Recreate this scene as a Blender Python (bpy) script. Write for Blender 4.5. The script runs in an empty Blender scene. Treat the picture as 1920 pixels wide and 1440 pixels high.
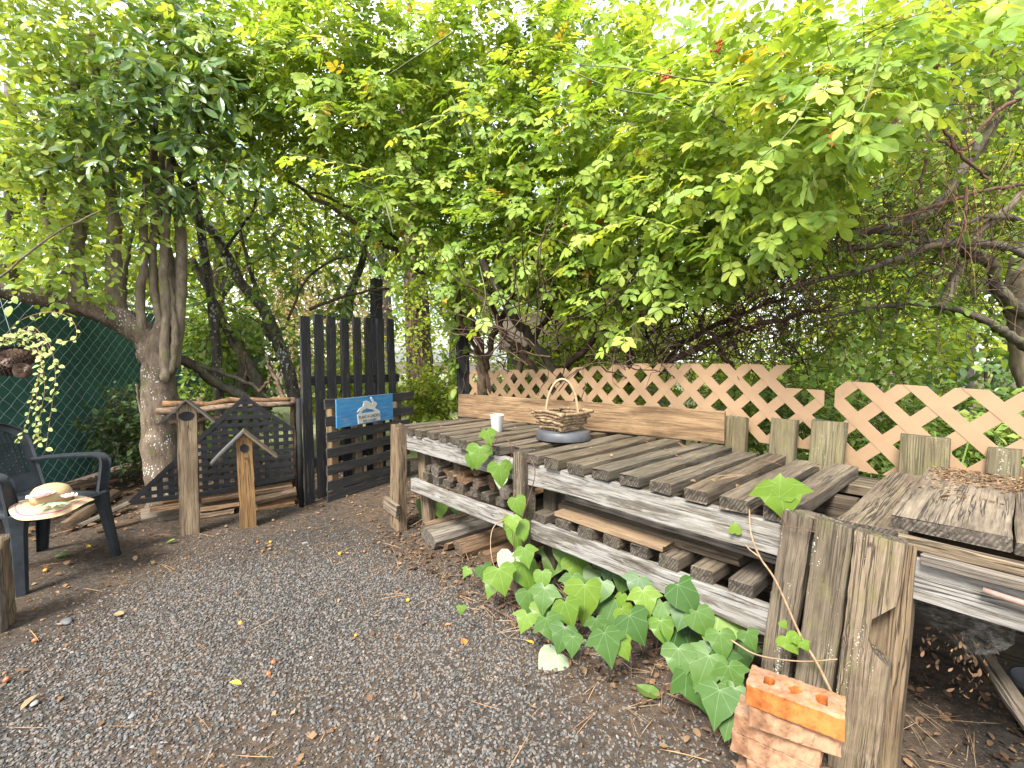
import bpy, math, random
import numpy as np
from mathutils import Vector, Matrix, noise

random.seed(7)
rng = np.random.default_rng(7)
R = math.radians
PI = math.pi
sc = bpy.context.scene
C = sc.collection

# ------------------------------------------------------------------ camera, sky, sun, exposure
F, PITCH, CAMH = 890.0, R(3.6), 1.3          # focal length in photo pixels (1920 wide)
cd = bpy.data.cameras.new('camera')
cam = bpy.data.objects.new('camera', cd)
C.objects.link(cam)
cam.location = (0, 0, CAMH)
cam.rotation_euler = (R(90) - PITCH, 0, 0)
cd.sensor_fit = 'HORIZONTAL'
cd.sensor_width = 36
cd.lens = 36 * F / 1920
cd.clip_start = 0.05
cd.clip_end = 500
sc.camera = cam

SUN_EL, SUN_AZ = R(50), R(212)               # azimuth clockwise from +Y: the sun stands behind the camera
w = bpy.data.worlds.new('World')
sc.world = w
w.use_nodes = True
nt = w.node_tree
nt.nodes.clear()
sky = nt.nodes.new('ShaderNodeTexSky')
sky.sky_type = 'NISHITA'
sky.sun_disc = False
sky.sun_elevation = SUN_EL
sky.sun_rotation = SUN_AZ
sky.air_density = 1.0
sky.dust_density = 2.0
bg = nt.nodes.new('ShaderNodeBackground')
bg.inputs['Strength'].default_value = 0.15
tc = nt.nodes.new('ShaderNodeTexCoord')
cn = nt.nodes.new('ShaderNodeTexNoise')
cn.inputs['Scale'].default_value = 2.2
cn.inputs['Detail'].default_value = 6
cr = nt.nodes.new('ShaderNodeValToRGB')
cr.color_ramp.elements[0].position = 0.42
cr.color_ramp.elements[0].color = (0.04, 0.04, 0.04, 1)
cr.color_ramp.elements[1].position = 0.62
cr.color_ramp.elements[1].color = (0.9, 0.9, 0.9, 1)
mx = nt.nodes.new('ShaderNodeMix')
mx.data_type = 'RGBA'
mx.inputs['B'].default_value = (11.0, 11.2, 11.6, 1)      # bright thin cloud
out = nt.nodes.new('ShaderNodeOutputWorld')
L = nt.links.new
L(tc.outputs['Generated'], cn.inputs['Vector'])
L(cn.outputs['Fac'], cr.inputs['Fac'])
L(cr.outputs['Color'], mx.inputs['Factor'])
L(sky.outputs['Color'], mx.inputs['A'])
L(mx.outputs['Result'], bg.inputs['Color'])
L(bg.outputs['Background'], out.inputs['Surface'])

sd = bpy.data.lights.new('sun', 'SUN')
sd.energy = 4.4
sd.angle = R(18)
sd.color = (1.0, 0.96, 0.9)
sun = bpy.data.objects.new('sun', sd)
C.objects.link(sun)
sdir = Vector((math.sin(SUN_AZ) * math.cos(SUN_EL), math.cos(SUN_AZ) * math.cos(SUN_EL), math.sin(SUN_EL)))
sun.rotation_euler = sdir.to_track_quat('Z', 'Y').to_euler()
sun.location = (0, -3, 8)

sc.view_settings.view_transform = 'Standard'
sc.view_settings.look = 'None'
sc.view_settings.gamma = 1
sc.view_settings.use_curve_mapping = False
sc.view_settings.exposure = 1.6
sc.render.engine = 'CYCLES'
sc.cycles.use_denoising = True
sc.cycles.max_bounces = 9
sc.cycles.diffuse_bounces = 7
sc.cycles.glossy_bounces = 2
sc.cycles.transmission_bounces = 6
sc.cycles.transparent_max_bounces = 4

# ------------------------------------------------------------------ geometry helpers
FWD = Vector((0, math.cos(PITCH), -math.sin(PITCH)))
UP = Vector((0, math.sin(PITCH), math.cos(PITCH)))
RT = Vector((1, 0, 0))
CAM = Vector((0, 0, CAMH))

def ray(px, py):
    return FWD + RT * ((px - 960) / F) + UP * ((720 - py) / F)

def at(px, py, d):
    """the point of the place seen at photo pixel px, py at depth d"""
    return CAM + ray(px, py) * d

def gnd(px, py, z=0.0):
    r = ray(px, py)
    return CAM + r * ((z - CAMH) / r.z)

def onpl(px, py, P, n):
    r = ray(px, py)
    return CAM + r * ((P - CAM).dot(n) / r.dot(n))

def V(*a):
    return Vector(a)

W = {}
I4 = Matrix.Identity(4)

def put(o, parent=None, M=None):
    C.objects.link(o)
    M = M if M is not None else (W[parent.name] if parent is not None else I4)
    if parent is not None:
        o.parent = parent
        o.matrix_basis = W[parent.name].inverted() @ M
    else:
        o.matrix_basis = M
    W[o.name] = M.copy()
    return o

def tag(o, label=None, cat=None, group=None, kind=None):
    if label: o['label'] = label
    if cat: o['category'] = cat
    if group: o['group'] = group
    if kind: o['kind'] = kind
    return o

def thing(name, label, cat, loc=(0, 0, 0), group=None, rotz=0.0):
    o = bpy.data.objects.new(name, None)
    o.empty_display_size = 0.1
    put(o, None, Matrix.Translation(Vector(loc)) @ Matrix.Rotation(rotz, 4, 'Z'))
    return tag(o, label, cat, group)

class MB:
    def __init__(self):
        self.v, self.f = [], []
    def add(self, vs, fs):
        b = len(self.v)
        self.v.extend([tuple(x) for x in vs])
        self.f.extend([tuple(i + b for i in f) for f in fs])
    def box(self, c, s, M=None):
        vs = [Vector((c[0] + s[0] * x / 2, c[1] + s[1] * y / 2, c[2] + s[2] * z / 2)) for x in (-1, 1) for y in (-1, 1) for z in (-1, 1)]
        if M is not None: vs = [M @ q for q in vs]
        self.add(vs, [(0, 1, 3, 2), (4, 6, 7, 5), (0, 4, 5, 1), (2, 3, 7, 6), (0, 2, 6, 4), (1, 5, 7, 3)])
    def tube(self, pts, rad, n=6, cap=True, wob=0.0):
        vs, fs = tube_arr(pts, rad, n, cap, wob)
        self.add(vs, fs)
    def build(self, name, m, parent=None, M=None, smooth=False, local=False):
        """vertices are world coordinates unless local"""
        me = bpy.data.meshes.new(name)
        vs = self.v
        Mw = M if M is not None else (W[parent.name] if parent is not None else I4)
        if not local and Mw != I4:
            inv = Mw.inverted()
            vs = [tuple(inv @ Vector(q)) for q in vs]
        me.from_pydata(vs, [], self.f)
        if smooth: me.shade_smooth()
        me.materials.append(m)
        o = bpy.data.objects.new(name, me)
        return put(o, parent, Mw)

def tube_arr(pts, rad, n=6, cap=True, wob=0.0):
    pts = [Vector(p) for p in pts]
    k = len(pts)
    if not hasattr(rad, '__len__'): rad = [rad] * k
    vs, fs = [], []
    ref = None
    for i in range(k):
        t = (pts[min(i + 1, k - 1)] - pts[max(i - 1, 0)])
        if t.length < 1e-9: t = Vector((0, 0, 1))
        t.normalize()
        if ref is None:
            ref = Vector((0, 0, 1)) if abs(t.z) < 0.9 else Vector((1, 0, 0))
        a = (ref - t * ref.dot(t))
        if a.length < 1e-6: a = t.orthogonal()
        a.normalize()
        ref = a
        b = t.cross(a)
        for j in range(n):
            th = 2 * PI * j / n
            q = rad[i]
            if wob:
                q *= 1 + wob * (noise.noise(Vector((pts[i].x * 7 + 3 * math.cos(th), pts[i].y * 7 + 3 * math.sin(th), pts[i].z * 7))))
            vs.append(pts[i] + (a * math.cos(th) + b * math.sin(th)) * q)
    for i in range(k - 1):
        for j in range(n):
            fs.append((i * n + j, i * n + (j + 1) % n, (i + 1) * n + (j + 1) % n, (i + 1) * n + j))
    if cap:
        fs.append(tuple(range(n - 1, -1, -1)))
        fs.append(tuple((k - 1) * n + j for j in range(n)))
    return vs, fs

def spline(pts, sub=6, jit=0.0):
    pts = [Vector(p) for p in pts]
    if len(pts) < 3:
        o = [pts[0].lerp(pts[-1], i / sub) for i in range(sub + 1)]
    else:
        P = [pts[0] * 2 - pts[1]] + pts + [pts[-1] * 2 - pts[-2]]
        o = []
        for i in range(1, len(P) - 2):
            for j in range(sub):
                t = j / sub
                a, b, c, d = P[i - 1], P[i], P[i + 1], P[i + 2]
                o.append(0.5 * ((2 * b) + (c - a) * t + (2 * a - 5 * b + 4 * c - d) * t * t + (3 * b - a - 3 * c + d) * t ** 3))
        o.append(pts[-1])
    if jit:
        for p in o[1:-1]:
            p += Vector((random.gauss(0, jit), random.gauss(0, jit), random.gauss(0, jit)))
    return o

def branch(name, pts, r0, r1, m, parent=None, n=8, sub=5, jit=0.006, wob=0.25, power=1.0):
    p = spline(pts, sub, jit)
    k = len(p)
    rad = [r0 + (r1 - r0) * (i / (k - 1)) ** power for i in range(k)]
    mb = MB()
    mb.tube(p, rad, n, True, wob)
    return mb.build(name, m, parent, smooth=True)

def frame(p0, p1, up=(0, 0, 1)):
    p0, p1 = Vector(p0), Vector(p1)
    x = (p1 - p0).normalized()
    z = Vector(up)
    z = (z - x * z.dot(x)).normalized()
    y = z.cross(x)
    M = Matrix((x, y, z)).transposed().to_4x4()
    M.translation = p0
    return M, (p1 - p0).length

def beam(name, p0, p1, wd, th, m, parent=None, up=(0, 0, 1), seg=5, rough=0.002, cham=0.08, label=None, taper=1.0, ends=0.004, hole=None):
    """a sawn board from p0 to p1 (centre line), wd across, th along up, with worn edges"""
    M, ln = frame(p0, p1, up)
    c = min(wd, th) * cham
    prof = [(-wd / 2 + c, -th / 2), (wd / 2 - c, -th / 2), (wd / 2, -th / 2 + c), (wd / 2, th / 2 - c),
            (wd / 2 - c, th / 2), (-wd / 2 + c, th / 2), (-wd / 2, th / 2 - c), (-wd / 2, -th / 2 + c)]
    vs, fs = [], []
    sd = random.random() * 100
    bow = random.gauss(0, rough)
    for i in range(seg + 1):
        u = i / seg
        k = 1 + (taper - 1) * u
        oy = noise.noise(Vector((sd, u * 2.5, 0))) * rough * 1.6
        oz = noise.noise(Vector((sd, u * 2.5, 9))) * rough * 1.6 + bow * 4 * u * (1 - u)
        for (y, z) in prof:
            e = random.gauss(0, ends) if i in (0, seg) else 0
            vs.append((u * ln + e, y * k + oy + random.gauss(0, rough * 0.4), z * k + oz + random.gauss(0, rough * 0.4)))
    for i in range(seg):
        for j in range(8):
            fs.append((i * 8 + j, (i + 1) * 8 + j, (i + 1) * 8 + (j + 1) % 8, i * 8 + (j + 1) % 8))
    fs.append(tuple(range(8)))
    fs.append(tuple(seg * 8 + j for j in range(7, -1, -1)))
    me = bpy.data.meshes.new(name)
    me.from_pydata(vs, [], fs)
    me.materials.append(m)
    o = bpy.data.objects.new(name, me)
    put(o, parent, M)
    if label: o['label'] = label
    return o

def logpiece(name, p0, p1, r, m, parent=None, n=9, split=0, seg=4, wob=0.12, flat=1.0):
    """a round or split log, X along its length"""
    M, ln = frame(p0, p1)
    M = M @ Matrix.Rotation(random.random() * 6.28 if not split else random.gauss(0, 0.5), 4, 'X')
    sd = random.random() * 100
    prof = []
    if split:                                     # wedge with a bark back
        k = 5
        for j in range(k + 1):
            a = -split / 2 + split * j / k
            prof.append((r * math.sin(a) * 1.15, r * math.cos(a) - r * 0.45))
        prof.append((random.gauss(0, r * 0.1), -r * 0.55))
        prof.reverse()
    else:
        for j in range(n):
            a = 2 * PI * j / n
            q = r * (1 + wob * noise.noise(Vector((math.cos(a) * 1.4, math.sin(a) * 1.4, sd))))
            prof.append((q * math.cos(a), q * math.sin(a) * flat))
    n = len(prof)
    vs, fs = [], []
    for i in range(seg + 1):
        u = i / seg
        k = 1 + 0.1 * noise.noise(Vector((sd, u * 3, 4)))
        for (y, z) in prof:
            vs.append((u * ln + (random.gauss(0, r * 0.06) if i in (0, seg) else 0), y * k + random.gauss(0, r * 0.03), z * k + random.gauss(0, r * 0.03)))
    for i in range(seg):
        for j in range(n):
            fs.append((i * n + j, i * n + (j + 1) % n, (i + 1) * n + (j + 1) % n, (i + 1) * n + j)[::-1])
    fs.append(tuple(range(n)))
    fs.append(tuple(seg * n + j for j in range(n - 1, -1, -1)))
    me = bpy.data.meshes.new(name)
    me.from_pydata(vs, [], fs)
    me.materials.append(m)
    o = bpy.data.objects.new(name, me)
    return put(o, parent, M)

def lathe(name, prof, m, parent=None, M=None, n=28, smooth=True, wob=0.0, closed=False):
    vs, fs = [], []
    k = len(prof)
    for i, (r, z) in enumerate(prof):
        for j in range(n):
            a = 2 * PI * j / n
            q = r * (1 + wob * math.sin(a * 3 + 1.0))
            vs.append((q * math.cos(a), q * math.sin(a), z))
    for i in range(k - 1):
        for j in range(n):
            fs.append((i * n + j, i * n + (j + 1) % n, (i + 1) * n + (j + 1) % n, (i + 1) * n + j))
    if prof[0][0] > 1e-4: fs.append(tuple(range(n - 1, -1, -1)))
    if prof[-1][0] > 1e-4: fs.append(tuple((k - 1) * n + j for j in range(n)))
    me = bpy.data.meshes.new(name)
    me.from_pydata(vs, [], fs)
    if smooth: me.shade_smooth()
    me.materials.append(m)
    return put(bpy.data.objects.new(name, me), parent, M)

# ------------------------------------------------------------------ materials
def newmat(name):
    m = bpy.data.materials.new(name)
    m.use_nodes = True
    t = m.node_tree
    b = t.nodes['Principled BSDF']
    return m, t, b

class NT:
    """short hand for node building"""
    def __init__(self, t): self.t = t
    def n(self, typ, **kw):
        x = self.t.nodes.new(typ)
        for k, v in kw.items(): setattr(x, k, v)
        return x
    def l(self, a, b): self.t.links.new(a, b)
    def noise(self, vec, scale, detail=4, rough=0.6, dist=0.0):
        x = self.n('ShaderNodeTexNoise')
        x.inputs['Scale'].default_value = scale
        x.inputs['Detail'].default_value = detail
        x.inputs['Roughness'].default_value = rough
        x.inputs['Distortion'].default_value = dist
        if vec is not None: self.l(vec, x.inputs['Vector'])
        return x.outputs['Fac']
    def ramp(self, fac, stops):
        x = self.n('ShaderNodeValToRGB')
        e = x.color_ramp.elements
        while len(e) < len(stops): e.new(0.5)
        for i, (p, c) in enumerate(stops):
            e[i].position = p
            e[i].color = (c, c, c, 1) if not hasattr(c, '__len__') else (*c, 1)
        self.l(fac, x.inputs['Fac'])
        return x.outputs['Color']
    def mix(self, fac, a, b, mode='MIX'):
        x = self.n('ShaderNodeMix', data_type='RGBA', blend_type=mode)
        for s, v in (('Factor', fac), ('A', a), ('B', b)):
            if hasattr(v, 'is_linked'): self.l(v, x.inputs[s])
            elif hasattr(v, '__len__'): x.inputs[s].default_value = (*v, 1)
            else: x.inputs[s].default_value = v
        return x.outputs['Result']
    def math(self, op, a, b=0.0, c=0.0):
        x = self.n('ShaderNodeMath', operation=op)
        for i, v in enumerate((a, b, c)):
            if hasattr(v, 'is_linked'): self.l(v, x.inputs[i])
            else: x.inputs[i].default_value = v
        return x.outputs[0]
    def map(self, vec, scale=(1, 1, 1), off=None):
        x = self.n('ShaderNodeMapping')
        x.inputs['Scale'].default_value = scale
        self.l(vec, x.inputs['Vector'])
        if off is not None: self.l(off, x.inputs['Location'])
        return x.outputs['Vector']
    def bump(self, h, strength=0.4, dist=0.004):
        x = self.n('ShaderNodeBump')
        x.inputs['Strength'].default_value = strength
        x.inputs['Distance'].default_value = dist
        self.l(h, x.inputs['Height'])
        return x.outputs['Normal']

KA = 0.69                                     # darkened to offset sun and exposure: overall albedo of timber, bark and plastics
def sc3(c): return tuple(x * KA for x in c)
def wood(name, dark, light, crack=0.5, moss=0.0, paint=None, wear=0.5, lichen=0.0, grain=1.0, rough=0.85, stain=0.5, pale=None):
    dark, light = sc3(dark), sc3(light)
    pale = sc3(pale) if pale else None
    """weathered timber, grain along the piece's own X axis"""
    m, t, b = newmat(name)
    q = NT(t)
    tc = q.n('ShaderNodeTexCoord')
    oi = q.n('ShaderNodeObjectInfo')
    off = q.n('ShaderNodeVectorMath', operation='SCALE')
    off.inputs[0].default_value = (37.0, 91.0, 53.0)
    q.l(oi.outputs['Random'], off.inputs['Scale'])
    ob = tc.outputs['Object']
    O = off.outputs[0]
    g0 = q.noise(q.map(ob, (1.8, 42 * grain, 42 * grain), O), 1.0, 4, 0.6, 0.5)
    g1 = q.noise(q.map(ob, (4.5, 150 * grain, 150 * grain), O), 1.0, 5, 0.7, 0.4)
    g2 = q.noise(q.map(ob, (14, 260, 260), O), 1.0, 4, 0.75)
    big = q.noise(q.map(ob, (2.5, 9, 9), O), 1.0, 4, 0.6, 0.4)
    gm = q.math('ADD', q.math('MULTIPLY', g0, 0.3), q.math('ADD', q.math('MULTIPLY', g1, 0.42), q.math('MULTIPLY', g2, 0.28)))
    col = q.ramp(gm, [(0.38, dark), (0.6, light)])
    tn = q.ramp(oi.outputs['Random'], [(0.0, (0.75, 0.71, 0.64)), (0.3, (1.12, 1.1, 1.06)), (0.5, (0.95, 0.84, 0.68)), (0.7, (0.87, 0.85, 0.76)), (1.0, (1.25, 1.15, 1.0))])
    col = q.mix(1.0, col, tn, 'MULTIPLY')
    st = q.ramp(big, [(0.36, (0.35, 0.32, 0.3)), (0.6, (1, 1, 1))])
    col = q.mix(stain, col, st, 'MULTIPLY')
    if pale is not None:
        pm = q.noise(q.map(ob, (3.5, 30, 30), O), 1.0, 6, 0.75, 0.8)
        pm = q.ramp(pm, [(0.42, 0.0), (0.56, 1.0)])
        col = q.mix(pm, col, pale)
    if paint is not None:
        pw = q.noise(q.map(ob, (4, 40, 40), O), 1.0, 6, 0.8, 0.5)
        pw = q.ramp(pw, [(wear - 0.05, 1.0), (wear + 0.1, 0.0)])
        col = q.mix(pw, col, paint)
    ck = q.noise(q.map(ob, (1.0, 46, 46), O), 1.0, 3, 0.6, 0.5)
    ckw = q.ramp(q.noise(q.map(ob, (2.5, 16, 16), O), 1.0, 3), [(0.4, 0.0), (0.55, 1.0)])
    ckm = q.math('MULTIPLY', q.ramp(q.math('ABSOLUTE', q.math('SUBTRACT', ck, 0.5)), [(0.006, 1.0), (0.026, 0.0)]), ckw)
    col = q.mix(q.math('MULTIPLY', ckm, crack), col, (0.015, 0.012, 0.01))
    # end grain: darker, with rings
    sx = q.n('ShaderNodeSeparateXYZ')
    q.l(tc.outputs['Normal'], sx.inputs[0])
    en = q.math('GREATER_THAN', q.math('ABSOLUTE', sx.outputs[0]), 0.8)
    wv = q.n('ShaderNodeTexWave', wave_type='RINGS', rings_direction='X')
    wv.inputs['Scale'].default_value = 30
    wv.inputs['Distortion'].default_value = 2
    q.l(q.map(ob, (1, 1, 1), O), wv.inputs['Vector'])
    ed = q.mix(wv.outputs['Fac'], [x * 0.5 for x in dark], [x * 0.62 for x in light])
    ed = q.mix(q.ramp(q.noise(ob, 60, 4), [(0.4, 0.0), (0.6, 1.0)]), ed, [x * 0.45 for x in dark])
    if paint is None: col = q.mix(q.math('MULTIPLY', en, 0.8), col, ed)
    if moss > 0:
        ge = q.n('ShaderNodeNewGeometry')
        mo = q.noise(q.map(ob, (10, 14, 14), O), 1.0, 5, 0.75)
        mm = q.ramp(mo, [(0.62 - 0.2 * moss, 0.0), (0.75 - 0.2 * moss, 1.0)])
        fine = q.noise(ob, 240, 3)
        mm = q.math('MULTIPLY', mm, q.ramp(fine, [(0.4, 0.3), (0.55, 1.0)]))
        col = q.mix(q.math('MULTIPLY', mm, min(1, moss + 0.25)), col, (0.11, 0.11, 0.03))
    if lichen > 0:
        vo = q.n('ShaderNodeTexVoronoi')
        vo.inputs['Scale'].default_value = 140
        q.l(q.map(ob, (1, 1, 1), O), vo.inputs['Vector'])
        sp = q.math('LESS_THAN', vo.outputs['Distance'], q.math('MULTIPLY', q.ramp(q.noise(q.map(ob, (4, 18, 18), O), 1.0, 5, 0.8), [(0.52, 0.0), (0.68, 1.0)]), 0.48))
        col = q.mix(q.math('MULTIPLY', sp, lichen), col, (0.42, 0.44, 0.34))
    q.l(col, b.inputs['Base Color'])
    b.inputs['Roughness'].default_value = rough
    b.inputs['Specular IOR Level'].default_value = 0.25
    h = q.math('SUBTRACT', gm, q.math('MULTIPLY', ckm, 0.6))
    q.l(q.bump(h, 0.9, 0.007), b.inputs['Normal'])
    return m

def bark(name, dark, light, spots=0.0, spotcol=(0.6, 0.62, 0.55), moss=0.0, scale=1.0, ridge=0.0, sz=55):
    dark, light, spotcol = sc3(dark), sc3(light), sc3(spotcol)
    m, t, b = newmat(name)
    q = NT(t)
    ob = q.n('ShaderNodeTexCoord').outputs['Object']
    n1 = q.noise(q.map(ob, (22 * scale, 22 * scale, 6 * scale)), 1.0, 6, 0.7, 0.5)
    n2 = q.noise(ob, 5 * scale, 4)
    col = q.ramp(n1, [(0.35, dark), (0.65, light)])
    col = q.mix(0.55, col, q.ramp(n2, [(0.35, (0.4, 0.4, 0.38)), (0.62, (1, 1, 1))]), 'MULTIPLY')
    h = n1
    if ridge:
        rv = q.n('ShaderNodeTexVoronoi', feature='DISTANCE_TO_EDGE')
        rv.inputs['Scale'].default_value = 1.0
        q.l(q.map(ob, (ridge, ridge, ridge * 0.22)), rv.inputs['Vector'])
        rm = q.ramp(rv.outputs['Distance'], [(0.0, 0.0), (0.22, 1.0)])
        col = q.mix(1.0, col, q.mix(rm, (0.25, 0.22, 0.2), (1, 1, 1)), 'MULTIPLY')
        h = rm
    if moss:
        mm = q.ramp(q.noise(ob, 9, 5, 0.7), [(0.58 - 0.15 * moss, 0.0), (0.7 - 0.15 * moss, 1.0)])
        col = q.mix(q.math('MULTIPLY', mm, 0.8), col, (0.10, 0.105, 0.035))
    if spots:
        vo = q.n('ShaderNodeTexVoronoi')
        vo.inputs['Scale'].default_value = sz
        q.l(q.map(ob, (1, 1, 0.7)), vo.inputs['Vector'])
        th = q.math('MULTIPLY', q.ramp(q.noise(ob, 6, 3), [(0.4, 0.0), (0.62, 1.0)]), 0.42 * spots)
        sp = q.math('LESS_THAN', vo.outputs['Distance'], th)
        col = q.mix(sp, col, spotcol)
    q.l(col, b.inputs['Base Color'])
    b.inputs['Roughness'].default_value = 0.9
    b.inputs['Specular IOR Level'].default_value = 0.15
    q.l(q.bump(h, 0.7, 0.008), b.inputs['Normal'])
    return m

def plain(name, col, rough=0.6, var=0.25, scale=20, spec=0.4, bump=0.0, metal=0.0):
    col = sc3(col)
    m, t, b = newmat(name)
    q = NT(t)
    ob = q.n('ShaderNodeTexCoord').outputs['Object']
    nz = q.noise(ob, scale, 5, 0.65)
    c = q.ramp(nz, [(0.3, [x * (1 - var) for x in col]), (0.7, [min(1, x * (1 + var)) for x in col])])
    q.l(c, b.inputs['Base Color'])
    b.inputs['Roughness'].default_value = rough
    b.inputs['Specular IOR Level'].default_value = spec
    b.inputs['Metallic'].default_value = metal
    if bump: q.l(q.bump(nz, bump, 0.004), b.inputs['Normal'])
    return m

def leafmat(name, cols, rough=0.5, trans=0.3, tcol=None, spec=0.35, veins=None, edge=None):
    """cols: ramp of leaf colours picked per leaf by its tint"""
    m, t, b = newmat(name)
    q = NT(t)
    a = q.n('ShaderNodeAttribute', attribute_name='tint')
    oi = q.n('ShaderNodeObjectInfo')
    f = q.math('FRACT', q.math('ADD', a.outputs['Fac'], oi.outputs['Random']))
    k = len(cols)
    col = q.ramp(f, [(i / max(1, k - 1), c) for i, c in enumerate(cols)])
    tcn = q.n('ShaderNodeTexCoord')
    if veins is not None:
        ob = tcn.outputs['Object']
        s = q.n('ShaderNodeSeparateXYZ')
        q.l(ob, s.inputs[0])
        ang = q.math('ARCTAN2', s.outputs[1], s.outputs[0])
        rr = q.math('SQRT', q.math('ADD', q.math('MULTIPLY', s.outputs[0], s.outputs[0]), q.math('MULTIPLY', s.outputs[1], s.outputs[1])))
        dv = q.math('MULTIPLY', q.math('ABSOLUTE', q.math('SINE', q.math('MULTIPLY', ang, 180 / 42 * 0.5 * 2))), rr)
        vm = q.ramp(dv, [(0.008, 1.0), (0.05, 0.0)])
        mot = q.noise(ob, 5, 4)
        col = q.mix(q.math('MULTIPLY', mot, 0.5), col, [c * 0.55 for c in cols[0]])
        col = q.mix(q.math('MULTIPLY', vm, 0.5), col, veins)
    else:
        mot = q.noise(q.n('ShaderNodeNewGeometry').outputs['Position'], 45, 2)
        col = q.mix(0.45, col, q.ramp(mot, [(0.3, (0.62, 0.66, 0.6)), (0.7, (1.15, 1.12, 1.05))]), 'MULTIPLY')
    if edge is not None:
        ea = q.n('ShaderNodeAttribute', attribute_name='edge')
        col = q.mix(q.ramp(ea.outputs['Fac'], [(0.35, 0.0), (0.65, 1.0)]), col, edge)
    q.l(col, b.inputs['Base Color'])
    b.inputs['Roughness'].default_value = rough
    b.inputs['Specular IOR Level'].default_value = spec
    tr = q.n('ShaderNodeBsdfTranslucent')
    tm = q.mix(1.0, col, tcol or (1.35, 1.25, 0.55), 'MULTIPLY')
    q.l(tm, tr.inputs['Color'])
    ms = q.n('ShaderNodeMixShader')
    ms.inputs[0].default_value = trans
    o = t.nodes['Material Output']
    q.l(b.outputs[0], ms.inputs[1])
    q.l(tr.outputs[0], ms.inputs[2])
    q.l(ms.outputs[0], o.inputs['Surface'])
    return m

M = {}
M['slat'] = wood('weathered_slat', (0.06, 0.05, 0.038), (0.25, 0.212, 0.165), 0.75, 0.2, stain=0.7)
M['rail'] = wood('peeling_rail', (0.09, 0.08, 0.066), (0.25, 0.225, 0.19), 0.8, 0.1, pale=(0.30, 0.285, 0.255), stain=0.6)
M['post'] = wood('grey_post', (0.085, 0.065, 0.045), (0.27, 0.225, 0.17), 0.8, 0.42, lichen=0.8, stain=0.6)
M['oldpost'] = wood('brown_grey_post', (0.10, 0.07, 0.045), (0.30, 0.24, 0.17), 0.8, 0.1, stain=0.5)
M['stub'] = wood('mossy_stub', (0.13, 0.105, 0.06), (0.27, 0.245, 0.16), 0.35, 0.45, lichen=0.4, stain=0.5)
M['backboard'] = wood('brown_board', (0.17, 0.11, 0.062), (0.33, 0.235, 0.145), 0.3, 0.0, stain=0.9, grain=0.7)
M['plank'] = wood('wide_plank', (0.075, 0.062, 0.048), (0.26, 0.225, 0.18), 0.85, 0.22, stain=0.65, grain=0.6)
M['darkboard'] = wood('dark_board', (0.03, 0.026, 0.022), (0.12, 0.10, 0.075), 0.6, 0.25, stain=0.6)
M['freshboard'] = wood('tan_board', (0.20, 0.135, 0.08), (0.33, 0.24, 0.155), 0.2, 0.0, stain=0.35)
M['blackwood'] = wood('black_stained_wood', (0.10, 0.075, 0.05), (0.22, 0.18, 0.13), 0.4, 0.0, paint=(0.022, 0.022, 0.024), wear=0.585, stain=0.3)
M['pallet'] = wood('dark_pallet_wood', (0.10, 0.08, 0.06), (0.2, 0.175, 0.14), 0.4, 0.12, paint=(0.035, 0.034, 0.033), wear=0.56, stain=0.3)
M['birdpost'] = wood('tan_post', (0.12, 0.085, 0.05), (0.31, 0.235, 0.15), 0.75, 0.05, stain=0.7)
M['birdpost2'] = wood('golden_post', (0.16, 0.095, 0.042), (0.37, 0.24, 0.115), 0.8, 0.0, stain=0.6)
M['roofslat'] = wood('grey_roof_slat', (0.05, 0.052, 0.055), (0.16, 0.155, 0.145), 0.5, 0.0, stain=0.5)
M['log'] = wood('log_bark', (0.08, 0.055, 0.036), (0.32, 0.225, 0.15), 0.7, 0.05, stain=0.65)
M['logred'] = wood('split_log_wood', (0.14, 0.078, 0.042), (0.345, 0.222, 0.125), 0.6, 0.0, stain=0.55)
M['loggrey'] = wood('grey_log', (0.12, 0.10, 0.085), (0.30, 0.265, 0.22), 0.6, 0.05, stain=0.5)
M['lattice'] = plain('tan_lattice', (0.345, 0.222, 0.125), 0.6, 0.07, 14, 0.3)
M['black'] = plain('black_plastic', (0.013, 0.013, 0.014), 0.75, 0.5, 14, 0.25)
M['chair'] = plain('dark_green_plastic', (0.022, 0.027, 0.031), 0.5, 0.6, 9, 0.3)
M['cup'] = plain('white_ceramic', (0.74, 0.73, 0.69), 0.35, 0.04, 8, 0.5)
M['tray'] = plain('grey_rubber', (0.07, 0.072, 0.078), 0.5, 0.3, 10, 0.45)
M['twig'] = bark('basket_twig', (0.15, 0.095, 0.052), (0.42, 0.30, 0.18), scale=3)
M['handle'] = plain('peeled_withy', (0.42, 0.28, 0.16), 0.6, 0.2, 40)
M['wire'] = plain('green_wire', (0.30, 0.35, 0.32), 0.45, 0.2, 30, 0.5)
M['steel'] = plain('galvanised_steel', (0.32, 0.33, 0.33), 0.4, 0.2, 40, 0.5, metal=0.6)
M['screen'] = plain('green_privacy_fabric', (0.05, 0.145, 0.11), 0.8, 0.3, 3, 0.2)
M['trunk'] = bark('speckled_bark', (0.095, 0.066, 0.045), (0.26, 0.20, 0.145), 0.72, (0.55, 0.56, 0.5), 0.15)
M['stem'] = bark('smooth_grey_bark', (0.15, 0.115, 0.075), (0.34, 0.27, 0.19), 0.25, moss=0.25)
M['lichenbark'] = bark('lichen_bark', (0.05, 0.042, 0.033), (0.15, 0.13, 0.105), 1.25, (0.4, 0.41, 0.36), 0.45, sz=38)
M['mossbark'] = bark('mossy_bark', (0.055, 0.045, 0.033), (0.18, 0.15, 0.115), 0.5, (0.3, 0.31, 0.26), 0.5)
M['cane'] = bark('brown_cane', (0.05, 0.033, 0.022), (0.16, 0.105, 0.07), moss=0.1)
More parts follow.
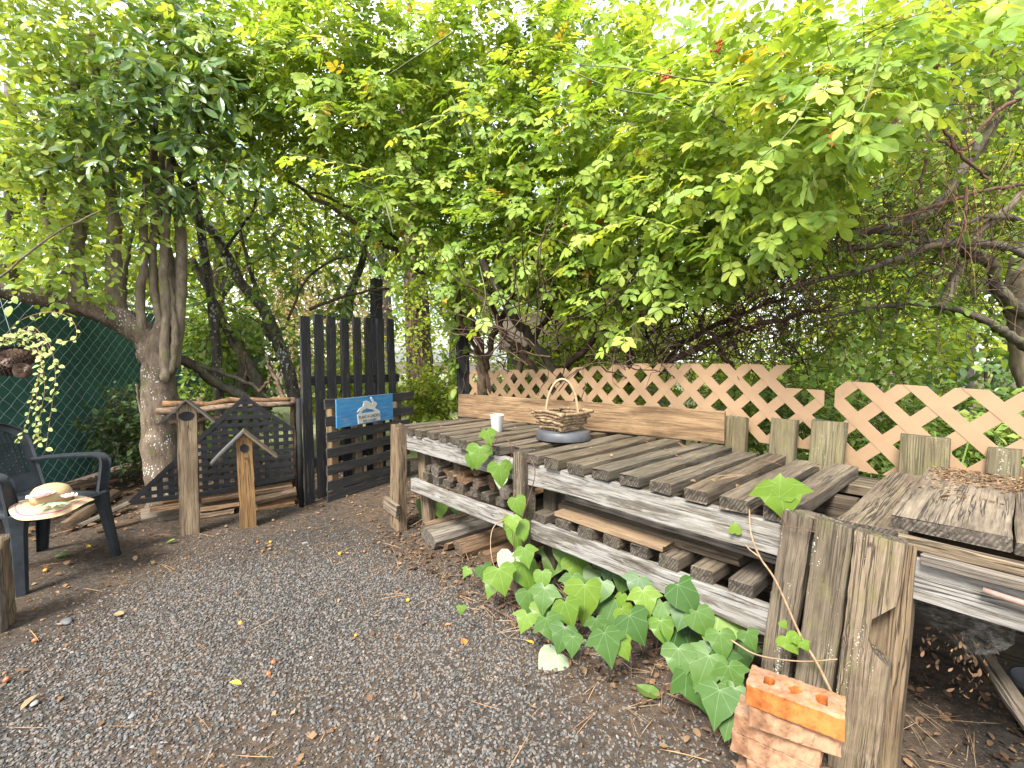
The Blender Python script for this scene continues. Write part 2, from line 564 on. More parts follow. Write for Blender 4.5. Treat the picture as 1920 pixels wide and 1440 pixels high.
M['redvine'] = bark('reddish_vine', (0.085, 0.045, 0.03), (0.21, 0.12, 0.085))
M['greencane'] = plain('green_cane', (0.09, 0.11, 0.03), 0.6, 0.3, 12)
M['conifer'] = bark('furrowed_bark', (0.12, 0.075, 0.06), (0.32, 0.22, 0.18), ridge=14)
M['farbark'] = bark('far_bark', (0.10, 0.085, 0.07), (0.24, 0.21, 0.18))
M['cone'] = plain('pine_cone_scale', (0.11, 0.065, 0.04), 0.7, 0.5, 90)
M['straw'] = plain('straw', (0.50, 0.345, 0.18), 0.8, 0.12, 120, 0.2, 0.3)
M['needle'] = plain('dry_needle', (0.36, 0.20, 0.085), 0.7, 0.35, 60)
M['twiglitter'] = plain('dry_twig', (0.30, 0.20, 0.11), 0.7, 0.4, 40)
M['fruit'] = plain('yellow_fruit', (0.72, 0.32, 0.03), 0.35, 0.18, 30, 0.5)
M['rotfruit'] = plain('brown_fruit', (0.32, 0.10, 0.03), 0.45, 0.4, 50, 0.5)
M['brick'] = plain('orange_brick', (0.50, 0.165, 0.045), 0.95, 0.3, 18, 0.1, 0.6)
M['oldbrick'] = plain('worn_brick', (0.38, 0.215, 0.125), 0.95, 0.3, 18, 0.1, 0.7)

# dusty dirt lies on top of the bricks
for k_ in ('brick', 'oldbrick'):
    t_ = M[k_].node_tree
    q_ = NT(t_)
    b_n = t_.nodes['Principled BSDF']
    src = b_n.inputs['Base Color'].links[0].from_socket
    ob_ = q_.n('ShaderNodeTexCoord')
    s_n = q_.n('ShaderNodeSeparateXYZ')
    q_.l(ob_.outputs['Normal'], s_n.inputs[0])
    up_ = q_.ramp(s_n.outputs[2], [(0.6, 0.0), (0.9, 1.0)])
    nz_ = q_.ramp(q_.noise(ob_.outputs['Object'], 22, 6, 0.75), [(0.3, 0.15), (0.6, 0.95)])
    pit = q_.ramp(q_.noise(ob_.outputs['Object'], 75, 4, 0.8), [(0.32, 0.55), (0.42, 1.0)])
    c_n = q_.mix(q_.math('MULTIPLY', up_, nz_), src, (0.25, 0.175, 0.12))
    stain_ = q_.ramp(q_.noise(ob_.outputs['Object'], 9, 5, 0.7), [(0.35, (0.62, 0.55, 0.5)), (0.6, (1, 1, 1))])
    c_n = q_.mix(1.0, c_n, stain_, 'MULTIPLY')
    pc_ = q_.n('ShaderNodeCombineColor')
    for i_ in range(3): q_.l(pit, pc_.inputs[i_])
    c_n = q_.mix(1.0, c_n, pc_.outputs[0], 'MULTIPLY')
    q_.l(c_n, b_n.inputs['Base Color'])

# ------------------------------------------------------------------ setting: ground, gravel, yard
def hgt(x, y):
    h = 0.012 * noise.noise(Vector((x * 1.3, y * 1.3, 0)))
    h += 0.06 * max(0, noise.noise(Vector((x * .4, y * .4, 5)))) * (1 if y > 5 else max(0, (y - 3.5) / 1.5))
    return h

def sheet(name, x0, x1, y0, y1, nx, ny, m, dz=0.0, f=hgt):
    xs = np.linspace(x0, x1, nx)
    ys = np.linspace(y0, y1, ny)
    vs = [(x, y, f(x, y) + dz) for y in ys for x in xs]
    fs = [(j * nx + i, j * nx + i + 1, (j + 1) * nx + i + 1, (j + 1) * nx + i) for j in range(ny - 1) for i in range(nx - 1)]
    me = bpy.data.meshes.new(name)
    me.from_pydata(vs, [], fs)
    me.shade_smooth()
    me.materials.append(m)
    return put(bpy.data.objects.new(name, me))

def groundmat():
    m, t, b = newmat('soil')
    q = NT(t)
    ob = q.n('ShaderNodeTexCoord').outputs['Object']
    n1 = q.noise(ob, 1.1, 5, 0.65)
    n2 = q.noise(ob, 26, 6, 0.75)
    n3 = q.noise(ob, 160, 4, 0.7)
    brown = q.ramp(n2, [(0.3, (0.034, 0.024, 0.017)), (0.7, (0.125, 0.09, 0.062))])
    grey = q.ramp(n2, [(0.3, (0.02, 0.018, 0.016)), (0.7, (0.082, 0.07, 0.058))])
    col = q.mix(q.ramp(n1, [(0.4, 0.0), (0.6, 1.0)]), brown, grey)
    # bits of dead leaf and bark chips
    vo = q.n('ShaderNodeTexVoronoi')
    vo.inputs['Scale'].default_value = 85
    q.l(ob, vo.inputs['Vector'])
    sp = q.math('LESS_THAN', vo.outputs['Distance'], 0.3)
    hs = q.n('ShaderNodeSeparateColor')
    q.l(vo.outputs['Color'], hs.inputs[0])
    sel = q.math('MULTIPLY', sp, q.math('GREATER_THAN', hs.outputs[0], 0.72))
    lit = q.ramp(hs.outputs[1], [(0.0, (0.07, 0.036, 0.02)), (0.5, (0.16, 0.10, 0.055)), (0.9, (0.28, 0.21, 0.13))])
    col = q.mix(sel, col, lit)
    q.l(col, b.inputs['Base Color'])
    b.inputs['Roughness'].default_value = 0.95
    b.inputs['Specular IOR Level'].default_value = 0.1
    q.l(q.bump(q.math('ADD', n2, q.math('MULTIPLY', n3, 0.6)), 0.9, 0.02), b.inputs['Normal'])
    return m
M['soil'] = groundmat()
ground = sheet('ground', -60, 60, -40, 80, 61, 61, M['soil'], -0.035, lambda x, y: 0.0)
tag(ground, kind='structure')
yard = sheet('yard_ground', -6.4, 6.4, -2.0, 12.0, 150, 160, M['soil'])
tag(yard, kind='structure')

def lawnmat():
    m, t, b = newmat('far_grass')
    q = NT(t)
    ob = q.n('ShaderNodeTexCoord').outputs['Object']
    n2 = q.noise(ob, 12, 6, 0.75)
    q.l(q.ramp(n2, [(0.3, (0.06, 0.085, 0.02)), (0.5, (0.13, 0.15, 0.05)), (0.7, (0.24, 0.19, 0.10))]), b.inputs['Base Color'])
    b.inputs['Roughness'].default_value = 0.95
    return m
lawn = sheet('lawn', -7, 9, 5.6, 30, 40, 60, lawnmat(), 0.0, lambda x, y: (0.03 * noise.noise(Vector((x, y, 2))) + 0.075) * min(1, (y - 5.6) / 1.5) - 0.02)
tag(lawn, kind='structure')

# gravel: thousands of crushed stones spread over the yard (geometry nodes)
def gravel_density(x, y):
    # thins towards the fence, the log wall and under the bench
    d = 1.0
    d *= min(1, max(0, (x + 2.3 + 0.25 * noise.noise(Vector((y * 2, 1, 0)))) / 0.45)) if y > 1.6 else 1
    d *= min(1, max(0, (3.55 + 0.35 * noise.noise(Vector((x * 2, 0, 3))) - y) / 0.7)) if x < 0.3 else 1
    sb = (x + 0.74) * 0.730 + (y - 3.47) * 0.684          # depth behind the bench front
    d *= min(1, max(0, (-sb - 0.08 + 0.1 * noise.noise(Vector((x * 3, y * 3, 3)))) / 0.4))
    patch = noise.noise(Vector((x * 1.1 + 3, y * 1.1, 7)))
    d *= 0.35 + 0.65 * min(1, max(0, (patch + 0.45) / 0.5))
    return d

def gravelmat():
    m, t, b = newmat('gravel_stone')
    q = NT(t)
    oi = q.n('ShaderNodeObjectInfo')
    ge = q.n('ShaderNodeNewGeometry')
    col = q.ramp(oi.outputs['Random'], [(0.0, (0.029, 0.028, 0.026)), (0.4, (0.066, 0.064, 0.06)), (0.75, (0.112, 0.107, 0.097)),
                                        (0.84, (0.10, 0.076, 0.055)), (0.975, (0.14, 0.105, 0.08)), (1.0, (0.19, 0.165, 0.14))])
    nz = q.noise(ge.outputs['Position'], 200, 3)
    col = q.mix(0.5, col, q.ramp(nz, [(0.3, (0.6, 0.6, 0.6)), (0.7, (1.2, 1.2, 1.2))]), 'MULTIPLY')
    q.l(col, b.inputs['Base Color'])
    b.inputs['Roughness'].default_value = 0.75
    b.inputs['Specular IOR Level'].default_value = 0.3
    return m
M['gravel'] = gravelmat()

def scatter_stones(name, x0, x1, y0, y1, dens_f, dens, smin, smax, m, label=None, seed=1):
    nx, ny = int((x1 - x0) * 14), int((y1 - y0) * 14)
    xs, ys = np.linspace(x0, x1, nx), np.linspace(y0, y1, ny)
    vs = [(x, y, hgt(x, y) + 0.002) for y in ys for x in xs]
    fs = [(j * nx + i, j * nx + i + 1, (j + 1) * nx + i + 1, (j + 1) * nx + i) for j in range(ny - 1) for i in range(nx - 1)]
    me = bpy.data.meshes.new(name)
    me.from_pydata(vs, [], fs)
    at_ = me.attributes.new('dens', 'FLOAT', 'POINT')
    at_.data.foreach_set('value', [float(dens_f(v[0], v[1])) for v in vs])
    o = put(bpy.data.objects.new(name, me))
    ng = bpy.data.node_groups.new(name, 'GeometryNodeTree')
    ng.interface.new_socket('Geometry', in_out='INPUT', socket_type='NodeSocketGeometry')
    ng.interface.new_socket('Geometry', in_out='OUTPUT', socket_type='NodeSocketGeometry')
    N = ng.nodes.new
    gi, go = N('NodeGroupInput'), N('NodeGroupOutput')
    dp = N('GeometryNodeDistributePointsOnFaces')
    dp.inputs['Seed'].default_value = seed
    na = N('GeometryNodeInputNamedAttribute'); na.data_type = 'FLOAT'
    na.inputs['Name'].default_value = 'dens'
    mu = N('ShaderNodeMath'); mu.operation = 'MULTIPLY'; mu.inputs[1].default_value = dens
    ico = N('GeometryNodeMeshIcoSphere')
    ico.inputs['Radius'].default_value = 1.0
    ico.inputs['Subdivisions'].default_value = 1
    sp = N('GeometryNodeSetPosition')
    rn = N('FunctionNodeRandomValue'); rn.data_type = 'FLOAT_VECTOR'
    rn.inputs[0].default_value = (-.22, -.22, -.22); rn.inputs[1].default_value = (.22, .22, .22)
    sm = N('GeometryNodeSetMaterial'); sm.inputs['Material'].default_value = m
    ip = N('GeometryNodeInstanceOnPoints')
    rs = N('FunctionNodeRandomValue'); rs.data_type = 'FLOAT_VECTOR'
    rs.inputs[0].default_value = (smin, smin * .7, smin * .45); rs.inputs[1].default_value = (smax, smax * .8, smax * .6)
    rr = N('FunctionNodeRandomValue'); rr.data_type = 'FLOAT_VECTOR'
    rr.inputs[0].default_value = (-.6, -.6, 0); rr.inputs[1].default_value = (.6, .6, 6.28)
    l = ng.links.new
    l(gi.outputs[0], dp.inputs['Mesh'])
    l(na.outputs['Attribute'], mu.inputs[0])
    l(mu.outputs[0], dp.inputs['Density'])
    l(dp.outputs['Points'], ip.inputs['Points'])
    l(ico.outputs['Mesh'], sp.inputs['Geometry'])
    l(rn.outputs[0], sp.inputs['Offset'])
    l(sp.outputs['Geometry'], sm.inputs['Geometry'])
    l(sm.outputs['Geometry'], ip.inputs['Instance'])
    l(rs.outputs[0], ip.inputs['Scale'])
    l(rr.outputs[0], ip.inputs['Rotation'])
    l(ip.outputs['Instances'], go.inputs[0])
    md = o.modifiers.new('scatter', 'NODES')
    md.node_group = ng
    me.materials.append(m)
    return tag(o, label, kind='stuff')

scatter_stones('gravel', -3.2, 1.6, 0.75, 4.6, gravel_density, 8500, 0.0038, 0.0096, M['gravel'], 'dark grey crushed gravel covering the yard in front of the bench', 3)

# ------------------------------------------------------------------ chain-link fence with green privacy screen
fence = thing('chain_link_fence', 'chain link fence backed with dark green privacy fabric behind the plastic chair', 'fence', (-4.3, 4.0, 0))
FA, FB, FH = V(-4.15, 2.2, 0), V(-4.72, 9.2, 0), 1.86
fd = (FB - FA).normalized()
fn = V(fd.y, -fd.x, 0)                         # towards the yard
fl = (FB - FA).length
def fp(u, z, off=0.0): return FA + fd * u + fn * off + V(0, 0, z)
mb = MB()
pitch = 0.062
nw = int(fl / pitch)
nz = int((FH - 0.05) / pitch * 1.0)
for i in range(nw):
    u0 = i * pitch
    pts = []
    for j in range(nz + 1):
        s = (j % 2)
        sgn = 1 if i % 1 == 0 else -1
        pts.append(fp(u0 + (pitch * 0.52 if s == i % 2 else -pitch * 0.52) + pitch / 2, 0.05 + j * pitch, 0.004 if s else -0.004))
    mb.tube(pts, 0.0026, 3, False)
o = mb.build('chain_link', M['wire'], fence); o['kind'] = 'stuff'
mb = MB()
nu, nvv = 60, 10
vs = [fp(fl * i / nu, 0.04 + (FH - 0.09) * j / nvv, -0.055 + 0.022 * noise.noise(V(i * .35, j * .5, 1))) for j in range(nvv + 1) for i in range(nu + 1)]
fs = [(j * (nu + 1) + i, j * (nu + 1) + i + 1, (j + 1) * (nu + 1) + i + 1, (j + 1) * (nu + 1) + i) for j in range(nvv) for i in range(nu)]
mb.add(vs, fs)
mb.build('privacy_screen', M['screen'], fence, smooth=True)
mb = MB(); mb.tube([fp(0, FH), fp(fl, FH)], 0.021, 8); mb.build('top_rail', M['steel'], fence)
for u in (0.1, 2.5, 4.9, 6.95):
    mb = MB(); mb.tube([fp(u, -0.05, -0.13), fp(u, FH - 0.02, -0.13)], 0.026, 8); mb.build('fence_post', M['steel'], fence)

# ------------------------------------------------------------------ workbench
BZ = 0.77
O0 = gnd(770, 800, BZ)
u1 = V(0.684, -0.730, 0)
u2 = V(0.730, 0.684, 0)
def bl(s, t, z): return V(O0.x, O0.y, 0) + u1 * s + u2 * t + V(0, 0, z)
bench = thing('workbench', 'long weathered slatted workbench with stacked lower shelf, overgrown by ivy', 'workbench', bl(1.2, 0.5, 0))
U1, U2 = tuple(u1), tuple(u2)
def bb(name, a, b, wd, th, m, up=(0, 0, 1), **k): return beam(name, bl(*a), bl(*b), wd, th, M[m], bench, up, **k)
# top slats
TH = 0.05
sl = [-0.09, 0.04, 0.165, 0.30, 0.435, 0.57, 0.70, 0.835, 0.97, 1.085]
sl += [1.275 + 0.15 * i for i in range(9)]
for i, s in enumerate(sl):
    wd = (0.085 if i < 10 else 0.098) + random.gauss(0, 0.004)
    f0 = -0.035 + random.gauss(0, 0.012) if i not in (9,) else 0.05
    ln = 0.98 + random.gauss(0, 0.02)
    if i == 9: wd = 0.07
    if i > 14: ln = 0.90 + random.gauss(0, 0.03)
    bb('top_slat', (s, f0, BZ - TH / 2), (s + random.gauss(0, 0.006), f0 + ln, BZ - TH / 2 + random.gauss(0, 0.003)), wd, TH * random.uniform(0.95, 1.1), 'slat', seg=6, rough=0.003)
# rails
RZ = BZ - TH - 0.062
bb('front_rail', (-0.06, -0.005, RZ), (1.18, -0.005, RZ), 0.045, 0.112, 'rail', seg=8, rough=0.004)
bb('front_rail', (1.245, -0.005, RZ - 0.005), (2.60, -0.005, RZ - 0.012), 0.045, 0.118, 'rail', seg=8, rough=0.004)
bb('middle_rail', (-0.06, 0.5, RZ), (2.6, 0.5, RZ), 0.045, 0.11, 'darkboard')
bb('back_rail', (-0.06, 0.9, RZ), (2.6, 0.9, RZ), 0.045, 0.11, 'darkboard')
SZ = 0.395                                       # top of lower rail
bb('shelf_rail', (0.03, 0.0, SZ - 0.045), (1.17, 0.0, SZ - 0.05), 0.04, 0.09, 'rail', seg=8, rough=0.004)
bb('shelf_rail', (1.25, 0.0, SZ - 0.045), (2.52, 0.0, SZ - 0.055), 0.042, 0.105, 'rail', seg=8, rough=0.004)
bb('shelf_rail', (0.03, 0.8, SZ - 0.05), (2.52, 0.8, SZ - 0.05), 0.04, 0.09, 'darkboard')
# shelf slats
for i in range(8):
    s = 0.14 + i * 0.135
    bb('shelf_slat', (s, 0.025 + random.gauss(0, .008), SZ + 0.026), (s, 0.9, SZ + 0.026), 0.072, 0.05, 'slat', seg=3)
for i in range(9):
    s = 1.31 + i * 0.148
    bb('shelf_slat', (s, 0.0 + random.gauss(0, .008), SZ + 0.026), (s, 0.9, SZ + 0.024), 0.09, 0.056, 'slat', seg=3)
# posts
bb('post', (-0.135, -0.055, -0.02), (-0.125, -0.04, BZ + 0.005), 0.085, 0.075, 'oldpost', up=U2, seg=9, rough=0.006)
bb('post', (-0.045, -0.065, -0.02), (-0.045, -0.055, BZ - 0.005), 0.07, 0.075, 'oldpost', up=U2, seg=8, rough=0.005)
bb('post', (0.05, 0.12, 0), (-0.0, 0.10, BZ - 0.05), 0.10, 0.06, 'oldpost', up=U2)
bb('brace_block', (-0.185, -0.115, 0.19), (0.0, -0.115, 0.165), 0.09, 0.028, 'loggrey', up=U2, seg=3)
bb('post', (1.222, -0.03, -0.02), (1.212, -0.03, BZ + 0.006), 0.062, 0.115, 'post', up=U2, seg=9, rough=0.004)
bb('post', (1.30, 0.10, -0.02), (1.30, 0.10, BZ - 0.06), 0.09, 0.05, 'darkboard', up=U2)
bb('post', (2.475, -0.07, -0.05), (2.545, -0.05, BZ + 0.0), 0.088, 0.05, 'post', up=U2, seg=10, rough=0.003, taper=0.98)
bb('post', (2.595, -0.075, -0.05), (2.648, -0.055, BZ - 0.004), 0.105, 0.05, 'post', up=U2, seg=10, rough=0.003, taper=0.98)
# the third board has a rotten bite out of its right edge
def bitten_post():
    Mx, ln = frame(bl(2.722, -0.09, -0.05), bl(2.766, -0.07, BZ - 0.008), U2)
    n = 26
    wd, th = 0.118, 0.05
    L_, Rr = [], []
    vs, fs = [], []
    for i in range(n + 1):
        u = i / n
        z = u * ln
        bite = 0.0
        if 0.44 < z < 0.63:
            k = (z - 0.44) / 0.19
            bite = 0.058 * math.sin(PI * k ** 0.75) ** 0.8 + random.uniform(-0.006, 0.006)
        right = wd / 2 - bite
        for (y, x) in ((-wd / 2, -th / 2), (right, -th / 2), (right - (0.012 if bite else 0), th / 2), (-wd / 2, th / 2)):
            vs.append((z, y + random.gauss(0, .0008), x + random.gauss(0, .0008)))
    for i in range(n):
        for j in range(4):
            fs.append((i * 4 + j, (i + 1) * 4 + j, (i + 1) * 4 + (j + 1) % 4, i * 4 + (j + 1) % 4))
    fs.append((0, 1, 2, 3)); fs.append(tuple(n * 4 + j for j in (3, 2, 1, 0)))
    me = bpy.data.meshes.new('post'); me.from_pydata(vs, [], fs); me.materials.append(M['post'])
    o = put(bpy.data.objects.new('post', me), bench, Mx)
    o['label'] = 'cracked post board with a rotten bite out of its edge'
bitten_post()
bb('post', (2.728, -0.045, -0.05), (2.778, -0.028, BZ - 0.04), 0.12, 0.032, 'oldpost', up=U2, seg=6)
bb('post', (2.80, -0.02, -0.05), (2.822, -0.01, BZ - 0.03), 0.05, 0.09, 'oldpost', up=U2, seg=6)
# corner blocks behind the posts
bb('top_block', (2.49, -0.02, BZ - 0.03), (2.60, -0.02, BZ - 0.03), 0.07, 0.05, 'slat')
# right hand part: raised wide planks over boards
bb('deck_board', (2.735, -0.02, BZ - 0.02), (2.735, 0.86, BZ - 0.02), 0.175, 0.045, 'plank', seg=6, rough=0.004)
bb('cross_board', (2.35, 0.80, BZ - 0.075), (3.3, 0.80, BZ - 0.075), 0.17, 0.045, 'plank', seg=4)
bb('cross_board', (2.60, 0.62, BZ - 0.12), (3.3, 0.62, BZ - 0.12), 0.12, 0.045, 'slat', seg=4)
for i, s in enumerate((2.905, 3.165, 3.43, 3.69)):
    bb('wide_plank', (s, -0.005 - 0.01 * i, BZ + 0.022), (s, 0.88, BZ + 0.025), 0.256, 0.038, 'plank', seg=8, rough=0.003)
bb('apron_strip', (2.80, -0.03, BZ - 0.02), (4.0, -0.03, BZ - 0.035), 0.03, 0.032, 'oldpost', seg=8, rough=0.003)
bb('apron_strip', (2.86, -0.05, BZ - 0.055), (4.0, -0.05, BZ - 0.072), 0.035, 0.03, 'loggrey', seg=8, rough=0.003)
bb('front_rail', (2.80, -0.015, BZ - 0.125), (4.1, -0.015, BZ - 0.15), 0.045, 0.125, 'rail', seg=8, rough=0.004)
for i, z in enumerate((0.1, 0.295, 0.49, 0.655)):  # topmost plank added to close the back and keep the interior dark
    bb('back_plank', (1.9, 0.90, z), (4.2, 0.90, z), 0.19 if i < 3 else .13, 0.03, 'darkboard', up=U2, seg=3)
# back posts whose tops stick up behind the slats
for s, t, h, wd, lean in ((1.92, 0.99, 0.165, 0.115, 0.0), (2.145, 1.0, 0.18, 0.125, 0.02), (2.365, 0.97, 0.19, 0.15, 0.015), (2.755, 0.99, 0.16, 0.17, -0.01), (3.00, 1.06, 0.13, 0.10, 0.0), (3.12, 1.05, 0.135, 0.125, 0.01)):
    bb('back_post', (s, t - 0.03, 0), (s + lean, t + 0.02, BZ + h), wd, 0.05, 'stub', up=U2, seg=7, rough=0.003)

# firewood packed on the lower shelf and under it
GL = 'short firewood logs packed on the left half of the lower shelf'
k = 0
for row, (z0, cnt) in enumerate(((SZ + 0.088, 11), (SZ + 0.16, 11), (SZ + 0.23, 8))):
    for i in range(cnt):
        r = random.uniform(0.034, 0.05)
        s = 0.16 + (i + 0.5 * (row % 2)) * 0.093 + random.gauss(0, 0.008)
        if s > 1.12: continue
        f0 = 0.03 + 0.045 * row + random.uniform(-0.03, 0.07)
        tilt = random.gauss(0, 0.03)
        o = logpiece('firewood_log', bl(s, f0, z0 + random.gauss(0, 0.006)), bl(s + tilt, f0 + random.uniform(0.35, 0.6), z0), r, M[random.choice(['log', 'logred', 'logred', 'loggrey'])], None,
                     split=random.choice([0, 0, 2.0, 2.6]))
        tag(o, 'short weathered firewood log packed in the left half of the workbench shelf', 'log', GL)
labs = ['barky log nearest the left bench posts, lying on the ground under the shelf', 'smooth grey round log second from the left posts, on the ground', 'pale grey knotty round log, third in the row on the ground under the shelf',
        'thin split log wedged between two round logs on the ground under the shelf', 'thick brown half log with cut face, on the ground under the shelf', 'split reddish log near the centre bench post, on the ground', 'dark brown split log beside the centre bench post, on the ground']
for i, (s, f0, r, mt, sp, z) in enumerate(((0.13, 0.02, 0.042, 'log', 0, .045), (0.27, -0.06, 0.05, 'loggrey', 0, .05), (0.40, -0.10, 0.055, 'loggrey', 0, .055), (0.50, -0.05, 0.036, 'logred', 2.2, .035),
                                           (0.63, -0.04, 0.062, 'log', 2.8, .06), (0.83, 0.0, 0.055, 'logred', 2.5, .05), (0.99, 0.0, 0.055, 'logred', 2.3, .05))):
    o = logpiece('ground_log', bl(s, f0, z), bl(s + 0.02, f0 + 0.55, z), r, M[mt], None, n=11, split=sp)
    tag(o, labs[i], 'log', 'logs on the ground under the shelf')
# boards stored lengthwise on the right half of the shelf
def stored(label, a, b, wd, th, m, **k):
    return tag(beam('stored_board', bl(*a), bl(*b), wd, th, M[m], None, seg=6, **k), label, 'board', 'boards stored on the lower shelf')
z = SZ + 0.056
stored('short pale tan board lying nearest the front on the shelf slats', (1.40, 0.055, z + 0.016), (2.02, 0.05, z + 0.016), 0.09, 0.026, 'freshboard')
stored('second tan board behind the short one on the shelf', (1.34, 0.15, z + 0.02), (2.30, 0.15, z + 0.018), 0.10, 0.034, 'oldpost')
stored('long greenish grey board along the shelf under the top rail', (1.28, 0.24, z + 0.055), (2.52, 0.22, z + 0.05), 0.14, 0.03, 'loggrey')
stored('long black weathered board lying on the greenish grey board', (1.27, 0.30, z + 0.092), (2.52, 0.27, z + 0.087), 0.17, 0.035, 'darkboard')
stored('thin pale-edged board on top of the stored boards under the rail', (1.32, 0.20, z + 0.12), (2.5, 0.18, z + 0.112), 0.10, 0.018, 'oldpost')
stored('narrow dark batten lying highest among the stored boards', (1.29, 0.33, z + 0.135), (2.5, 0.31, z + 0.13), 0.07, 0.03, 'darkboard')
stored('wide dark plank leaning at the back of the shelf', (1.30, 0.52, z + 0.03), (2.45, 0.52, z + 0.03), 0.22, 0.04, 'darkboard')

# brown backboard standing on the bench
bd = beam('loose_board', bl(-0.22, 0.615, BZ + 0.097), bl(1.865, 0.965, BZ + 0.103), 0.042, 0.19, M['backboard'], None, seg=10, rough=0.002)
tag(bd, 'long brown plank standing on edge along the back of the workbench', 'plank')

# ------------------------------------------------------------------ tan lattice panels
def clip_poly(poly, a, b, c):
    out_ = []
    for i in range(len(poly)):
        p, q_ = poly[i], poly[(i + 1) % len(poly)]
        dp_, dq = a * p[0] + b * p[1] - c, a * q_[0] + b * q_[1] - c
        if dp_ <= 0: out_.append(p)
        if dp_ * dq < 0:
            k = dp_ / (dp_ - dq)
            out_.append((p[0] + (q_[0] - p[0]) * k, p[1] + (q_[1] - p[1]) * k))
    return out_

def lattice_panel(label, s0, s1, zt_f, t, H, per, phase, sw, broken=None):
    root = thing('lattice_panel', label, 'lattice', bl((s0 + s1) / 2, t, zt_f((s0 + s1) / 2) - H))
    Ln = s1 - s0
    lo, hi = 0.0, H
    def emit(poly, layer):
        if len(poly) < 3: return
        # subdivide along length by keeping polygon, bend by zt
        th = 0.011
        y0 = -th * 0.5 + (0.0012 if layer else -0.0012)
        mb = MB()
        n = len(poly)
        P = []
        for yy in (y0, y0 + th):
            for (a, b) in poly:
                s = s0 + a
                P.append(bl(s, t + yy, zt_f(s) - H + b))
        f = [tuple(range(n)), tuple(range(2 * n - 1, n - 1, -1))] + [((i + 1) % n, i, n + i, n + (i + 1) % n) for i in range(n)]
        mb.add(P, f)
        mb.build('lattice_strip', M['lattice'], root)
    nrm = sw * math.sqrt(2) / 2
    kmin, kmax = int((-H) / per) - 2, int((Ln + H) / per) + 2
    for layer in (0, 1):
        for kk in range(kmin, kmax + 1):
            x0 = kk * per + phase                        # where the strip centre meets the top edge, offset so pairs meet in flat-topped apexes
            sg = 1 if layer == 0 else -1
            # centre line passes (x0 + sg*apex, H) going down with slope
            big = 3.0
            top = (x0 + sg * big * 1.0, H - 0.5 * sw - 0.018 + -big * 1.0) if False else None
            cx_, cz_ = x0, H + 0.012
            dx, dz = sg / math.sqrt(2), -1 / math.sqrt(2)
            nx, nz_ = -dz, dx
            a_, b_ = (cx_ - dx, cz_ - dz), (cx_ + 2 * dx, cz_ + 2 * dz)
            poly = [(a_[0] + nx * sw / 2, a_[1] + nz_ * sw / 2), (b_[0] + nx * sw / 2, b_[1] + nz_ * sw / 2), (b_[0] - nx * sw / 2, b_[1] - nz_ * sw / 2), (a_[0] - nx * sw / 2, a_[1] - nz_ * sw / 2)]
            for (A, B, Cc) in ((0, 1, hi), (0, -1, -lo), (1, 0, Ln), (-1, 0, 0.0)):
                poly = clip_poly(poly, A, B, Cc)
                if len(poly) < 3: break
            if len(poly) < 3: continue
            xs = [p[0] for p in poly]; zs = [p[1] for p in poly]
            if (max(xs) - min(xs)) * (max(zs) - min(zs)) < 0.0012: continue
            if broken and broken(layer, x0): 
                poly = clip_poly(poly, 0, 1, H * 0.72)
                if len(poly) < 3: continue
            emit(poly, layer)
    return root

def zt1(s):
    pts = [(-0.7, 1.135), (0.4, 1.178), (1.2, 1.235), (1.9, 1.243), (2.4, 1.235), (3.0, 1.2)]
    return float(np.interp(s, [p[0] for p in pts], [p[1] for p in pts]))
lattice_panel('long tan lattice panel standing behind the slats, its right corner broken off', -0.69, 2.33, zt1, 1.09, 0.45, 0.183, 0.09, 0.054, broken=lambda l, x: l == 0 and abs(x - 2.838) < 0.1 or (l == 1 and x > 2.93))
lattice_panel('shorter tan lattice panel behind the wide planks at the right, clean corner', 2.375, 4.3, lambda s: 1.162 - 0.03 * (s - 2.37), 1.10, 0.45, 0.205, 0.10, 0.060)

# ------------------------------------------------------------------ things on the bench
c = gnd(932, 810, BZ)
cup = thing('cup', 'plain white ceramic cup standing on the bench slats', 'cup', c)
lathe('cup_body', [(0.033, 0.001), (0.035, 0.004), (0.047, 0.115), (0.049, 0.118), (0.0475, 0.119), (0.0445, 0.117), (0.033, 0.010), (0.0, 0.009)], M['cup'], cup, n=32)
c = gnd(1056, 822, BZ) + V(0, 0, 0.002)
tray = lathe('round_tray', [(0.172, 0.0), (0.174, 0.004), (0.163, 0.048), (0.160, 0.052), (0.0, 0.052)], M['tray'], None, Matrix.Translation(c), n=40)
tag(tray, 'upturned round grey rubber pot saucer under the twig basket', 'saucer')
bc = c + V(-0.01, 0, 0.053)
bk = thing('twig_basket', 'small square twig basket with a tall bent handle on the grey saucer', 'basket', bc, rotz=R(40))
Mbk = W[bk.name]
def bkl(x, y, z): return Mbk @ V(x, y, z)
for lay in range(6):
    h = 0.085 + 0.008 * lay
    z = 0.014 + lay * 0.0195
    for side in range(4):
        a = side * PI / 2
        Rm = Matrix.Rotation(a, 3, 'Z')
        ext = 0.012 if lay % 2 == side % 2 else -0.004
        if lay in (0, 5): ext = 0.02
        p0, p1 = Rm @ V(-h - ext, h, 0), Rm @ V(h + ext, h, 0)
        zz = z + (0.009 if side % 2 else 0)
        pts = [bkl(*(p0.lerp(p1, q_ / 5) + V(random.gauss(0, .0025), random.gauss(0, .0025), zz + random.gauss(0, .003)))) for q_ in range(6)]
        mb = MB(); mb.tube(pts, [random.uniform(.0085, .0115) for _ in range(6)], 7); mb.build('twig', M['twig'], bk, smooth=True)
mb = MB()
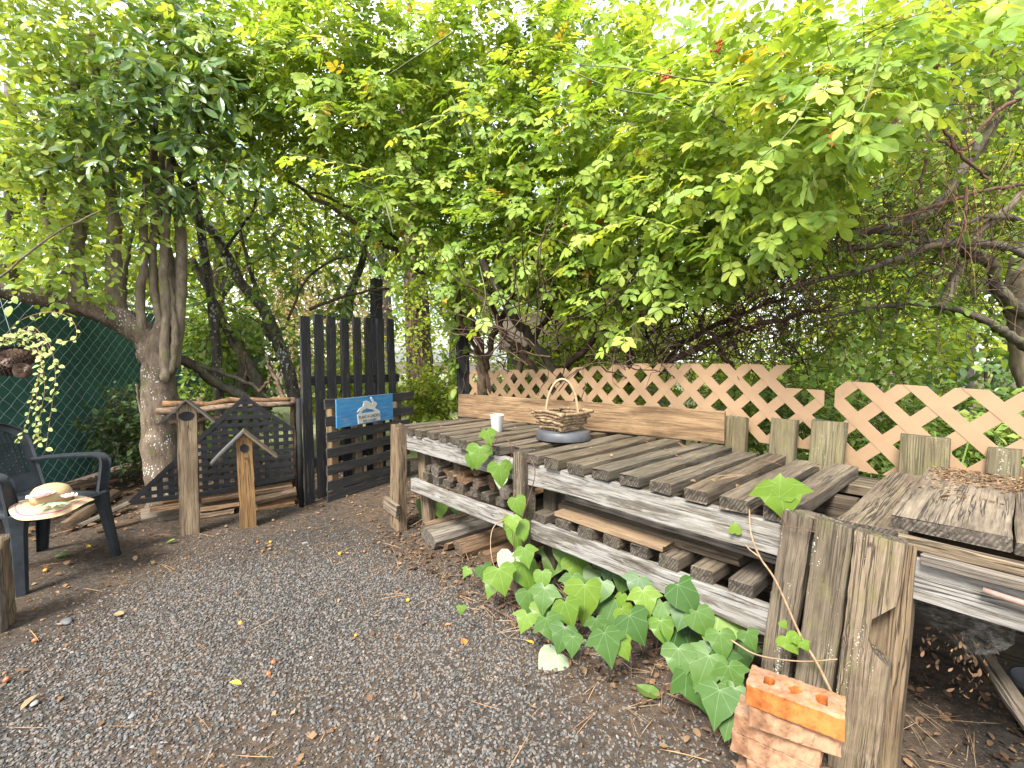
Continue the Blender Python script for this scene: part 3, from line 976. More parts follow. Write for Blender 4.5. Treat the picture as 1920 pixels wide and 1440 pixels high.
for rr, dy, h_, tr in ((0.10, 0.0, 0.235, 0.0075), (0.097, 0.012, 0.228, 0.005)):
    pts = [bc + V(-rr, dy + .01, 0.02)] + [bc + V(-rr * math.cos(a), dy - 0.02 * math.sin(a / 2), 0.085 + h_ * math.sin(a)) for a in [PI * i / 18 for i in range(19)]] + [bc + V(rr, dy - .02, 0.02)]
    mb.tube(pts, tr, 7)
mb.build('basket_handle', M['handle'], bk, smooth=True)
mb = MB()
for i in range(7):
    y = -0.075 + i * 0.025
    mb.tube([bkl(-0.085, y, 0.012), bkl(0.085, y, 0.012)], 0.007, 5)
mb.build('basket_floor', M['twig'], bk)

# ------------------------------------------------------------------ brick pile at the right front
def brick(label, c, rot, size, m, holes, group='bricks piled by the right bench posts'):
    root = thing('brick', label, 'brick', c, group, rot)
    Lx, Wy, Hz = size
    # slab with real core holes: ring of quads round each hole on the top face, and sunk wells
    nx, ny = 25, 11
    xs = np.linspace(-Lx / 2, Lx / 2, nx); ys = np.linspace(-Wy / 2, Wy / 2, ny)
    hc = [(-Lx * 0.27, 0.0), (0.0, 0.0), (Lx * 0.27, 0.0)] if holes else []
    hr = 0.0095
    vs, fs = [], []
    for y in ys:
        for x in xs:
            z = Hz
            for hx, hy in hc:
                d = math.hypot(x - hx, y - hy)
                if d < hr * 1.25: z = Hz - 0.055
            ex = min(Lx / 2 - abs(x), Wy / 2 - abs(y))
            if ex < 0.004: z -= 0.003 * random.random()
            vs.append((x + random.gauss(0, .0006), y + random.gauss(0, .0006), z + random.gauss(0, .0006)))
    for j in range(ny - 1):
        for i in range(nx - 1):
            fs.append((j * nx + i, j * nx + i + 1, (j + 1) * nx + i + 1, (j + 1) * nx + i))
    edge = [i for i in range(nx)] + [j * nx + nx - 1 for j in range(1, ny)] + [(ny - 1) * nx + i for i in range(nx - 2, -1, -1)] + [j * nx for j in range(ny - 2, 0, -1)]
    b0 = len(vs)
    prev = edge
    for lev in (0.7, 0.4, 0.06, 0.0):
        base = len(vs)
        for e in edge:
            x, y, _ = vs[e]
            k = 0.985 if lev == 0.0 else 1.0 + random.gauss(0, .003 if m == 'brick' else .016)
            vs.append((x * k, y * k, Hz * lev + (random.gauss(0, .001) if lev else 0)))
        cur = list(range(base, base + len(edge)))
        for i in range(len(edge)):
            j = (i + 1) % len(edge)
            fs.append((prev[j], prev[i], cur[i], cur[j]))
        prev = cur
    fs.append(tuple(reversed(prev)))
    mb = MB(); mb.add(vs, fs)
    mb.build('brick_body', M[m], root, local=True)
    return root
ba = math.atan2(u1.y, u1.x) + 0.2
bcx = at(1468, 1300, 1.33)
BW = (0.228, 0.104, 0.060)
zt = bcx.z - 0.034
bl_lab = ['orange brick with three core holes on top of the brick pile', 'pale crumbling brick directly under the orange holed brick', 'third worn brick down in the pile by the right bench posts', 'fourth worn brick down in the pile by the right bench posts', 'fifth worn brick near the ground by the right bench posts', 'lowest worn brick of the pile by the right bench posts', 'half buried brick under the brick pile']
nb = max(2, int(round(zt / 0.061)))
for i in range(nb + 1):
    z = zt - i * 0.0615
    if z < -0.06: break
    brick(bl_lab[min(i, 6)], V(bcx.x, bcx.y, z) + (u1 * random.gauss(0.004, .012) + u2 * (0.016 + random.gauss(0, .006) if i else 0)), ba + (random.gauss(0, 0.07) if i else 0), BW if i == 0 else (0.212, 0.10, 0.060), 'brick' if i == 0 else 'oldbrick', i == 0)

# ------------------------------------------------------------------ gate
GL_, GR_ = V(-1.76, 4.05, 0), V(-1.20, 4.97, 0)
gd = (GR_ - GL_).normalized()
gn = V(gd.y, -gd.x, 0)
gate = thing('garden_gate', 'black slatted garden gate with a dark pallet front, standing ajar', 'gate', (GL_ + GR_) / 2)
def gp(px, py, off=0.0): return onpl(px, py, GL_ + gn * off, gn)
for px, pt, wd in ((571, 593, .09), (596, 590, .088), (620, 594, .086), (645, 597, .086), (668, 595, .085), (690, 596, .085), (712, 598, .09), (732, 599, .085)):
    top = gp(px, pt)
    top0 = V(top.x, top.y, 0)
    lean = gd * (0.03 if px > 720 else random.gauss(0, .005))
    beam('upright_slat', top0 + V(0, 0, 0.03 if px > 580 else 0.0) + lean, top, wd, 0.024, M['blackwood'], gate, gn, seg=8, rough=0.003)
def gl(u, z, off): return GL_ + gd * u + gn * off + V(0, 0, z)
beam('back_rail', gl(-0.02, 1.07, -0.03), gl(1.12, 1.05, -0.03), 0.08, 0.03, M['blackwood'], gate, gn, seg=5)
beam('back_rail', gl(0.0, 0.35, -0.03), gl(1.1, 0.35, -0.03), 0.08, 0.03, M['blackwood'], gate, gn, seg=5)
for u in (0.20, 0.47, 0.73, 0.99):
    beam('stringer', gl(u, 0.04, 0.062), gl(u + 0.01, 0.87, 0.062), 0.075, 0.07, M['freshboard'] if u < 0.3 else M['oldpost'], gate, gn, seg=4)
for i, (py, e) in enumerate(((768, 1.16), (803, 1.16), (836, 1.10), (871, 1.10), (907, 1.10), (938, 1.10), (962, 1.10))):
    z = (0.865, 0.715, 0.575, 0.435, 0.285, 0.145, 0.05)[i]
    beam('pallet_board', gl(0.10 + random.gauss(0, .008), z, 0.112), gl(e + 0.02, z + random.gauss(0, .006), 0.112), 0.085, 0.02, M['pallet'], gate, gn, seg=7, rough=0.002)
mb = MB(); mb.tube([gl(-0.09, 0.0, 0.02), gl(-0.09, 0.93, 0.02)], 0.022, 8)
o = mb.build('pole', M['black'], None, smooth=True)
tag(o, 'thin black metal pole standing at the hinge side of the gate', 'pole')
o = beam('post', at(706, 780, 5.25) * 1.0, at(706, 524, 5.25), 0.11, 0.09, M['blackwood'], None, gn)
tag(o, 'tall black gate post rising behind the right end of the gate', 'post')
b_ = at(868, 700, 4.95)
o = beam('post', V(b_.x + .03, b_.y, 0), V(b_.x - .04, b_.y, 2.35), 0.12, 0.11, M['blackwood'], None, V(.3, -1, 0), seg=8, rough=0.004)
tag(o, 'black timber post wrapped in creeper at the left end of the lattice', 'post')

# sign on the gate
A, B_ = gp(629, 749, 0.128), gp(735, 738, 0.128)
Dn = gp(631, 803, 0.128)
sw_, sh_ = (B_ - A).length, (A - Dn).length
Ms, _ = frame(A + (Dn - A) * 0.5, B_ + (Dn - A) * 0.5, (0, 0, 1))
Ms.translation = A.lerp(B_, 0.5) + (Dn - A) * 0.5
# local: X right along board, Z up, -Y towards viewer
sign = thing('sign', 'blue painted wooden sign with a white leaping rabbit, screwed to the gate', 'sign', Ms.translation)
W[sign.name] = Ms.copy(); sign.matrix_basis = Ms
def signmat():
    m, t, b = newmat('blue_sign_paint')
    q = NT(t)
    ob = q.n('ShaderNodeTexCoord').outputs['Object']
    n1 = q.noise(q.map(ob, (6, 30, 60)), 1.0, 5, 0.7, 0.3)
    n2 = q.noise(q.map(ob, (4, 4, 9)), 1.0, 5, 0.7)
    col = q.ramp(n1, [(0.3, (0.02, 0.13, 0.30)), (0.7, (0.06, 0.24, 0.44))])
    wr = q.math('MULTIPLY', q.ramp(n1, [(0.5, 0.0), (0.62, 1.0)]), q.ramp(n2, [(0.45, 0.0), (0.65, 0.8)]))
    col = q.mix(wr, col, (0.23, 0.22, 0.17))
    q.l(col, b.inputs['Base Color'])
    b.inputs['Roughness'].default_value = 0.6
    return m
M['signblue'] = signmat()
M['signwhite'] = plain('sign_white_paint', (0.66, 0.64, 0.57), 0.7, 0.1, 30)
M['signink'] = plain('sign_ink', (0.05, 0.06, 0.05), 0.7, 0.1, 30)
mb = MB(); mb.box((0, 0, 0), (sw_, 0.016, sh_)); mb.build('sign_board', M['signblue'], sign, local=True)
def flat(name, poly, y, th, m):
    """poly in photo-crop pixels of the sign (12 px per photo px) turned into board metres"""
    n = len(poly)
    vs = [(a, y, b) for a, b in poly] + [(a, y - th, b) for a, b in poly]
    fs = [tuple(range(n)), tuple(range(2 * n - 1, n - 1, -1))] + [(i, n + i, n + (i + 1) % n, (i + 1) % n) for i in range(n)]
    mb = MB(); mb.add(vs, fs)
    return mb.build(name, m, sign, local=True)
def sp_(x, y):
    # unslant the crop: left edge x 330, right edge 1605; top edge goes 330 -> 220, bottom 985 -> 780
    u = (x - 335) / (1605 - 335)
    ty, by = 330 - 110 * u, 985 - 200 * u
    v = (y - ty) / (by - ty)
    return ((u - 0.5) * sw_, (0.5 - v) * sh_)
rab = [(755, 630), (800, 555), (850, 520), (885, 510), (888, 470), (905, 430), (885, 385), (925, 390), (985, 375), (1035, 400), (1080, 440), (1105, 430), (1080, 370), (1060, 320), (1075, 288),
       (1105, 320), (1135, 385), (1175, 400), (1205, 435), (1205, 465), (1180, 490), (1160, 525), (1170, 555), (1215, 565), (1250, 595), (1245, 625), (1160, 622), (1095, 570), (1020, 560), (965, 540),
       (930, 568), (880, 580), (855, 620), (828, 668), (792, 668), (815, 610), (836, 575), (800, 610), (770, 640)]
flat('rabbit_cutout', [sp_(*p) for p in rab], -0.008, 0.006, M['signwhite'])
flat('sign_plaque', [sp_(760, 672), sp_(1268, 600), sp_(1280, 802), sp_(775, 895)], -0.008, 0.007, M['signwhite'])
for body, x, y, size in (('PLANT A GARDEN', 1020, 722, 0.043), ('FEED A RABBIT', 1028, 812, 0.032)):
    cu = bpy.data.curves.new('lettering', 'FONT')
    cu.body = body
    cu.align_x = 'CENTER'; cu.align_y = 'CENTER'
    cu.size = size
    cu.extrude = 0.0006
    cu.materials.append(M['signink'])
    cx_, cz_ = sp_(x, y)
    wtgt = 0.455 * sw_ * 0.80 if 'PLANT' in body else 0.25 * sw_
    put(bpy.data.objects.new('lettering', cu), sign, Ms @ Matrix.Translation((cx_, -0.0158, cz_)) @ Matrix.Rotation(R(90), 4, 'X'))
    bpy.context.view_layer.update()
    o = sign.children[-1] if sign.children[-1].type == 'FONT' else [c_ for c_ in sign.children if c_.type == 'FONT'][-1]
    k = wtgt / max(1e-4, o.dimensions.x)
    mm_ = bpy.data.meshes.new_from_object(o.evaluated_get(bpy.context.evaluated_depsgraph_get()))
    for v_ in mm_.vertices: v_.co.x *= k
    Mo = W[o.name]
    bpy.data.objects.remove(o)
    put(bpy.data.objects.new('lettering', mm_), sign, Mo)

# ------------------------------------------------------------------ low log wall, black lattice, roofed posts
LWA, LWB = V(-2.86, 3.62, 0), V(-1.92, 4.12, 0)
ld = (LWB - LWA).normalized()
lnr = V(ld.y, -ld.x, 0)
def lw(px, py, off=0.0): return onpl(px, py, LWA + lnr * off, lnr)
bp = lw(470, 860, 0.10)
bpan = thing('black_lattice_screen', 'black plastic lattice offcut with peaked top leaning against the low log wall', 'lattice', (bp.x, bp.y, 0.2))
# outline in local (a along wall, z); square holes kept as real openings: build strips clipped to the outline
P0 = lw(250, 940, 0.10)
def lz(px, py):
    p = lw(px, py, 0.10)
    return ((p - P0).dot(ld), p.z)
OUT = [lz(246, 942), lz(460, 744), lz(478, 757), lz(492, 765), lz(505, 783), lz(517, 790), lz(530, 800), lz(552, 812), lz(552, 893), lz(380, 925)]
def clip_convexish(poly, out_poly):
    """clip rectangle poly with the (nearly convex) outline, going round clockwise or counterclockwise"""
    area = sum(out_poly[i][0] * out_poly[(i + 1) % len(out_poly)][1] - out_poly[(i + 1) % len(out_poly)][0] * out_poly[i][1] for i in range(len(out_poly)))
    sg = 1 if area > 0 else -1
    for i in range(len(out_poly)):
        p, q_ = out_poly[i], out_poly[(i + 1) % len(out_poly)]
        ex, ez = q_[0] - p[0], q_[1] - p[1]
        a, b = sg * ez, -sg * ex
        poly = clip_poly(poly, a, b, a * p[0] + b * p[1])
        if len(poly) < 3: return []
    return poly
HULL = [lz(246, 942), lz(460, 744), lz(500, 772), lz(552, 806), lz(552, 893), lz(400, 923)]
ga, gz = 0.0735, 0.0600
def strip(poly, layer):
    poly = clip_convexish(poly, HULL)
    if len(poly) < 3: return
    n = len(poly); th = 0.008; y0 = 0.003 * layer
    vs = [P0 + ld * a + V(0, 0, z - P0.z) + lnr * y0 for a, z in poly] + [P0 + ld * a + V(0, 0, z - P0.z) + lnr * (y0 + th) for a, z in poly]
    fs = [tuple(range(n)), tuple(range(2 * n - 1, n - 1, -1))] + [(i, (i + 1) % n, n + (i + 1) % n, n + i) for i in range(n)]
    mb = MB(); mb.add(vs, fs); mb.build('lattice_strip', M['black'], bpan)
amax = max(p[0] for p in HULL)
i = 0
a = 0.0
while a < amax + 0.1:
    strip([(a, 0), (a + 0.040, 0), (a + 0.040, 1.3), (a, 1.3)], 0)
    a += ga
z = 0.17
while z < 1.2:
    strip([(-0.1, z), (amax + .1, z), (amax + .1, z + 0.030), (-0.1, z + 0.030)], 1)
    z += gz
# rim along the cut edges
for (p, q_) in ((HULL[0], HULL[1]), (HULL[1], HULL[2]), (HULL[2], HULL[3]), (HULL[5], HULL[0]), (HULL[4], HULL[5])):
    A3 = P0 + ld * p[0] + V(0, 0, p[1] - P0.z) + lnr * 0.006
    B3 = P0 + ld * q_[0] + V(0, 0, q_[1] - P0.z) + lnr * 0.006
    wv = 0.035 if p is HULL[0] or p is HULL[5] or p is HULL[4] else 0.022
    beam('lattice_rim', A3, B3, wv, 0.012, M['black'], bpan, lnr, seg=2, rough=0.001)

# stacked logs of the wall (each rests on the one below)
logs = [(268, 972, 545, 918, -0.02, .055, 'loggrey', 'weathered grey beam, lowest of the log wall at its left end'),
        (290, 952, 548, 905, -0.04, .048, 'log', 'brown round log in the middle course of the low log wall'),
        (306, 938, 440, 922, -0.02, .036, 'logred', 'short split log with torn end, upper left of the low log wall'),
        (380, 968, 520, 930, 0.01, .045, 'logred', 'reddish split log low in the wall between the two roofed posts'),
        (430, 917, 550, 893, -0.04, .045, 'log', 'brown log on top of the log wall beside the gate pole'),
        (480, 955, 556, 935, 0.02, .05, 'logred', 'crumbling reddish log end at the foot of the gate pole'),
        (300, 992, 420, 968, 0.0, .05, 'loggrey', 'half buried grey log under the weathered beam of the log wall'),
        (378, 938, 548, 912, 0.07, .030, 'log', 'dark brown log right under the edge of the black lattice'),
        (376, 957, 462, 944, 0.10, .032, 'logred', 'cracked brown log between the two roofed posts, middle course'),
        (376, 977, 440, 968, 0.12, .028, 'log', 'short dark log end between the roofed posts, on the ground'),
        (480, 940, 556, 922, 0.09, .034, 'log', 'dark log right of the golden post, below the lattice'),
        (476, 966, 552, 946, 0.10, .030, 'logred', 'reddish rotten log right of the golden post, on the ground'),
        (282, 955, 338, 946, 0.09, .026, 'logred', 'pale torn stick end left of the taller roofed post')]
for x0, y0, x1, y1, off, r, mt, lb in logs:
    p0, p1 = lw(x0, y0, off), lw(x1, y1, off)
    p0.z = max(p0.z, r * 0.4); p1.z = max(p1.z, r * 0.6)
    tag(logpiece('wall_log', p0, p1, r * 1.25, M[mt], None, n=10, split=2.6 if mt == 'logred' else 0, seg=7, wob=0.2), lb, 'log', 'logs of the low log wall')
for x0, y0, x1, y1, off, r, mt, lb in ((305, 757, 545, 750, -0.06, .028, 'logred', 'upper rough pole laid across the top of the log wall, torn pale end'),
                                       (293, 772, 552, 758, -0.03, .030, 'log', 'lower dark pole across the top of the log wall'),
                                       (318, 792, 460, 783, -0.06, .022, 'log', 'thin broken pole below the two cross poles of the log wall')):
    p0, p1 = lw(x0, y0, off), lw(x1, y1, off)
    mid = p0.lerp(p1, 0.5) + V(0, 0, 0.012)
    o = branch('cross_pole', [p0, p0.lerp(p1, .3) + V(0, 0, random.gauss(0, .01)), mid, p1], r, r * 0.75, M[mt], None, 8, 5, 0.004, 0.35)
    tag(o, lb, 'pole', 'poles across the log wall')
for px, py, r in ((375, 745, .03), (548, 745, .03)):
    pp = lw(px, py, -0.13)
    o = branch('stake', [V(pp.x, pp.y, -0.05), V(pp.x + .01, pp.y, .5), pp], r, r * .8, M['log'], None, 7, 4, 0.004, 0.3)
    tag(o, 'upright stake behind the %s end of the cross poles' % ('left' if px < 400 else 'gate'), 'stake')

def roofed_post(label, px0, py0, px1, py1, wd, dp, mt, roof, hole, lean=0.0):
    base = gnd(px0, py0, 0.0)
    dcam = (V(base.x, base.y, 0)).normalized()
    side = V(dcam.y, -dcam.x, 0)
    fr = (lnr * 0.6 - dcam * 0.4).normalized()
    top = onpl(px1, py1, base + fr * 0.0, dcam)
    root = thing('roofed_post', label, 'post', base)
    x = (top - V(base.x, base.y, 0)).normalized()
    sidev = fr.cross(V(0, 0, 1)).normalized() * -1
    ax = V(0, 0, 1)
    Mx, ln = frame(V(base.x, base.y, -0.03), top, fr)
    # body with a gable-cut head
    w2, d2 = wd / 2, dp / 2
    vs, fs = [], []
    segs = 8
    for i in range(segs + 1):
        xx = (ln - 0.055) * i / segs
        for (y, z) in ((-w2, -d2), (w2, -d2), (w2, d2), (-w2, d2)):
            vs.append((xx, y + random.gauss(0, .0015), z + random.gauss(0, .0015)))
    for i in range(segs):
        for j in range(4):
            fs.append((i * 4 + j, (i + 1) * 4 + j, (i + 1) * 4 + (j + 1) % 4, i * 4 + (j + 1) % 4))
    fs.append((0, 1, 2, 3))
    b0 = segs * 4
    vs += [(ln, 0, -d2), (ln, 0, d2)]
    r0, r1 = len(vs) - 2, len(vs) - 1
    fs += [(b0, r0, b0 + 1), (b0 + 2, r1, b0 + 3), (b0 + 1, r0, r1, b0 + 2), (b0 + 3, r1, r0, b0)]
    mb = MB(); mb.add(vs, fs)
    mb.build('post_body', M[mt], root, Mx, local=True)
    yv = (Mx.to_3x3() @ V(0, 1, 0)); xv = (Mx.to_3x3() @ V(1, 0, 0)); zv = (Mx.to_3x3() @ V(0, 0, 1))
    apex = top + xv * 0.012
    for sg in (-1, 1):
        dn = (yv * sg * 0.70 - xv * 0.71).normalized()
        beam('roof_slat', apex - dn * 0.004 + zv * 0.01, apex + dn * roof + zv * 0.01, dp + 0.05, 0.014, M['roofslat'] if sg * yv.x < 0 else M['oldpost'] if 'shorter' in label else M['roofslat'], root, (xv * .7 + yv * sg * .7), seg=3, rough=0.001)
    hc = top - xv * hole[1] + zv * (d2 + 0.0025)
    mb = MB()
    n = 22
    rx, ry = hole[0] * hole[2], hole[0]
    pts = [hc + yv * rx * (1 + .06 * math.sin(3 * 2 * PI * i / n)) * math.cos(2 * PI * i / n) + xv * ry * math.sin(2 * PI * i / n) for i in range(n)]
    back = [p - zv * 0.004 for p in pts]
    mb.add(pts + back, [tuple(range(n))] + [(i, n + i, n + (i + 1) % n, (i + 1) % n) for i in range(n)])
    mb.build('painted_hole', M['black'], root)
    mb = MB(); mb.tube([hc - xv * (hole[0] + 0.035) - zv * 0.01, hc - xv * (hole[0] + 0.035) + zv * 0.012], 0.007, 6)
    mb.build('perch_peg', M[mt], root)
    return root
roofed_post('taller tan post with a grey roof and large painted oval hole, by the tree', 356, 1000, 350, 752, 0.118, 0.075, 'birdpost', 0.235, (0.034, 0.105, 1.4))
roofed_post('shorter golden post with a grey roof and small painted hole, leaning', 466, 986, 457, 810, 0.105, 0.10, 'birdpost2', 0.30, (0.031, 0.115, 0.9))

# ------------------------------------------------------------------ fallen charred branch behind the log wall
br = thing('fallen_branch', 'dark mossy fallen branch propped against the speckled tree', 'branch', at(400, 720, 4.7))
branch('limb', [at(335, 672, 4.35), at(372, 690, 4.5), at(412, 722, 4.7), at(455, 745, 4.75), at(500, 790, 4.8)], 0.045, 0.05, M['mossbark'], br, 9, 6, .006, .4)
branch('twig', [at(360, 682, 4.45), at(420, 700, 4.6), at(470, 722, 4.6), at(520, 760, 4.7)], 0.026, 0.015, M['mossbark'], br, 7)
branch('twig', [at(455, 722, 4.7), at(462, 700, 4.7), at(458, 660, 4.65)], 0.02, 0.01, M['log'], br, 6)
branch('twig', [at(484, 735, 4.6), at(503, 715, 4.6), at(511, 690, 4.6)], 0.018, 0.008, M['log'], br, 6)
branch('twig', [at(534, 760, 4.35), at(528, 735, 4.4), at(512, 700, 4.4), at(498, 664, 4.4)], 0.026, 0.012, M['log'], br, 6)

# ------------------------------------------------------------------ plastic chair with a straw hat
ch = thing('plastic_chair', 'dark green plastic garden armchair with a straw hat on its seat', 'chair', (-2.86, 2.78, 0), rotz=R(-9.8))
Mc = W[ch.name]
def cgrid(name, f, nu, nv, th, m=None, holes=None):
    """thick curved sheet from f(u,v) -> local point"""
    P = [[V(*f(i / nu, j / nv)) for j in range(nv + 1)] for i in range(nu + 1)]
    vs, fs = [], []
    for i in range(nu + 1):
        for j in range(nv + 1):
            du = P[min(i + 1, nu)][j] - P[max(i - 1, 0)][j]
            dv = P[i][min(j + 1, nv)] - P[i][max(j - 1, 0)]
            n = du.cross(dv)
            n = n.normalized() if n.length > 1e-9 else V(0, 0, 1)
            vs.append(P[i][j] + n * th / 2); vs.append(P[i][j] - n * th / 2)
    def id_(i, j, k): return (i * (nv + 1) + j) * 2 + k
    for i in range(nu):
        for j in range(nv):
            fs.append((id_(i, j, 0), id_(i + 1, j, 0), id_(i + 1, j + 1, 0), id_(i, j + 1, 0)))
            fs.append((id_(i, j + 1, 1), id_(i + 1, j + 1, 1), id_(i + 1, j, 1), id_(i, j, 1)))
    for i in range(nu):
        fs.append((id_(i, 0, 1), id_(i + 1, 0, 1), id_(i + 1, 0, 0), id_(i, 0, 0)))
        fs.append((id_(i, nv, 0), id_(i + 1, nv, 0), id_(i + 1, nv, 1), id_(i, nv, 1)))
    for j in range(nv):
        fs.append((id_(0, j, 0), id_(0, j + 1, 0), id_(0, j + 1, 1), id_(0, j, 1)))
        fs.append((id_(nu, j, 1), id_(nu, j + 1, 1), id_(nu, j + 1, 0), id_(nu, j, 0)))
    mb = MB(); mb.add(vs, fs)
    return mb.build(name, m or M['chair'], ch, Mc, smooth=False, local=True)
def seatf(u, v):
    x = -0.23 + 0.47 * u
    y = (v - 0.5) * (0.44 + 0.04 * u)
    z = 0.435 - 0.025 * math.sin(PI * v) * math.sin(PI * min(1, u * 1.1)) - 0.06 * max(0, (u - 0.88) / 0.12) ** 2 - 0.03 * max(0, (abs(v - .5) - .44) / .06) ** 2
    return (x, y, z)
cgrid('seat', seatf, 16, 16, 0.006).data.shade_smooth()
def skirt(u, v):
    y = (u - 0.5) * 0.48
    return (0.24 + 0.012 * v, y, 0.375 + 0.05 * v - 0.02 * math.sin(PI * u) * (1 - v) * -1)
cgrid('front_apron', skirt, 12, 3, 0.006)
def backc(a):      # outer outline of the backrest, a in 0..1 from right foot over the top to left foot; returns (y,z)
    hw, z0, z1 = 0.235, 0.42, 0.885
    if a < 0.3: return (-hw + 0.0, z0 + (z1 - 0.16 - z0) * a / 0.3)
    if a > 0.7: return (hw, z0 + (z1 - 0.16 - z0) * (1 - a) / 0.3)
    t = (a - 0.3) / 0.4 * PI
    return (-hw * math.cos(t), z1 - 0.16 + 0.16 * math.sin(t) ** 0.8)
def bx_(z, y): return -0.225 - (z - 0.42) * 0.30 - 0.05 * (1 - (y / 0.24) ** 2) * min(1, (z - .3) * 2)
def bandf(u, v):
    y, z = backc(u)
    cy, cz = 0, 0.62
    k = 1 - 0.20 * v
    yy, zz = y * k, cz + (z - cz) * (1 - 0.16 * v)
    return (bx_(zz, yy) + (0.012 if v < .1 else 0), yy, zz)
cgrid('backrest_frame', bandf, 36, 4, 0.012)
def lowb(u, v):
    y = (u - .5) * 0.44
    z = 0.44 + 0.10 * v
    return (bx_(z, y), y, z)
cgrid('backrest_bar', lowb, 10, 3, 0.012)
# woven-look mesh panel: two layers of narrow slats with openings between
mb = MB()
ny_, nz_ = 19, 17
def inside(y, z):
    return (abs(y) < 0.195) and (z < 0.725 + 0.125 * math.sqrt(max(0, 1 - (y / 0.2) ** 2))) and z > 0.52
def bar(pts, hw, ax):
    for (p, q_) in zip(pts[:-1], pts[1:]):
        d = (q_ - p).normalized()
        sd_ = d.cross(V(1, 0, 0.2)).normalized() * hw
        nn = V(0.003, 0, 0)
        vs = [p - sd_ + nn, p + sd_ + nn, q_ + sd_ + nn, q_ - sd_ + nn, p - sd_ - nn, p + sd_ - nn, q_ + sd_ - nn, q_ - sd_ - nn]
        mb.add(vs, [(0, 1, 2, 3), (7, 6, 5, 4), (0, 4, 5, 1), (2, 6, 7, 3), (1, 5, 6, 2), (0, 3, 7, 4)])
for i in range(ny_):
    y = -0.19 + 0.38 * i / (ny_ - 1)
    zs = [z for z in np.linspace(0.53, 0.87, 12) if inside(y, z)]
    if len(zs) > 1: bar([V(bx_(z, y) + .001, y, z) for z in zs], 0.0062, 0)
for j in range(nz_):
    z = 0.53 + 0.33 * j / (nz_ - 1)
    ys = [y for y in np.linspace(-0.195, 0.195, 12) if inside(y, z)]
    if len(ys) > 1: bar([V(bx_(z, y) - .001, y, z) for y in ys], 0.0062, 1)
mb.build('backrest_mesh', M['chair'], ch, Mc, local=True)
def leg(name, top, bot, w0, w1, ang, t=0.006):
    """tapered channel-section leg"""
    top, bot = V(*top), V(*bot)
    ca, sa = math.cos(ang), math.sin(ang)
    prof = [(-1, -0.62), (-0.95, 0.25), (-0.55, 0.6), (0.55, 0.6), (0.95, 0.25), (1, -0.62)]
    vs, fs = [], []
    n = 8
    for i in range(n + 1):
        u = i / n
        c_ = top.lerp(bot, u)
        w_ = (w0 + (w1 - w0) * u) / 2
        if u < 0.2: w_ *= 1 + (0.2 - u) * 1.6
        for k in (1.0, 0.86):
            for (a, b) in prof:
                vs.append(c_ + V(b * w_ * k * ca - a * w_ * k * sa, b * w_ * k * sa + a * w_ * k * ca, 0))
    m_ = len(prof)
    for i in range(n):
        for k in (0, 1):
            for j in range(m_ - 1):
                a0, a1 = i * 2 * m_ + k * m_ + j, (i + 1) * 2 * m_ + k * m_ + j
                f = (a0, a1, a1 + 1, a0 + 1)
                fs.append(f if k else f[::-1])
        for j in (0, m_ - 1):
            a0, b0 = i * 2 * m_ + j, i * 2 * m_ + m_ + j
            fs.append((a0, b0, b0 + 2 * m_, a0 + 2 * m_))
    for i in (0, n):
        for j in range(m_ - 1):
            a0 = i * 2 * m_ + j
            fs.append((a0, a0 + 1, a0 + m_ + 1, a0 + m_))
    mb = MB(); mb.add(vs, fs); mb.build(name, M['chair'], ch, Mc, local=True)
leg('leg', (0.215, -0.225, 0.43), (0.268, -0.262, 0.0), 0.088, 0.062, R(-35))
leg('leg', (0.215, 0.225, 0.43), (0.268, 0.262, 0.0), 0.088, 0.062, R(35))
leg('leg', (-0.20, -0.205, 0.44), (-0.30, -0.245, 0.0), 0.085, 0.058, R(215))
leg('leg', (-0.20, 0.205, 0.44), (-0.30, 0.245, 0.0), 0.085, 0.058, R(145))
for sg in (-1, 1):
    path = [(-0.285, 0.225, 0.615), (-0.10, 0.262, 0.632), (0.08, 0.272, 0.645), (0.165, 0.270, 0.642), (0.205, 0.262, 0.615), (0.205, 0.25, 0.53), (0.202, 0.235, 0.43)]
    pp = spline([V(a, b * sg, c_) for a, b, c_ in path], 5)
    vs, fs = [], []
    for i, p in enumerate(pp):
        t_ = (pp[min(i + 1, len(pp) - 1)] - pp[max(i - 1, 0)]).normalized()
        wv = V(0, 1, 0) if True else None
        nv_ = t_.cross(wv).normalized()
        hw = 0.032 if i > 18 else 0.027
        for (a, b) in ((-1, -.006), (-.8, .007), (.8, .007), (1, -.006), (.92, -.02), (.8, -.003), (-.8, -.003), (-.92, -.02)):
            vs.append(p + wv * a * hw * 1.0 - nv_ * b)
    n = 8
    for i in range(len(pp) - 1):
        for j in range(n):
            fs.append((i * n + j, i * n + (j + 1) % n, (i + 1) * n + (j + 1) % n, (i + 1) * n + j))
    fs.append(tuple(range(n))[::-1]); fs.append(tuple((len(pp) - 1) * n + j for j in range(n)))
    mb = MB(); mb.add(vs, fs); mb.build('armrest', M['chair'], ch, Mc, local=True)

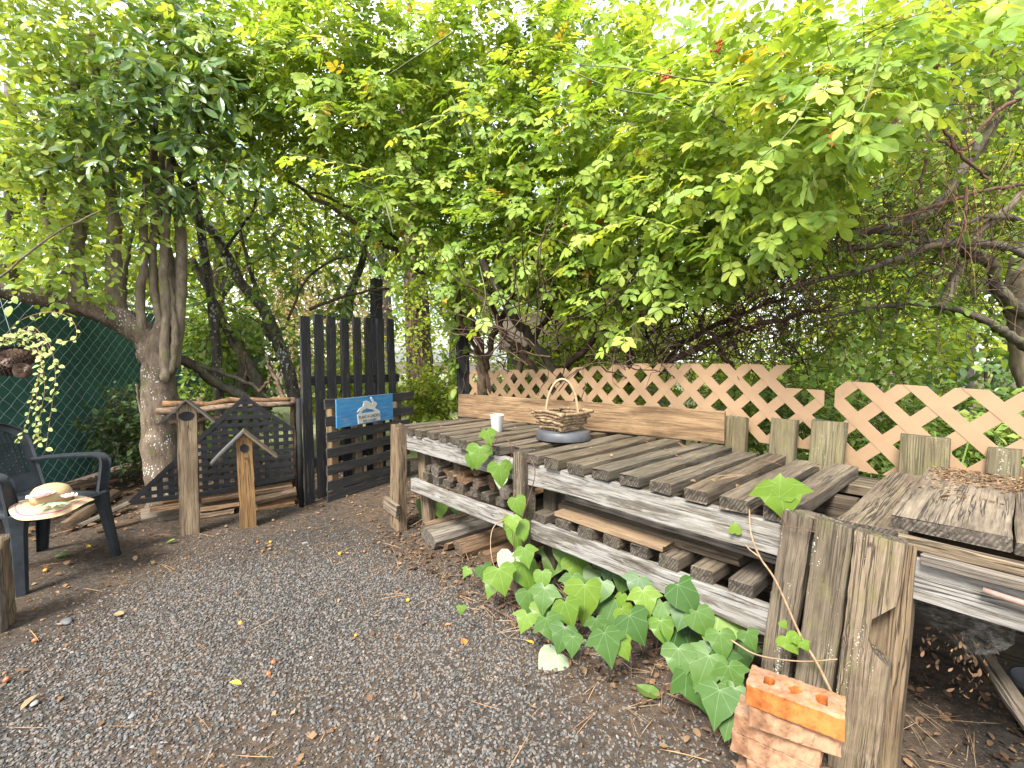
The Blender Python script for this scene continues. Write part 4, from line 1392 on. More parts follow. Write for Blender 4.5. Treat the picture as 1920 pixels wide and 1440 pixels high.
# hat
hc = gnd(100, 948, 0.455)
hat = thing('straw_hat', 'straw sun hat with striped brim and pink cloth flowers lying on the chair', 'hat', hc, rotz=R(-15))
Mh = W[hat.name] @ Matrix.Rotation(R(4), 4, 'Y')
def hatbrim():
    vs, fs = [], []
    n, k = 48, 9
    for j in range(k):
        r = 0.086 + 0.084 * j / (k - 1)
        for i in range(n):
            a = 2 * PI * i / n
            z = 0.03 + 0.022 * math.sin(2 * a + .6) * (j / (k - 1)) - 0.03 * (j / (k - 1)) ** 2 + 0.004 * math.sin(5 * a)
            vs.append((r * 1.05 * math.cos(a), r * math.sin(a), z))
    for j in range(k - 1):
        for i in range(n):
            fs.append((j * n + i, j * n + (i + 1) % n, (j + 1) * n + (i + 1) % n, (j + 1) * n + i))
    mb = MB(); mb.add(vs, fs)
    return mb
def hatmat():
    m, t, b = newmat('striped_straw')
    q = NT(t)
    ob = q.n('ShaderNodeTexCoord').outputs['Object']
    ln_ = q.n('ShaderNodeVectorMath', operation='LENGTH')
    q.l(ob, ln_.inputs[0])
    wv = q.math('SINE', q.math('MULTIPLY', ln_.outputs['Value'], 900))
    st = q.ramp(ln_.outputs['Value'], [(0.0, (0.40, 0.275, 0.145)), (0.120, (0.40, 0.275, 0.145)), (0.122, (0.13, 0.24, 0.17)), (0.128, (0.13, 0.24, 0.17)), (0.130, (0.42, 0.27, 0.13)), (0.142, (0.42, 0.27, 0.13)), (0.144, (0.34, 0.09, 0.14)), (0.150, (0.34, 0.09, 0.14)), (0.152, (0.40, 0.275, 0.145))])
    st.node.color_ramp.interpolation = 'CONSTANT'
    q.l(q.mix(0.35, st, q.ramp(wv, [(0.2, (0.6, 0.6, 0.6)), (0.8, (1.1, 1.1, 1.1))]), 'MULTIPLY'), b.inputs['Base Color'])
    b.inputs['Roughness'].default_value = 0.85
    q.l(q.bump(wv, 0.3, 0.002), b.inputs['Normal'])
    return m
M['hat'] = hatmat()
hatbrim().build('brim', M['hat'], hat, Mh, smooth=True, local=True)
lathe('crown_top', [(0.089, 0.024), (0.089, 0.055), (0.085, 0.082), (0.07, 0.105), (0.042, 0.118), (0.0, 0.121)], M['straw'], hat, Mh @ Matrix.Translation((-0.01, 0, 0)) @ Matrix.Rotation(R(0), 4, 'Y'), n=32, wob=0.02)
M['petal'] = leafmat('pink_petal', [(0.80, 0.62, 0.60), (0.85, 0.72, 0.68), (0.78, 0.52, 0.54)], 0.7, 0.2, (1, .8, .8), 0.1)
M['clothleaf'] = leafmat('cloth_leaf', [(0.22, 0.36, 0.2), (0.30, 0.42, 0.27)], 0.7, 0.15, (1, 1, .7), 0.1)
def flower(name, c_, r, n):
    mb = MB()
    for i in range(n):
        a = i * 2.4
        k = 0.35 + 0.65 * (i / n)
        tl = 1.15 * (1 - i / n) + 0.25
        d = V(math.cos(a), math.sin(a), 0)
        s_ = V(-d.y, d.x, 0)
        upv = d * math.cos(tl) + V(0, 0, 1) * math.sin(tl)
        L_ = r * k
        vs = [c_, c_ + upv * L_ * .5 + s_ * L_ * .42, c_ + upv * L_ + s_ * L_ * .3 + V(0, 0, random.gauss(0, .005)), c_ + upv * L_ * 1.08, c_ + upv * L_ - s_ * L_ * .3 + V(0, 0, random.gauss(0, .005)), c_ + upv * L_ * .5 - s_ * L_ * .42, c_ + upv * L_ * .62 - V(0, 0, .006)]
        mb.add(vs, [(0, 1, 6), (1, 2, 6), (2, 3, 6), (3, 4, 6), (4, 5, 6), (5, 0, 6)])
    return mb.build(name, M['petal'], hat)
cf = hc + V(0.035, -0.10, 0.075)
flower('cloth_flower', cf, 0.062, 26)
flower('cloth_flower', hc + V(0.13, -0.045, 0.06), 0.04, 18)
mb = MB()
for i in range(9):
    a = -1.9 + i * 0.42
    d = V(math.cos(a), math.sin(a) * .6 - .2, -0.1).normalized()
    s_ = d.cross(V(0, 0, 1)).normalized()
    c0 = hc + V(0.07 + .02 * (i % 3), -0.10, 0.05)
    vs = [c0, c0 + d * .035 + s_ * .012, c0 + d * .08, c0 + d * .035 - s_ * .012]
    mb.add(vs, [(0, 1, 2), (0, 2, 3)])
mb.build('cloth_leaf', M['clothleaf'], hat)

# ------------------------------------------------------------------ weathered edging stakes at the lower left
st = thing('timber_stump', 'split grey timber stump at the lower left in front of the chair', 'stump', gnd(8, 1180))
b0 = gnd(-16, 1188)
for dx, dy, h, wd, mt in ((0.0, 0.0, 0.41, 0.085, 'loggrey'), (-0.075, -0.03, 0.37, 0.07, 'oldpost'), (-0.02, 0.07, 0.43, 0.08, 'oldpost'), (-0.10, .05, .4, .09, 'loggrey')):
    beam('stump_piece', V(b0.x + dx, b0.y + dy, -0.04), V(b0.x + dx + random.gauss(0, .006), b0.y + dy, h), wd, 0.06, M[mt], st, V(.4, -1, 0), seg=9, rough=0.007, cham=0.18, ends=.012)

# ------------------------------------------------------------------ pine cones in a hanging planter, cones under the chair
def cone_mesh():
    mb = MB()
    n = 96
    for i in range(n):
        u = i / n
        a = i * 2.39996
        z = -0.052 + 0.10 * u
        r = 0.010 + 0.018 * math.sin(PI * min(1, u * 0.85 + 0.15)) ** 0.8
        ln_ = 0.021 * (1 - 0.55 * u)
        d = V(math.cos(a), math.sin(a), 0)
        s_ = V(-d.y, d.x, 0)
        tip = V(0, 0, z) + d * (r + ln_) + V(0, 0, 0.004 + 0.012 * u)
        wd = 0.0095 * (1 - .4 * u)
        vs = [V(0, 0, z) + d * r * .3 - s_ * wd * .5, V(0, 0, z) + d * r * .3 + s_ * wd * .5, tip + s_ * wd, tip - s_ * wd, tip + V(0, 0, -.006) + d * .001]
        mb.add(vs, [(0, 1, 2, 3), (3, 2, 4), (0, 3, 4), (1, 4, 2), (0, 4, 1)])
    return mb
cm = cone_mesh()
me_cone = bpy.data.meshes.new('pine_cone'); me_cone.from_pydata(cm.v, [], cm.f); me_cone.materials.append(M['cone'])
def pine_cone(p, rot, s, label, group):
    o = bpy.data.objects.new('pine_cone', me_cone)
    Mx = Matrix.Translation(p) @ rot.to_matrix().to_4x4() @ Matrix.Scale(s, 4)
    put(o, None, Mx)
    return tag(o, label, 'pine cone', group)
from mathutils import Euler
pc = at(14, 668, 2.95)
plt_ = thing('hanging_planter', 'small dark planter of variegated trailing vine hanging at the left edge', 'planter', pc)
lathe('planter_pot', [(0.0, -0.085), (0.085, -0.085), (0.115, 0.03), (0.121, 0.03), (0.121, 0.04), (0.108, 0.04), (0.08, -0.06), (0, -0.06)], M['darkboard'], plt_, Matrix.Translation(pc + V(-0.06, 0, 0.02)), n=20, smooth=False)
lathe('planter_soil', [(0.0, 0.018), (0.11, 0.018)], M['soil'], plt_, Matrix.Translation(pc + V(-0.06, 0, 0.02)), n=20)
for dx, dy in ((-.115, 0), (.112, 0), (0, -.11)):
    mb = MB(); mb.tube([pc + V(-.06 + dx, dy, .05), pc + V(-.06, 0, .50)], 0.0018, 4); mb.build('hanger_wire', M['steel'], plt_)
for i, (px, py, dd, e, s, lb) in enumerate(((26, 672, 2.86, (1.5, .3, .2), 1.35, 'large pine cone tucked in front of the hanging planter'), (50, 670, 2.92, (1.9, .9, .4), 1.0, 'dark pine cone at the right rim of the hanging planter'),
                                            (42, 694, 2.84, (1.2, -.5, 1), 0.95, 'lowest pine cone hanging under the planter'), (4, 690, 2.86, (1.4, .2, -.4), 1.1, 'pine cone at the left side of the hanging planter'))):
    pine_cone(at(px, py, dd), Euler(e), s, lb, 'pine cones on the hanging planter')
for i, (x, y, lb) in enumerate(((28, 936, 'first pine cone on the ground under the chair seat'), (45, 944, 'second pine cone on the ground under the chair seat'))):
    p = gnd(x, y + 30, 0.03)
    pine_cone(V(p.x - .3, p.y + .35, .035), Euler((1.4, .3, i)), 1.0, lb, 'pine cones under the chair')

# ------------------------------------------------------------------ under the right part of the bench
o = beam('scrap_lath', at(1838, 1222, 1.62), at(1960, 1395, 1.18), 0.045, 0.018, M['plank'], None, V(-.5, -.6, .6), seg=5, rough=.002)
tag(o, 'broken pale lath sloping out of the dark under the wide planks', 'lath')
pp = gnd(1925, 1395, 0.0)
o = lathe('plant_pot', [(0.06, 0.0), (0.085, 0.17), (0.093, 0.17), (0.093, 0.19), (0.085, 0.19), (0.055, 0.012), (0.0, 0.012)], M['tray'], None, Matrix.Translation(V(gnd(1962, 1330, .1).x, gnd(1962, 1330, .1).y, 0.0)), n=24)
tag(o, 'grey plastic plant pot standing in the lower right corner under the bench', 'plant pot')
o = branch('garden_tool_handle', [bl(2.985, -0.06, BZ - 0.098), bl(3.08, -0.065, BZ - 0.105), bl(3.3, -0.065, BZ - 0.115)], 0.0085, 0.009, plain('faded_pink_wood', (.25, .16, .13), .7, .2, 60), None, 8, 4, 0, .05)
tag(o, 'faded pink stick lying on the rail under the apron strips', 'stick')
def heap():
    mb = MB()
    # torn cobweb sheet with leaf bits caught in it
    n = 14
    for i in range(n):
        for j in range(6): pass
    return mb
M['web'] = plain('cobweb_grey', (.32, .31, .28), .95, .3, 50)
webm = M['web'].node_tree
wb = webm.nodes['Principled BSDF']
wq = NT(webm)
wq.l(wq.ramp(wq.noise(wq.n('ShaderNodeTexCoord').outputs['Object'], 38, 6, .8), [(.42, .0), (.7, .55)]), wb.inputs['Alpha'])
web = thing('cobweb', 'grey dusty cobweb with caught dead leaves hanging under the right rail', 'cobweb', bl(2.95, .05, .5))
mb = MB()
nu_, nv_ = 12, 7
def webp(u, v):
    s = 2.83 + 0.22 * u
    top = BZ - 0.20
    sag = 0.13 * math.sin(PI * (u * .8 + .1)) * v + .02 * noise.noise(V(u * 4, v * 4, 0))
    return bl(s, 0.02 + 0.10 * v * (.6 + .4 * math.sin(u * 5)), top - sag - .02 * v)
mb.add([webp(i / nu_, j / nv_) for i in range(nu_ + 1) for j in range(nv_ + 1)], [(i * (nv_ + 1) + j, (i + 1) * (nv_ + 1) + j, (i + 1) * (nv_ + 1) + j + 1, i * (nv_ + 1) + j + 1) for i in range(nu_) for j in range(nv_)])
mb.build('web_sheet', M['web'], web)

# ------------------------------------------------------------------ foliage machinery
def leaf_tpl(wd=0.5, fold=0.16, curl=0.18, fine=True, shape=(0.34, 0.5, 0.36)):
    """one leaf along +X, length 1"""
    if fine:
        us, hw = (0.28, 0.56, 0.82), shape
        vs = [(0, 0, 0)]; ed = [0.5]
        for u, h in zip(us, hw):
            z = -curl * u * u
            vs += [(u, h * wd, z + fold * h * wd * 2), (u, 0, z), (u, -h * wd, z + fold * h * wd * 2)]
            ed += [1, 0, 1]
        vs.append((1, 0, -curl)); ed.append(1.0)
        fs = [(0, 2, 1), (0, 3, 2)]
        for k in (1, 4):
            fs += [(k, k + 1, k + 3), (k + 1, k + 4, k + 3), (k + 1, k + 2, k + 4), (k + 2, k + 5, k + 4)]
        fs += [(7, 8, 10), (8, 9, 10)]
    else:
        z = -curl * 0.25
        vs = [(0, 0, 0), (0.45, 0.5 * wd, z + fold * wd), (0.45, 0, z), (0.45, -0.5 * wd, z + fold * wd), (1, 0, -curl)]
        ed = [.5, 1, 0, 1, 1]
        fs = [(0, 2, 1), (0, 3, 2), (1, 2, 4), (2, 3, 4)]
    return np.array(vs, float), np.array(fs, int), np.array(ed, float)

def join_tpl(parts):
    Vs, Fs, Es, b = [], [], [], 0
    for v, f, e in parts:
        Vs.append(v); Fs.append(f + b); Es.append(e); b += len(v)
    return np.concatenate(Vs), np.concatenate(Fs), np.concatenate(Es)

def xf(tpl, s, rz, t, rx=0.0):
    v, f, e = tpl
    c_, s_ = math.cos(rz), math.sin(rz)
    cx_, sx_ = math.cos(rx), math.sin(rx)
    Rz = np.array([[c_, -s_, 0], [s_, c_, 0], [0, 0, 1]])
    Rx = np.array([[1, 0, 0], [0, cx_, -sx_], [0, sx_, cx_]])
    return (v * s) @ Rx.T @ Rz.T + np.array(t), f, e

def petiole(p0, p1, w=0.008):
    p0, p1 = np.array(p0, float), np.array(p1, float)
    d = p1 - p0; s = np.array([-d[1], d[0], 0]); s = s / (np.linalg.norm(s) + 1e-9) * w
    return np.array([p0 - s, p0 + s, p1 + s * .6, p1 - s * .6]), np.array([[0, 1, 2], [0, 2, 3]]), np.array([.5, .5, .5, .5])

lf = leaf_tpl(0.56, 0.13, 0.16)
ROSE = [join_tpl([petiole((0, 0, 0), (.62, 0, -.02)), xf(lf, 0.44, 0, (0.58, 0, -.02)), xf(lf, 0.40, 1.0 + a, (0.52, .01, -.015), .12), xf(lf, 0.40, -1.0 - b, (0.52, -.01, -.015), -.12),
                  xf(lf, 0.33, 1.1 - b, (0.26, .01, -.01), .2), xf(lf, 0.33, -1.1 + a, (0.26, -.01, -.01), -.2)]) for a, b in ((0, 0), (.15, -.1), (-.1, .2))]
LAUREL = [join_tpl([petiole((0, 0, 0), (.12, 0, 0), .01), xf(leaf_tpl(w_, .16, c_, True, (.36, .5, .40)), .9, 0, (.1, 0, 0))]) for w_, c_ in ((.38, .12), (.42, .3), (.36, .2))]
OVAL = [leaf_tpl(.62, .12, .2, True, (.42, .5, .36)), leaf_tpl(.55, .2, .1, True, (.36, .5, .38)), leaf_tpl(.66, .05, .3, True, (.44, .5, .34))]
COARSE = [leaf_tpl(.6, .15, .25, False), leaf_tpl(.5, .1, .05, False), leaf_tpl(.7, .2, .15, False)]
VARI = [leaf_tpl(.62, .12, .15, True, (.44, .5, .34))]

def tpl_mesh(name, tpl, m):
    v, f, e = tpl
    me = bpy.data.meshes.new(name)
    me.from_pydata([tuple(x) for x in v], [], [tuple(int(i) for i in x) for x in f])
    me.attributes.new('edge', 'FLOAT', 'POINT').data.foreach_set('value', e)
    me.materials.append(m)
    return me

def rot_frames(d, n):
    d = d / (np.linalg.norm(d, axis=1, keepdims=True) + 1e-9)
    n = n - d * np.sum(n * d, axis=1, keepdims=True)
    n = n / (np.linalg.norm(n, axis=1, keepdims=True) + 1e-9)
    y = np.cross(n, d)
    return np.stack([d, y, n], axis=2)           # columns

def leaves_obj(name, tpls, P, D, N, S, T, m, parent):
    """all leaves joined into one mesh"""
    VV, FF, TT, EE, b = [], [], [], [], 0
    Rm = rot_frames(D, N)
    which = rng.integers(0, len(tpls), len(P))
    for k, (v, f, e) in enumerate(tpls):
        ix = np.nonzero(which == k)[0]
        if len(ix) == 0: continue
        vv = np.einsum('nij,vj->nvi', Rm[ix] * S[ix, None, None], v) + P[ix, None, :]
        nv = len(v)
        VV.append(vv.reshape(-1, 3))
        FF.append((f[None] + (np.arange(len(ix)) * nv)[:, None, None] + b).reshape(-1, 3))
        TT.append(np.repeat(T[ix], nv)); EE.append(np.tile(e, len(ix)))
        b += nv * len(ix)
    VV, FF, TT, EE = map(np.concatenate, (VV, FF, TT, EE))
    off = np.array(W[parent.name].translation) if parent is not None else np.zeros(3)
    VV = VV - off
    me = bpy.data.meshes.new(name)
    me.vertices.add(len(VV)); me.vertices.foreach_set('co', VV.ravel().astype(np.float32))
    me.loops.add(FF.size); me.loops.foreach_set('vertex_index', FF.ravel().astype(np.int32))
    me.polygons.add(len(FF)); me.polygons.foreach_set('loop_start', np.arange(0, FF.size, 3, dtype=np.int32))
    me.update(calc_edges=True)
    me.attributes.new('tint', 'FLOAT', 'POINT').data.foreach_set('value', TT.astype(np.float32))
    me.attributes.new('edge', 'FLOAT', 'POINT').data.foreach_set('value', EE.astype(np.float32))
    me.materials.append(m)
    o = bpy.data.objects.new(name, me)
    put(o, parent, Matrix.Translation(off))
    o['kind'] = 'stuff'
    return o

def project(P):
    q_ = P - np.array(CAM)
    d = q_ @ np.array(FWD)
    return 960 + F * (q_ @ np.array(RT)) / d, 720 - F * (q_ @ np.array(UP)) / d, d

def place_leaves(thing_, tpls, arr, m, n_single=300, part='leaf', rest='foliage'):
    """the leaves that show largest become parts of their own, the rest one mesh"""
    P, D, N, S, T = arr
    px, py, d = project(P)
    vis = (px > -10) & (px < 1930) & (py > 0) & (py < 1440) & (d > 0.3)
    score = np.where(vis, S / np.maximum(d, .1), 0)
    order = np.argsort(-score)
    ns = min(n_single, int(vis.sum()))
    one, restx = order[:ns], order[ns:]
    if ns:
        ms = [tpl_mesh(part, t_, m) for t_ in tpls]
        Rm = rot_frames(D[one], N[one])
        Wi = W[thing_.name].inverted()
        for i, ix in enumerate(one):
            o = bpy.data.objects.new(part, ms[i % len(ms)])
            Mx = Matrix(((*Rm[i][0], 0), (*Rm[i][1], 0), (*Rm[i][2], 0), (0, 0, 0, 1))) @ Matrix.Scale(float(S[ix]), 4)
            Mx.translation = Vector(P[ix])
            C.objects.link(o)
            o.parent = thing_
            o.matrix_basis = Wi @ Mx
    if len(restx):
        leaves_obj(rest, tpls, P[restx], D[restx], N[restx], S[restx], T[restx], m, thing_)

def rdir(n):
    v = rng.normal(size=(n, 3))
    return v / np.linalg.norm(v, axis=1, keepdims=True)

def sprays(blobs, n, per, size, step, shell=(0.45, 1.05), out=1.0, droop=0.25, up=0.7, face=0.35, rnd=0.35, bias=None, flat=1.0, svar=0.25):
    """twigs growing out of blobs (centre, radius); returns leaf arrays and twig polylines"""
    cs = np.array([tuple(b[0]) for b in blobs]); rs = np.array([b[1] for b in blobs], float)
    wts = rs ** 2; wts /= wts.sum()
    ix = rng.choice(len(blobs), n, p=wts)
    rd = rdir(n)
    if bias is not None:
        rd = rd + np.array(bias) * rng.uniform(0, 1, (n, 1)); rd /= np.linalg.norm(rd, axis=1, keepdims=True)
    rr = rng.uniform(shell[0], shell[1], n)
    sc_ = np.array([1, 1, flat])
    p0 = cs[ix] + rd * sc_ * (rs[ix] * rr)[:, None]
    td = rd * out + rdir(n) * 0.6 + np.array([0, 0, -droop])
    td /= np.linalg.norm(td, axis=1, keepdims=True)
    PP, DD, NN, lines = [], [], [], []
    base = np.array([0, 0, 1.0])
    cur = p0.copy(); dirs = td.copy()
    pts = [cur.copy()]
    for k in range(per):
        dirs = dirs + np.array([0, 0, -droop * .25]) + rng.normal(size=(n, 3)) * .12
        dirs /= np.linalg.norm(dirs, axis=1, keepdims=True)
        cur = cur + dirs * step
        pts.append(cur.copy())
        side = np.cross(dirs, base); side /= np.linalg.norm(side, axis=1, keepdims=True) + 1e-9
        sg = 1 if k % 2 else -1
        if k == per - 1: sg = 0
        d = dirs * .75 + side * sg * .9 + rng.normal(size=(n, 3)) * rnd * .6 + np.array([0, 0, -droop * .3])
        nn = base * up + rd * face + rng.normal(size=(n, 3)) * rnd
        PP.append(cur.copy()); DD.append(d); NN.append(nn)
    P, D, N = np.concatenate(PP), np.concatenate(DD), np.concatenate(NN)
    S = size * (1 + rng.normal(size=len(P)) * svar).clip(.45, 1.6)
    T = rng.uniform(0, 1, len(P))
    return (P, D, N, S, T), np.stack(pts, 1)

def cat(*arrs):
    return tuple(np.concatenate(x) for x in zip(*arrs))

def twigs_obj(name, lines, r, m, parent, step=1):
    """thin three-sided twigs joined in one mesh"""
    n, k, _ = lines.shape
    d = np.gradient(lines, axis=1)
    d /= np.linalg.norm(d, axis=2, keepdims=True) + 1e-9
    a = np.cross(d, np.array([0.31, 0.17, 0.93])); a /= np.linalg.norm(a, axis=2, keepdims=True) + 1e-9
    b = np.cross(d, a)
    rad = (r * np.linspace(1, .45, k))[None, :, None]
    if hasattr(r, '__len__'): pass
    ring = [lines + (a * math.cos(t_) + b * math.sin(t_)) * rad for t_ in (0, 2.094, 4.189)]
    VV = np.stack(ring, 2).reshape(-1, 3)
    bi = (np.arange(n) * k * 3)[:, None, None]
    q_ = []
    for i in range(k - 1):
        for j in range(3):
            q_.append((i * 3 + j, i * 3 + (j + 1) % 3, (i + 1) * 3 + (j + 1) % 3, (i + 1) * 3 + j))
    FF = (np.array(q_)[None] + bi).reshape(-1, 4)
    off = np.array(W[parent.name].translation) if parent is not None else np.zeros(3)
    me = bpy.data.meshes.new(name)
    me.vertices.add(len(VV)); me.vertices.foreach_set('co', (VV - off).ravel().astype(np.float32))
    me.loops.add(FF.size); me.loops.foreach_set('vertex_index', FF.ravel().astype(np.int32))
    me.polygons.add(len(FF)); me.polygons.foreach_set('loop_start', np.arange(0, FF.size, 4, dtype=np.int32))
    me.update(calc_edges=True)
    me.materials.append(m)
    o = put(bpy.data.objects.new(name, me), parent, Matrix.Translation(off))
    o['kind'] = 'stuff'
    return o

M['rose'] = leafmat('rose_leaf', [(0.15, 0.25, 0.038), (0.195, 0.30, 0.046), (0.24, 0.345, 0.054), (0.285, 0.375, 0.064), (0.34, 0.40, 0.075)], 0.5, 0.48, spec=0.35)
M['pale'] = leafmat('pale_leaf', [(0.17, 0.26, 0.05), (0.22, 0.32, 0.065), (0.28, 0.36, 0.08), (0.33, 0.37, 0.07)], 0.5, 0.45, spec=0.3)
M['glossy'] = leafmat('glossy_dark_leaf', [(0.065, 0.125, 0.032), (0.085, 0.155, 0.038), (0.12, 0.20, 0.048), (0.2, 0.26, 0.06)], 0.3, 0.35, spec=0.5)
M['laurel'] = leafmat('laurel_leaf', [(0.08, 0.145, 0.028), (0.115, 0.195, 0.036), (0.16, 0.245, 0.045), (0.25, 0.29, 0.06)], 0.35, 0.4, spec=0.5)
M['bright'] = leafmat('bright_leaf', [(0.15, 0.24, 0.025), (0.21, 0.30, 0.035), (0.28, 0.35, 0.045), (0.37, 0.37, 0.05)], 0.6, 0.5, spec=0.2)
M['mid'] = leafmat('mid_green_leaf', [(0.10, 0.18, 0.032), (0.14, 0.23, 0.04), (0.19, 0.28, 0.05), (0.26, 0.31, 0.065)], 0.55, 0.4, spec=0.3)
M['shade'] = leafmat('deep_green_leaf', [(0.03, 0.065, 0.018), (0.05, 0.09, 0.024), (0.075, 0.12, 0.03)], 0.5, 0.35, spec=0.3)
M['rust'] = leafmat('rusty_leaf', [(0.32, 0.21, 0.16), (0.40, 0.28, 0.22), (0.22, 0.2, 0.07), (0.45, 0.36, 0.28)], 0.7, 0.35, spec=0.1)
M['dead'] = leafmat('dead_leaf', [(0.085, 0.05, 0.03), (0.15, 0.088, 0.048), (0.19, 0.118, 0.066), (0.26, 0.175, 0.10)], 0.8, 0.2, (1.1, .9, .6), spec=0.1)
M['dorange'] = leafmat('orange_dead_leaf', [(0.40, 0.13, 0.035), (0.50, 0.20, 0.05)], 0.7, 0.25, (1.1, .9, .6), spec=0.2)
M['yellow'] = leafmat('yellow_leaf', [(0.5, 0.36, 0.05), (0.55, 0.42, 0.10)], 0.7, 0.3, spec=0.2)
M['vari'] = leafmat('variegated_leaf', [(0.13, 0.22, 0.05), (0.20, 0.28, 0.07)], 0.5, 0.35, edge=(0.34, 0.37, 0.11))
IVC = [(0.032, 0.078, 0.016), (0.048, 0.10, 0.02), (0.07, 0.13, 0.023), (0.038, 0.085, 0.022)]
M['ivy'] = leafmat('ivy_leaf', IVC, 0.4, 0.2, spec=0.22, veins=(0.14, 0.22, 0.09))
M['ivyyoung'] = leafmat('young_ivy_leaf', [(0.075, 0.145, 0.016), (0.115, 0.19, 0.022), (0.09, 0.165, 0.019), (0.14, 0.215, 0.026)], 0.4, 0.28, spec=0.22, veins=(0.2, 0.3, 0.11))
M['ivypale'] = leafmat('pale_ivy_underside', [(0.26, 0.31, 0.19), (0.29, 0.34, 0.21)], 0.6, 0.2, spec=0.2, veins=(0.55, 0.58, 0.42))

# ------------------------------------------------------------------ climbing rose over the bench
def B(*rows, k=lambda d: 1.0): return [(at(px, py, d * k(d)), r * k(d)) for px, py, d, r in rows]
rose = thing('climbing_rose', 'huge bright green climbing rose arching over the back of the workbench', 'rose bush', at(960, 700, 4.4))
rb = B((420, 190, 3.5, .34), (500, 130, 3.5, .45), (470, 250, 3.5, .26), (620, 170, 3.5, .5), (640, 290, 3.6, .28), (760, 120, 3.6, .5), (760, 260, 3.6, .5), (740, 400, 3.7, .26),
       (820, 430, 3.7, .3), (900, 200, 3.6, .55), (900, 360, 3.6, .42), (880, 490, 3.6, .24), (960, 470, 3.4, .34), (1040, 280, 3.4, .55), (1040, 430, 3.3, .42), (1010, 540, 3.3, .22),
       (1130, 520, 3.1, .32), (1150, 585, 3.0, .2), (1180, 340, 3.0, .5), (1220, 470, 2.9, .34), (1270, 530, 2.8, .22), (1310, 390, 2.7, .36), (1330, 280, 2.6, .36), (1340, 490, 2.7, .26),
       (1420, 420, 2.5, .24), (1430, 320, 2.3, .27), (1480, 230, 2.1, .26), (1560, 230, 2.0, .17), (1570, 140, 1.95, .2), (1640, 150, 1.9, .15), (1480, 130, 2.2, .26), (1400, 500, 2.6, .16),
       (1220, 230, 2.9, .36), (1080, 150, 3.3, .42), (930, 60, 3.6, .5), (650, 30, 3.6, .5), (1440, 20, 2.4, .3), (1640, 40, 2.1, .25), (430, 40, 3.7, .4), (1120, 30, 3.5, .35), k=lambda d: float(np.interp(d, [1.9, 2.5, 3.0], [1.05, 1.14, 1.2])))
arr1, ln1 = sprays(rb, 2300, 5, 0.158, 0.062, (0.35, 1.05), droop=0.35, up=0.75, face=0.3, rnd=0.3, bias=(0, -0.5, 0.25))
# keep the lower hem of the rose where it hangs over the lattice and the gate
def hem(arr, px_, py_, grow=0.0):
    px, py, d = project(arr[0])
    lim = np.interp(px, px_, py_) + rng.normal(size=len(px)) * 9
    ok = py + F * arr[3] * .3 / d < lim
    return tuple(x[ok] for x in arr), ok
arr1, okr = hem(arr1, [300, 350, 430, 500, 600, 700, 780, 860, 900, 960, 1000, 1060, 1100, 1150, 1200, 1300, 1400, 1480, 1550, 1620, 1700, 1800], [180, 220, 320, 325, 350, 450, 600, 590, 590, 570, 560, 580, 610, 640, 610, 565, 560, 490, 410, 310, 240, 190])
# loose hanging shoots
shoots = []
def shoot(pts, n, size):
    p = spline([at(*q_) for q_ in pts], 8)
    k = len(p)
    P, D, N = [], [], []
    for i in range(n):
        f = (i + .5) / n * (k - 1)
        i0 = min(int(f), k - 2)
        q_ = p[i0].lerp(p[i0 + 1], f - i0)
        t_ = (p[i0 + 1] - p[i0]).normalized()
        s_ = t_.cross(V(0, 0, 1)).normalized() * (1 if i % 2 else -1)
        P.append(tuple(q_)); D.append(tuple(t_ * .6 + s_ * .9 + V(0, -.25, -.25) + Vector(rng.normal(size=3)) * .2)); N.append(tuple(V(0, -.45, .8) + Vector(rng.normal(size=3)) * .22))
    shoots.append((np.array(P), np.array(D), np.array(N), size * (1 + rng.normal(size=n) * .15), rng.uniform(.35, 1, n)))
    mb = MB(); mb.tube(p, [0.0045 * (1 - .7 * i / k) for i in range(k)], 5)
    mb.build('cane', M['greencane'], rose, smooth=True)
shoot([(800, 340, 3.3), (720, 325, 3.1), (640, 305, 3.0), (535, 285, 2.95)], 12, .14)
shoot([(760, 380, 3.2), (690, 350, 3.0), (600, 310, 2.95)], 8, .14)
shoot([(960, 260, 3.1), (860, 210, 2.9), (740, 260, 2.8)], 10, .14)
shoot([(1300, 440, 2.6), (1200, 410, 2.5), (1090, 440, 2.5)], 9, .14)
shoot([(1400, 160, 2.2), (1300, 150, 2.1), (1190, 130, 2.2), (1060, 120, 2.3)], 10, .13)
shoot([(1540, 120, 1.9), (1500, 220, 1.7), (1420, 300, 1.7), (1330, 350, 1.8)], 13, .13)
shoot([(1660, 70, 1.8), (1630, 170, 1.6), (1600, 260, 1.6)], 9, .125)
shoot([(1280, 560, 2.6), (1200, 600, 2.55), (1140, 650, 2.5)], 6, .13)
shoot([(900, 500, 3.2), (910, 560, 3.1), (890, 620, 3.05)], 6, .12)
shoot([(700, 470, 3.6), (740, 560, 3.6), (770, 640, 3.6)], 9, .13)
shoot([(1460, 470, 2.4), (1500, 420, 2.3), (1540, 330, 2.2)], 7, .13)
pick = rng.uniform(size=len(arr1[0]))
old_ = tuple(x[pick < .016] for x in arr1)
arr1 = tuple(x[pick >= .016] for x in arr1)
place_leaves(rose, ROSE, cat(arr1, *shoots), M['rose'], 300)
leaves_obj('yellowing_leaves', ROSE, old_[0], old_[1], old_[2], old_[3] * .9, old_[4], M['yellow'], rose)
pick = rng.choice(len(arr1[0]), 70)
leaves_obj('withered_leaves', OVAL, arr1[0][pick], arr1[1][pick] + np.array([0, 0, -.8]), arr1[2][pick], arr1[3][pick] * .45, arr1[4][pick], M['dorange'], rose)
pxt, pyt, _ = project(ln1[:, -1, :])
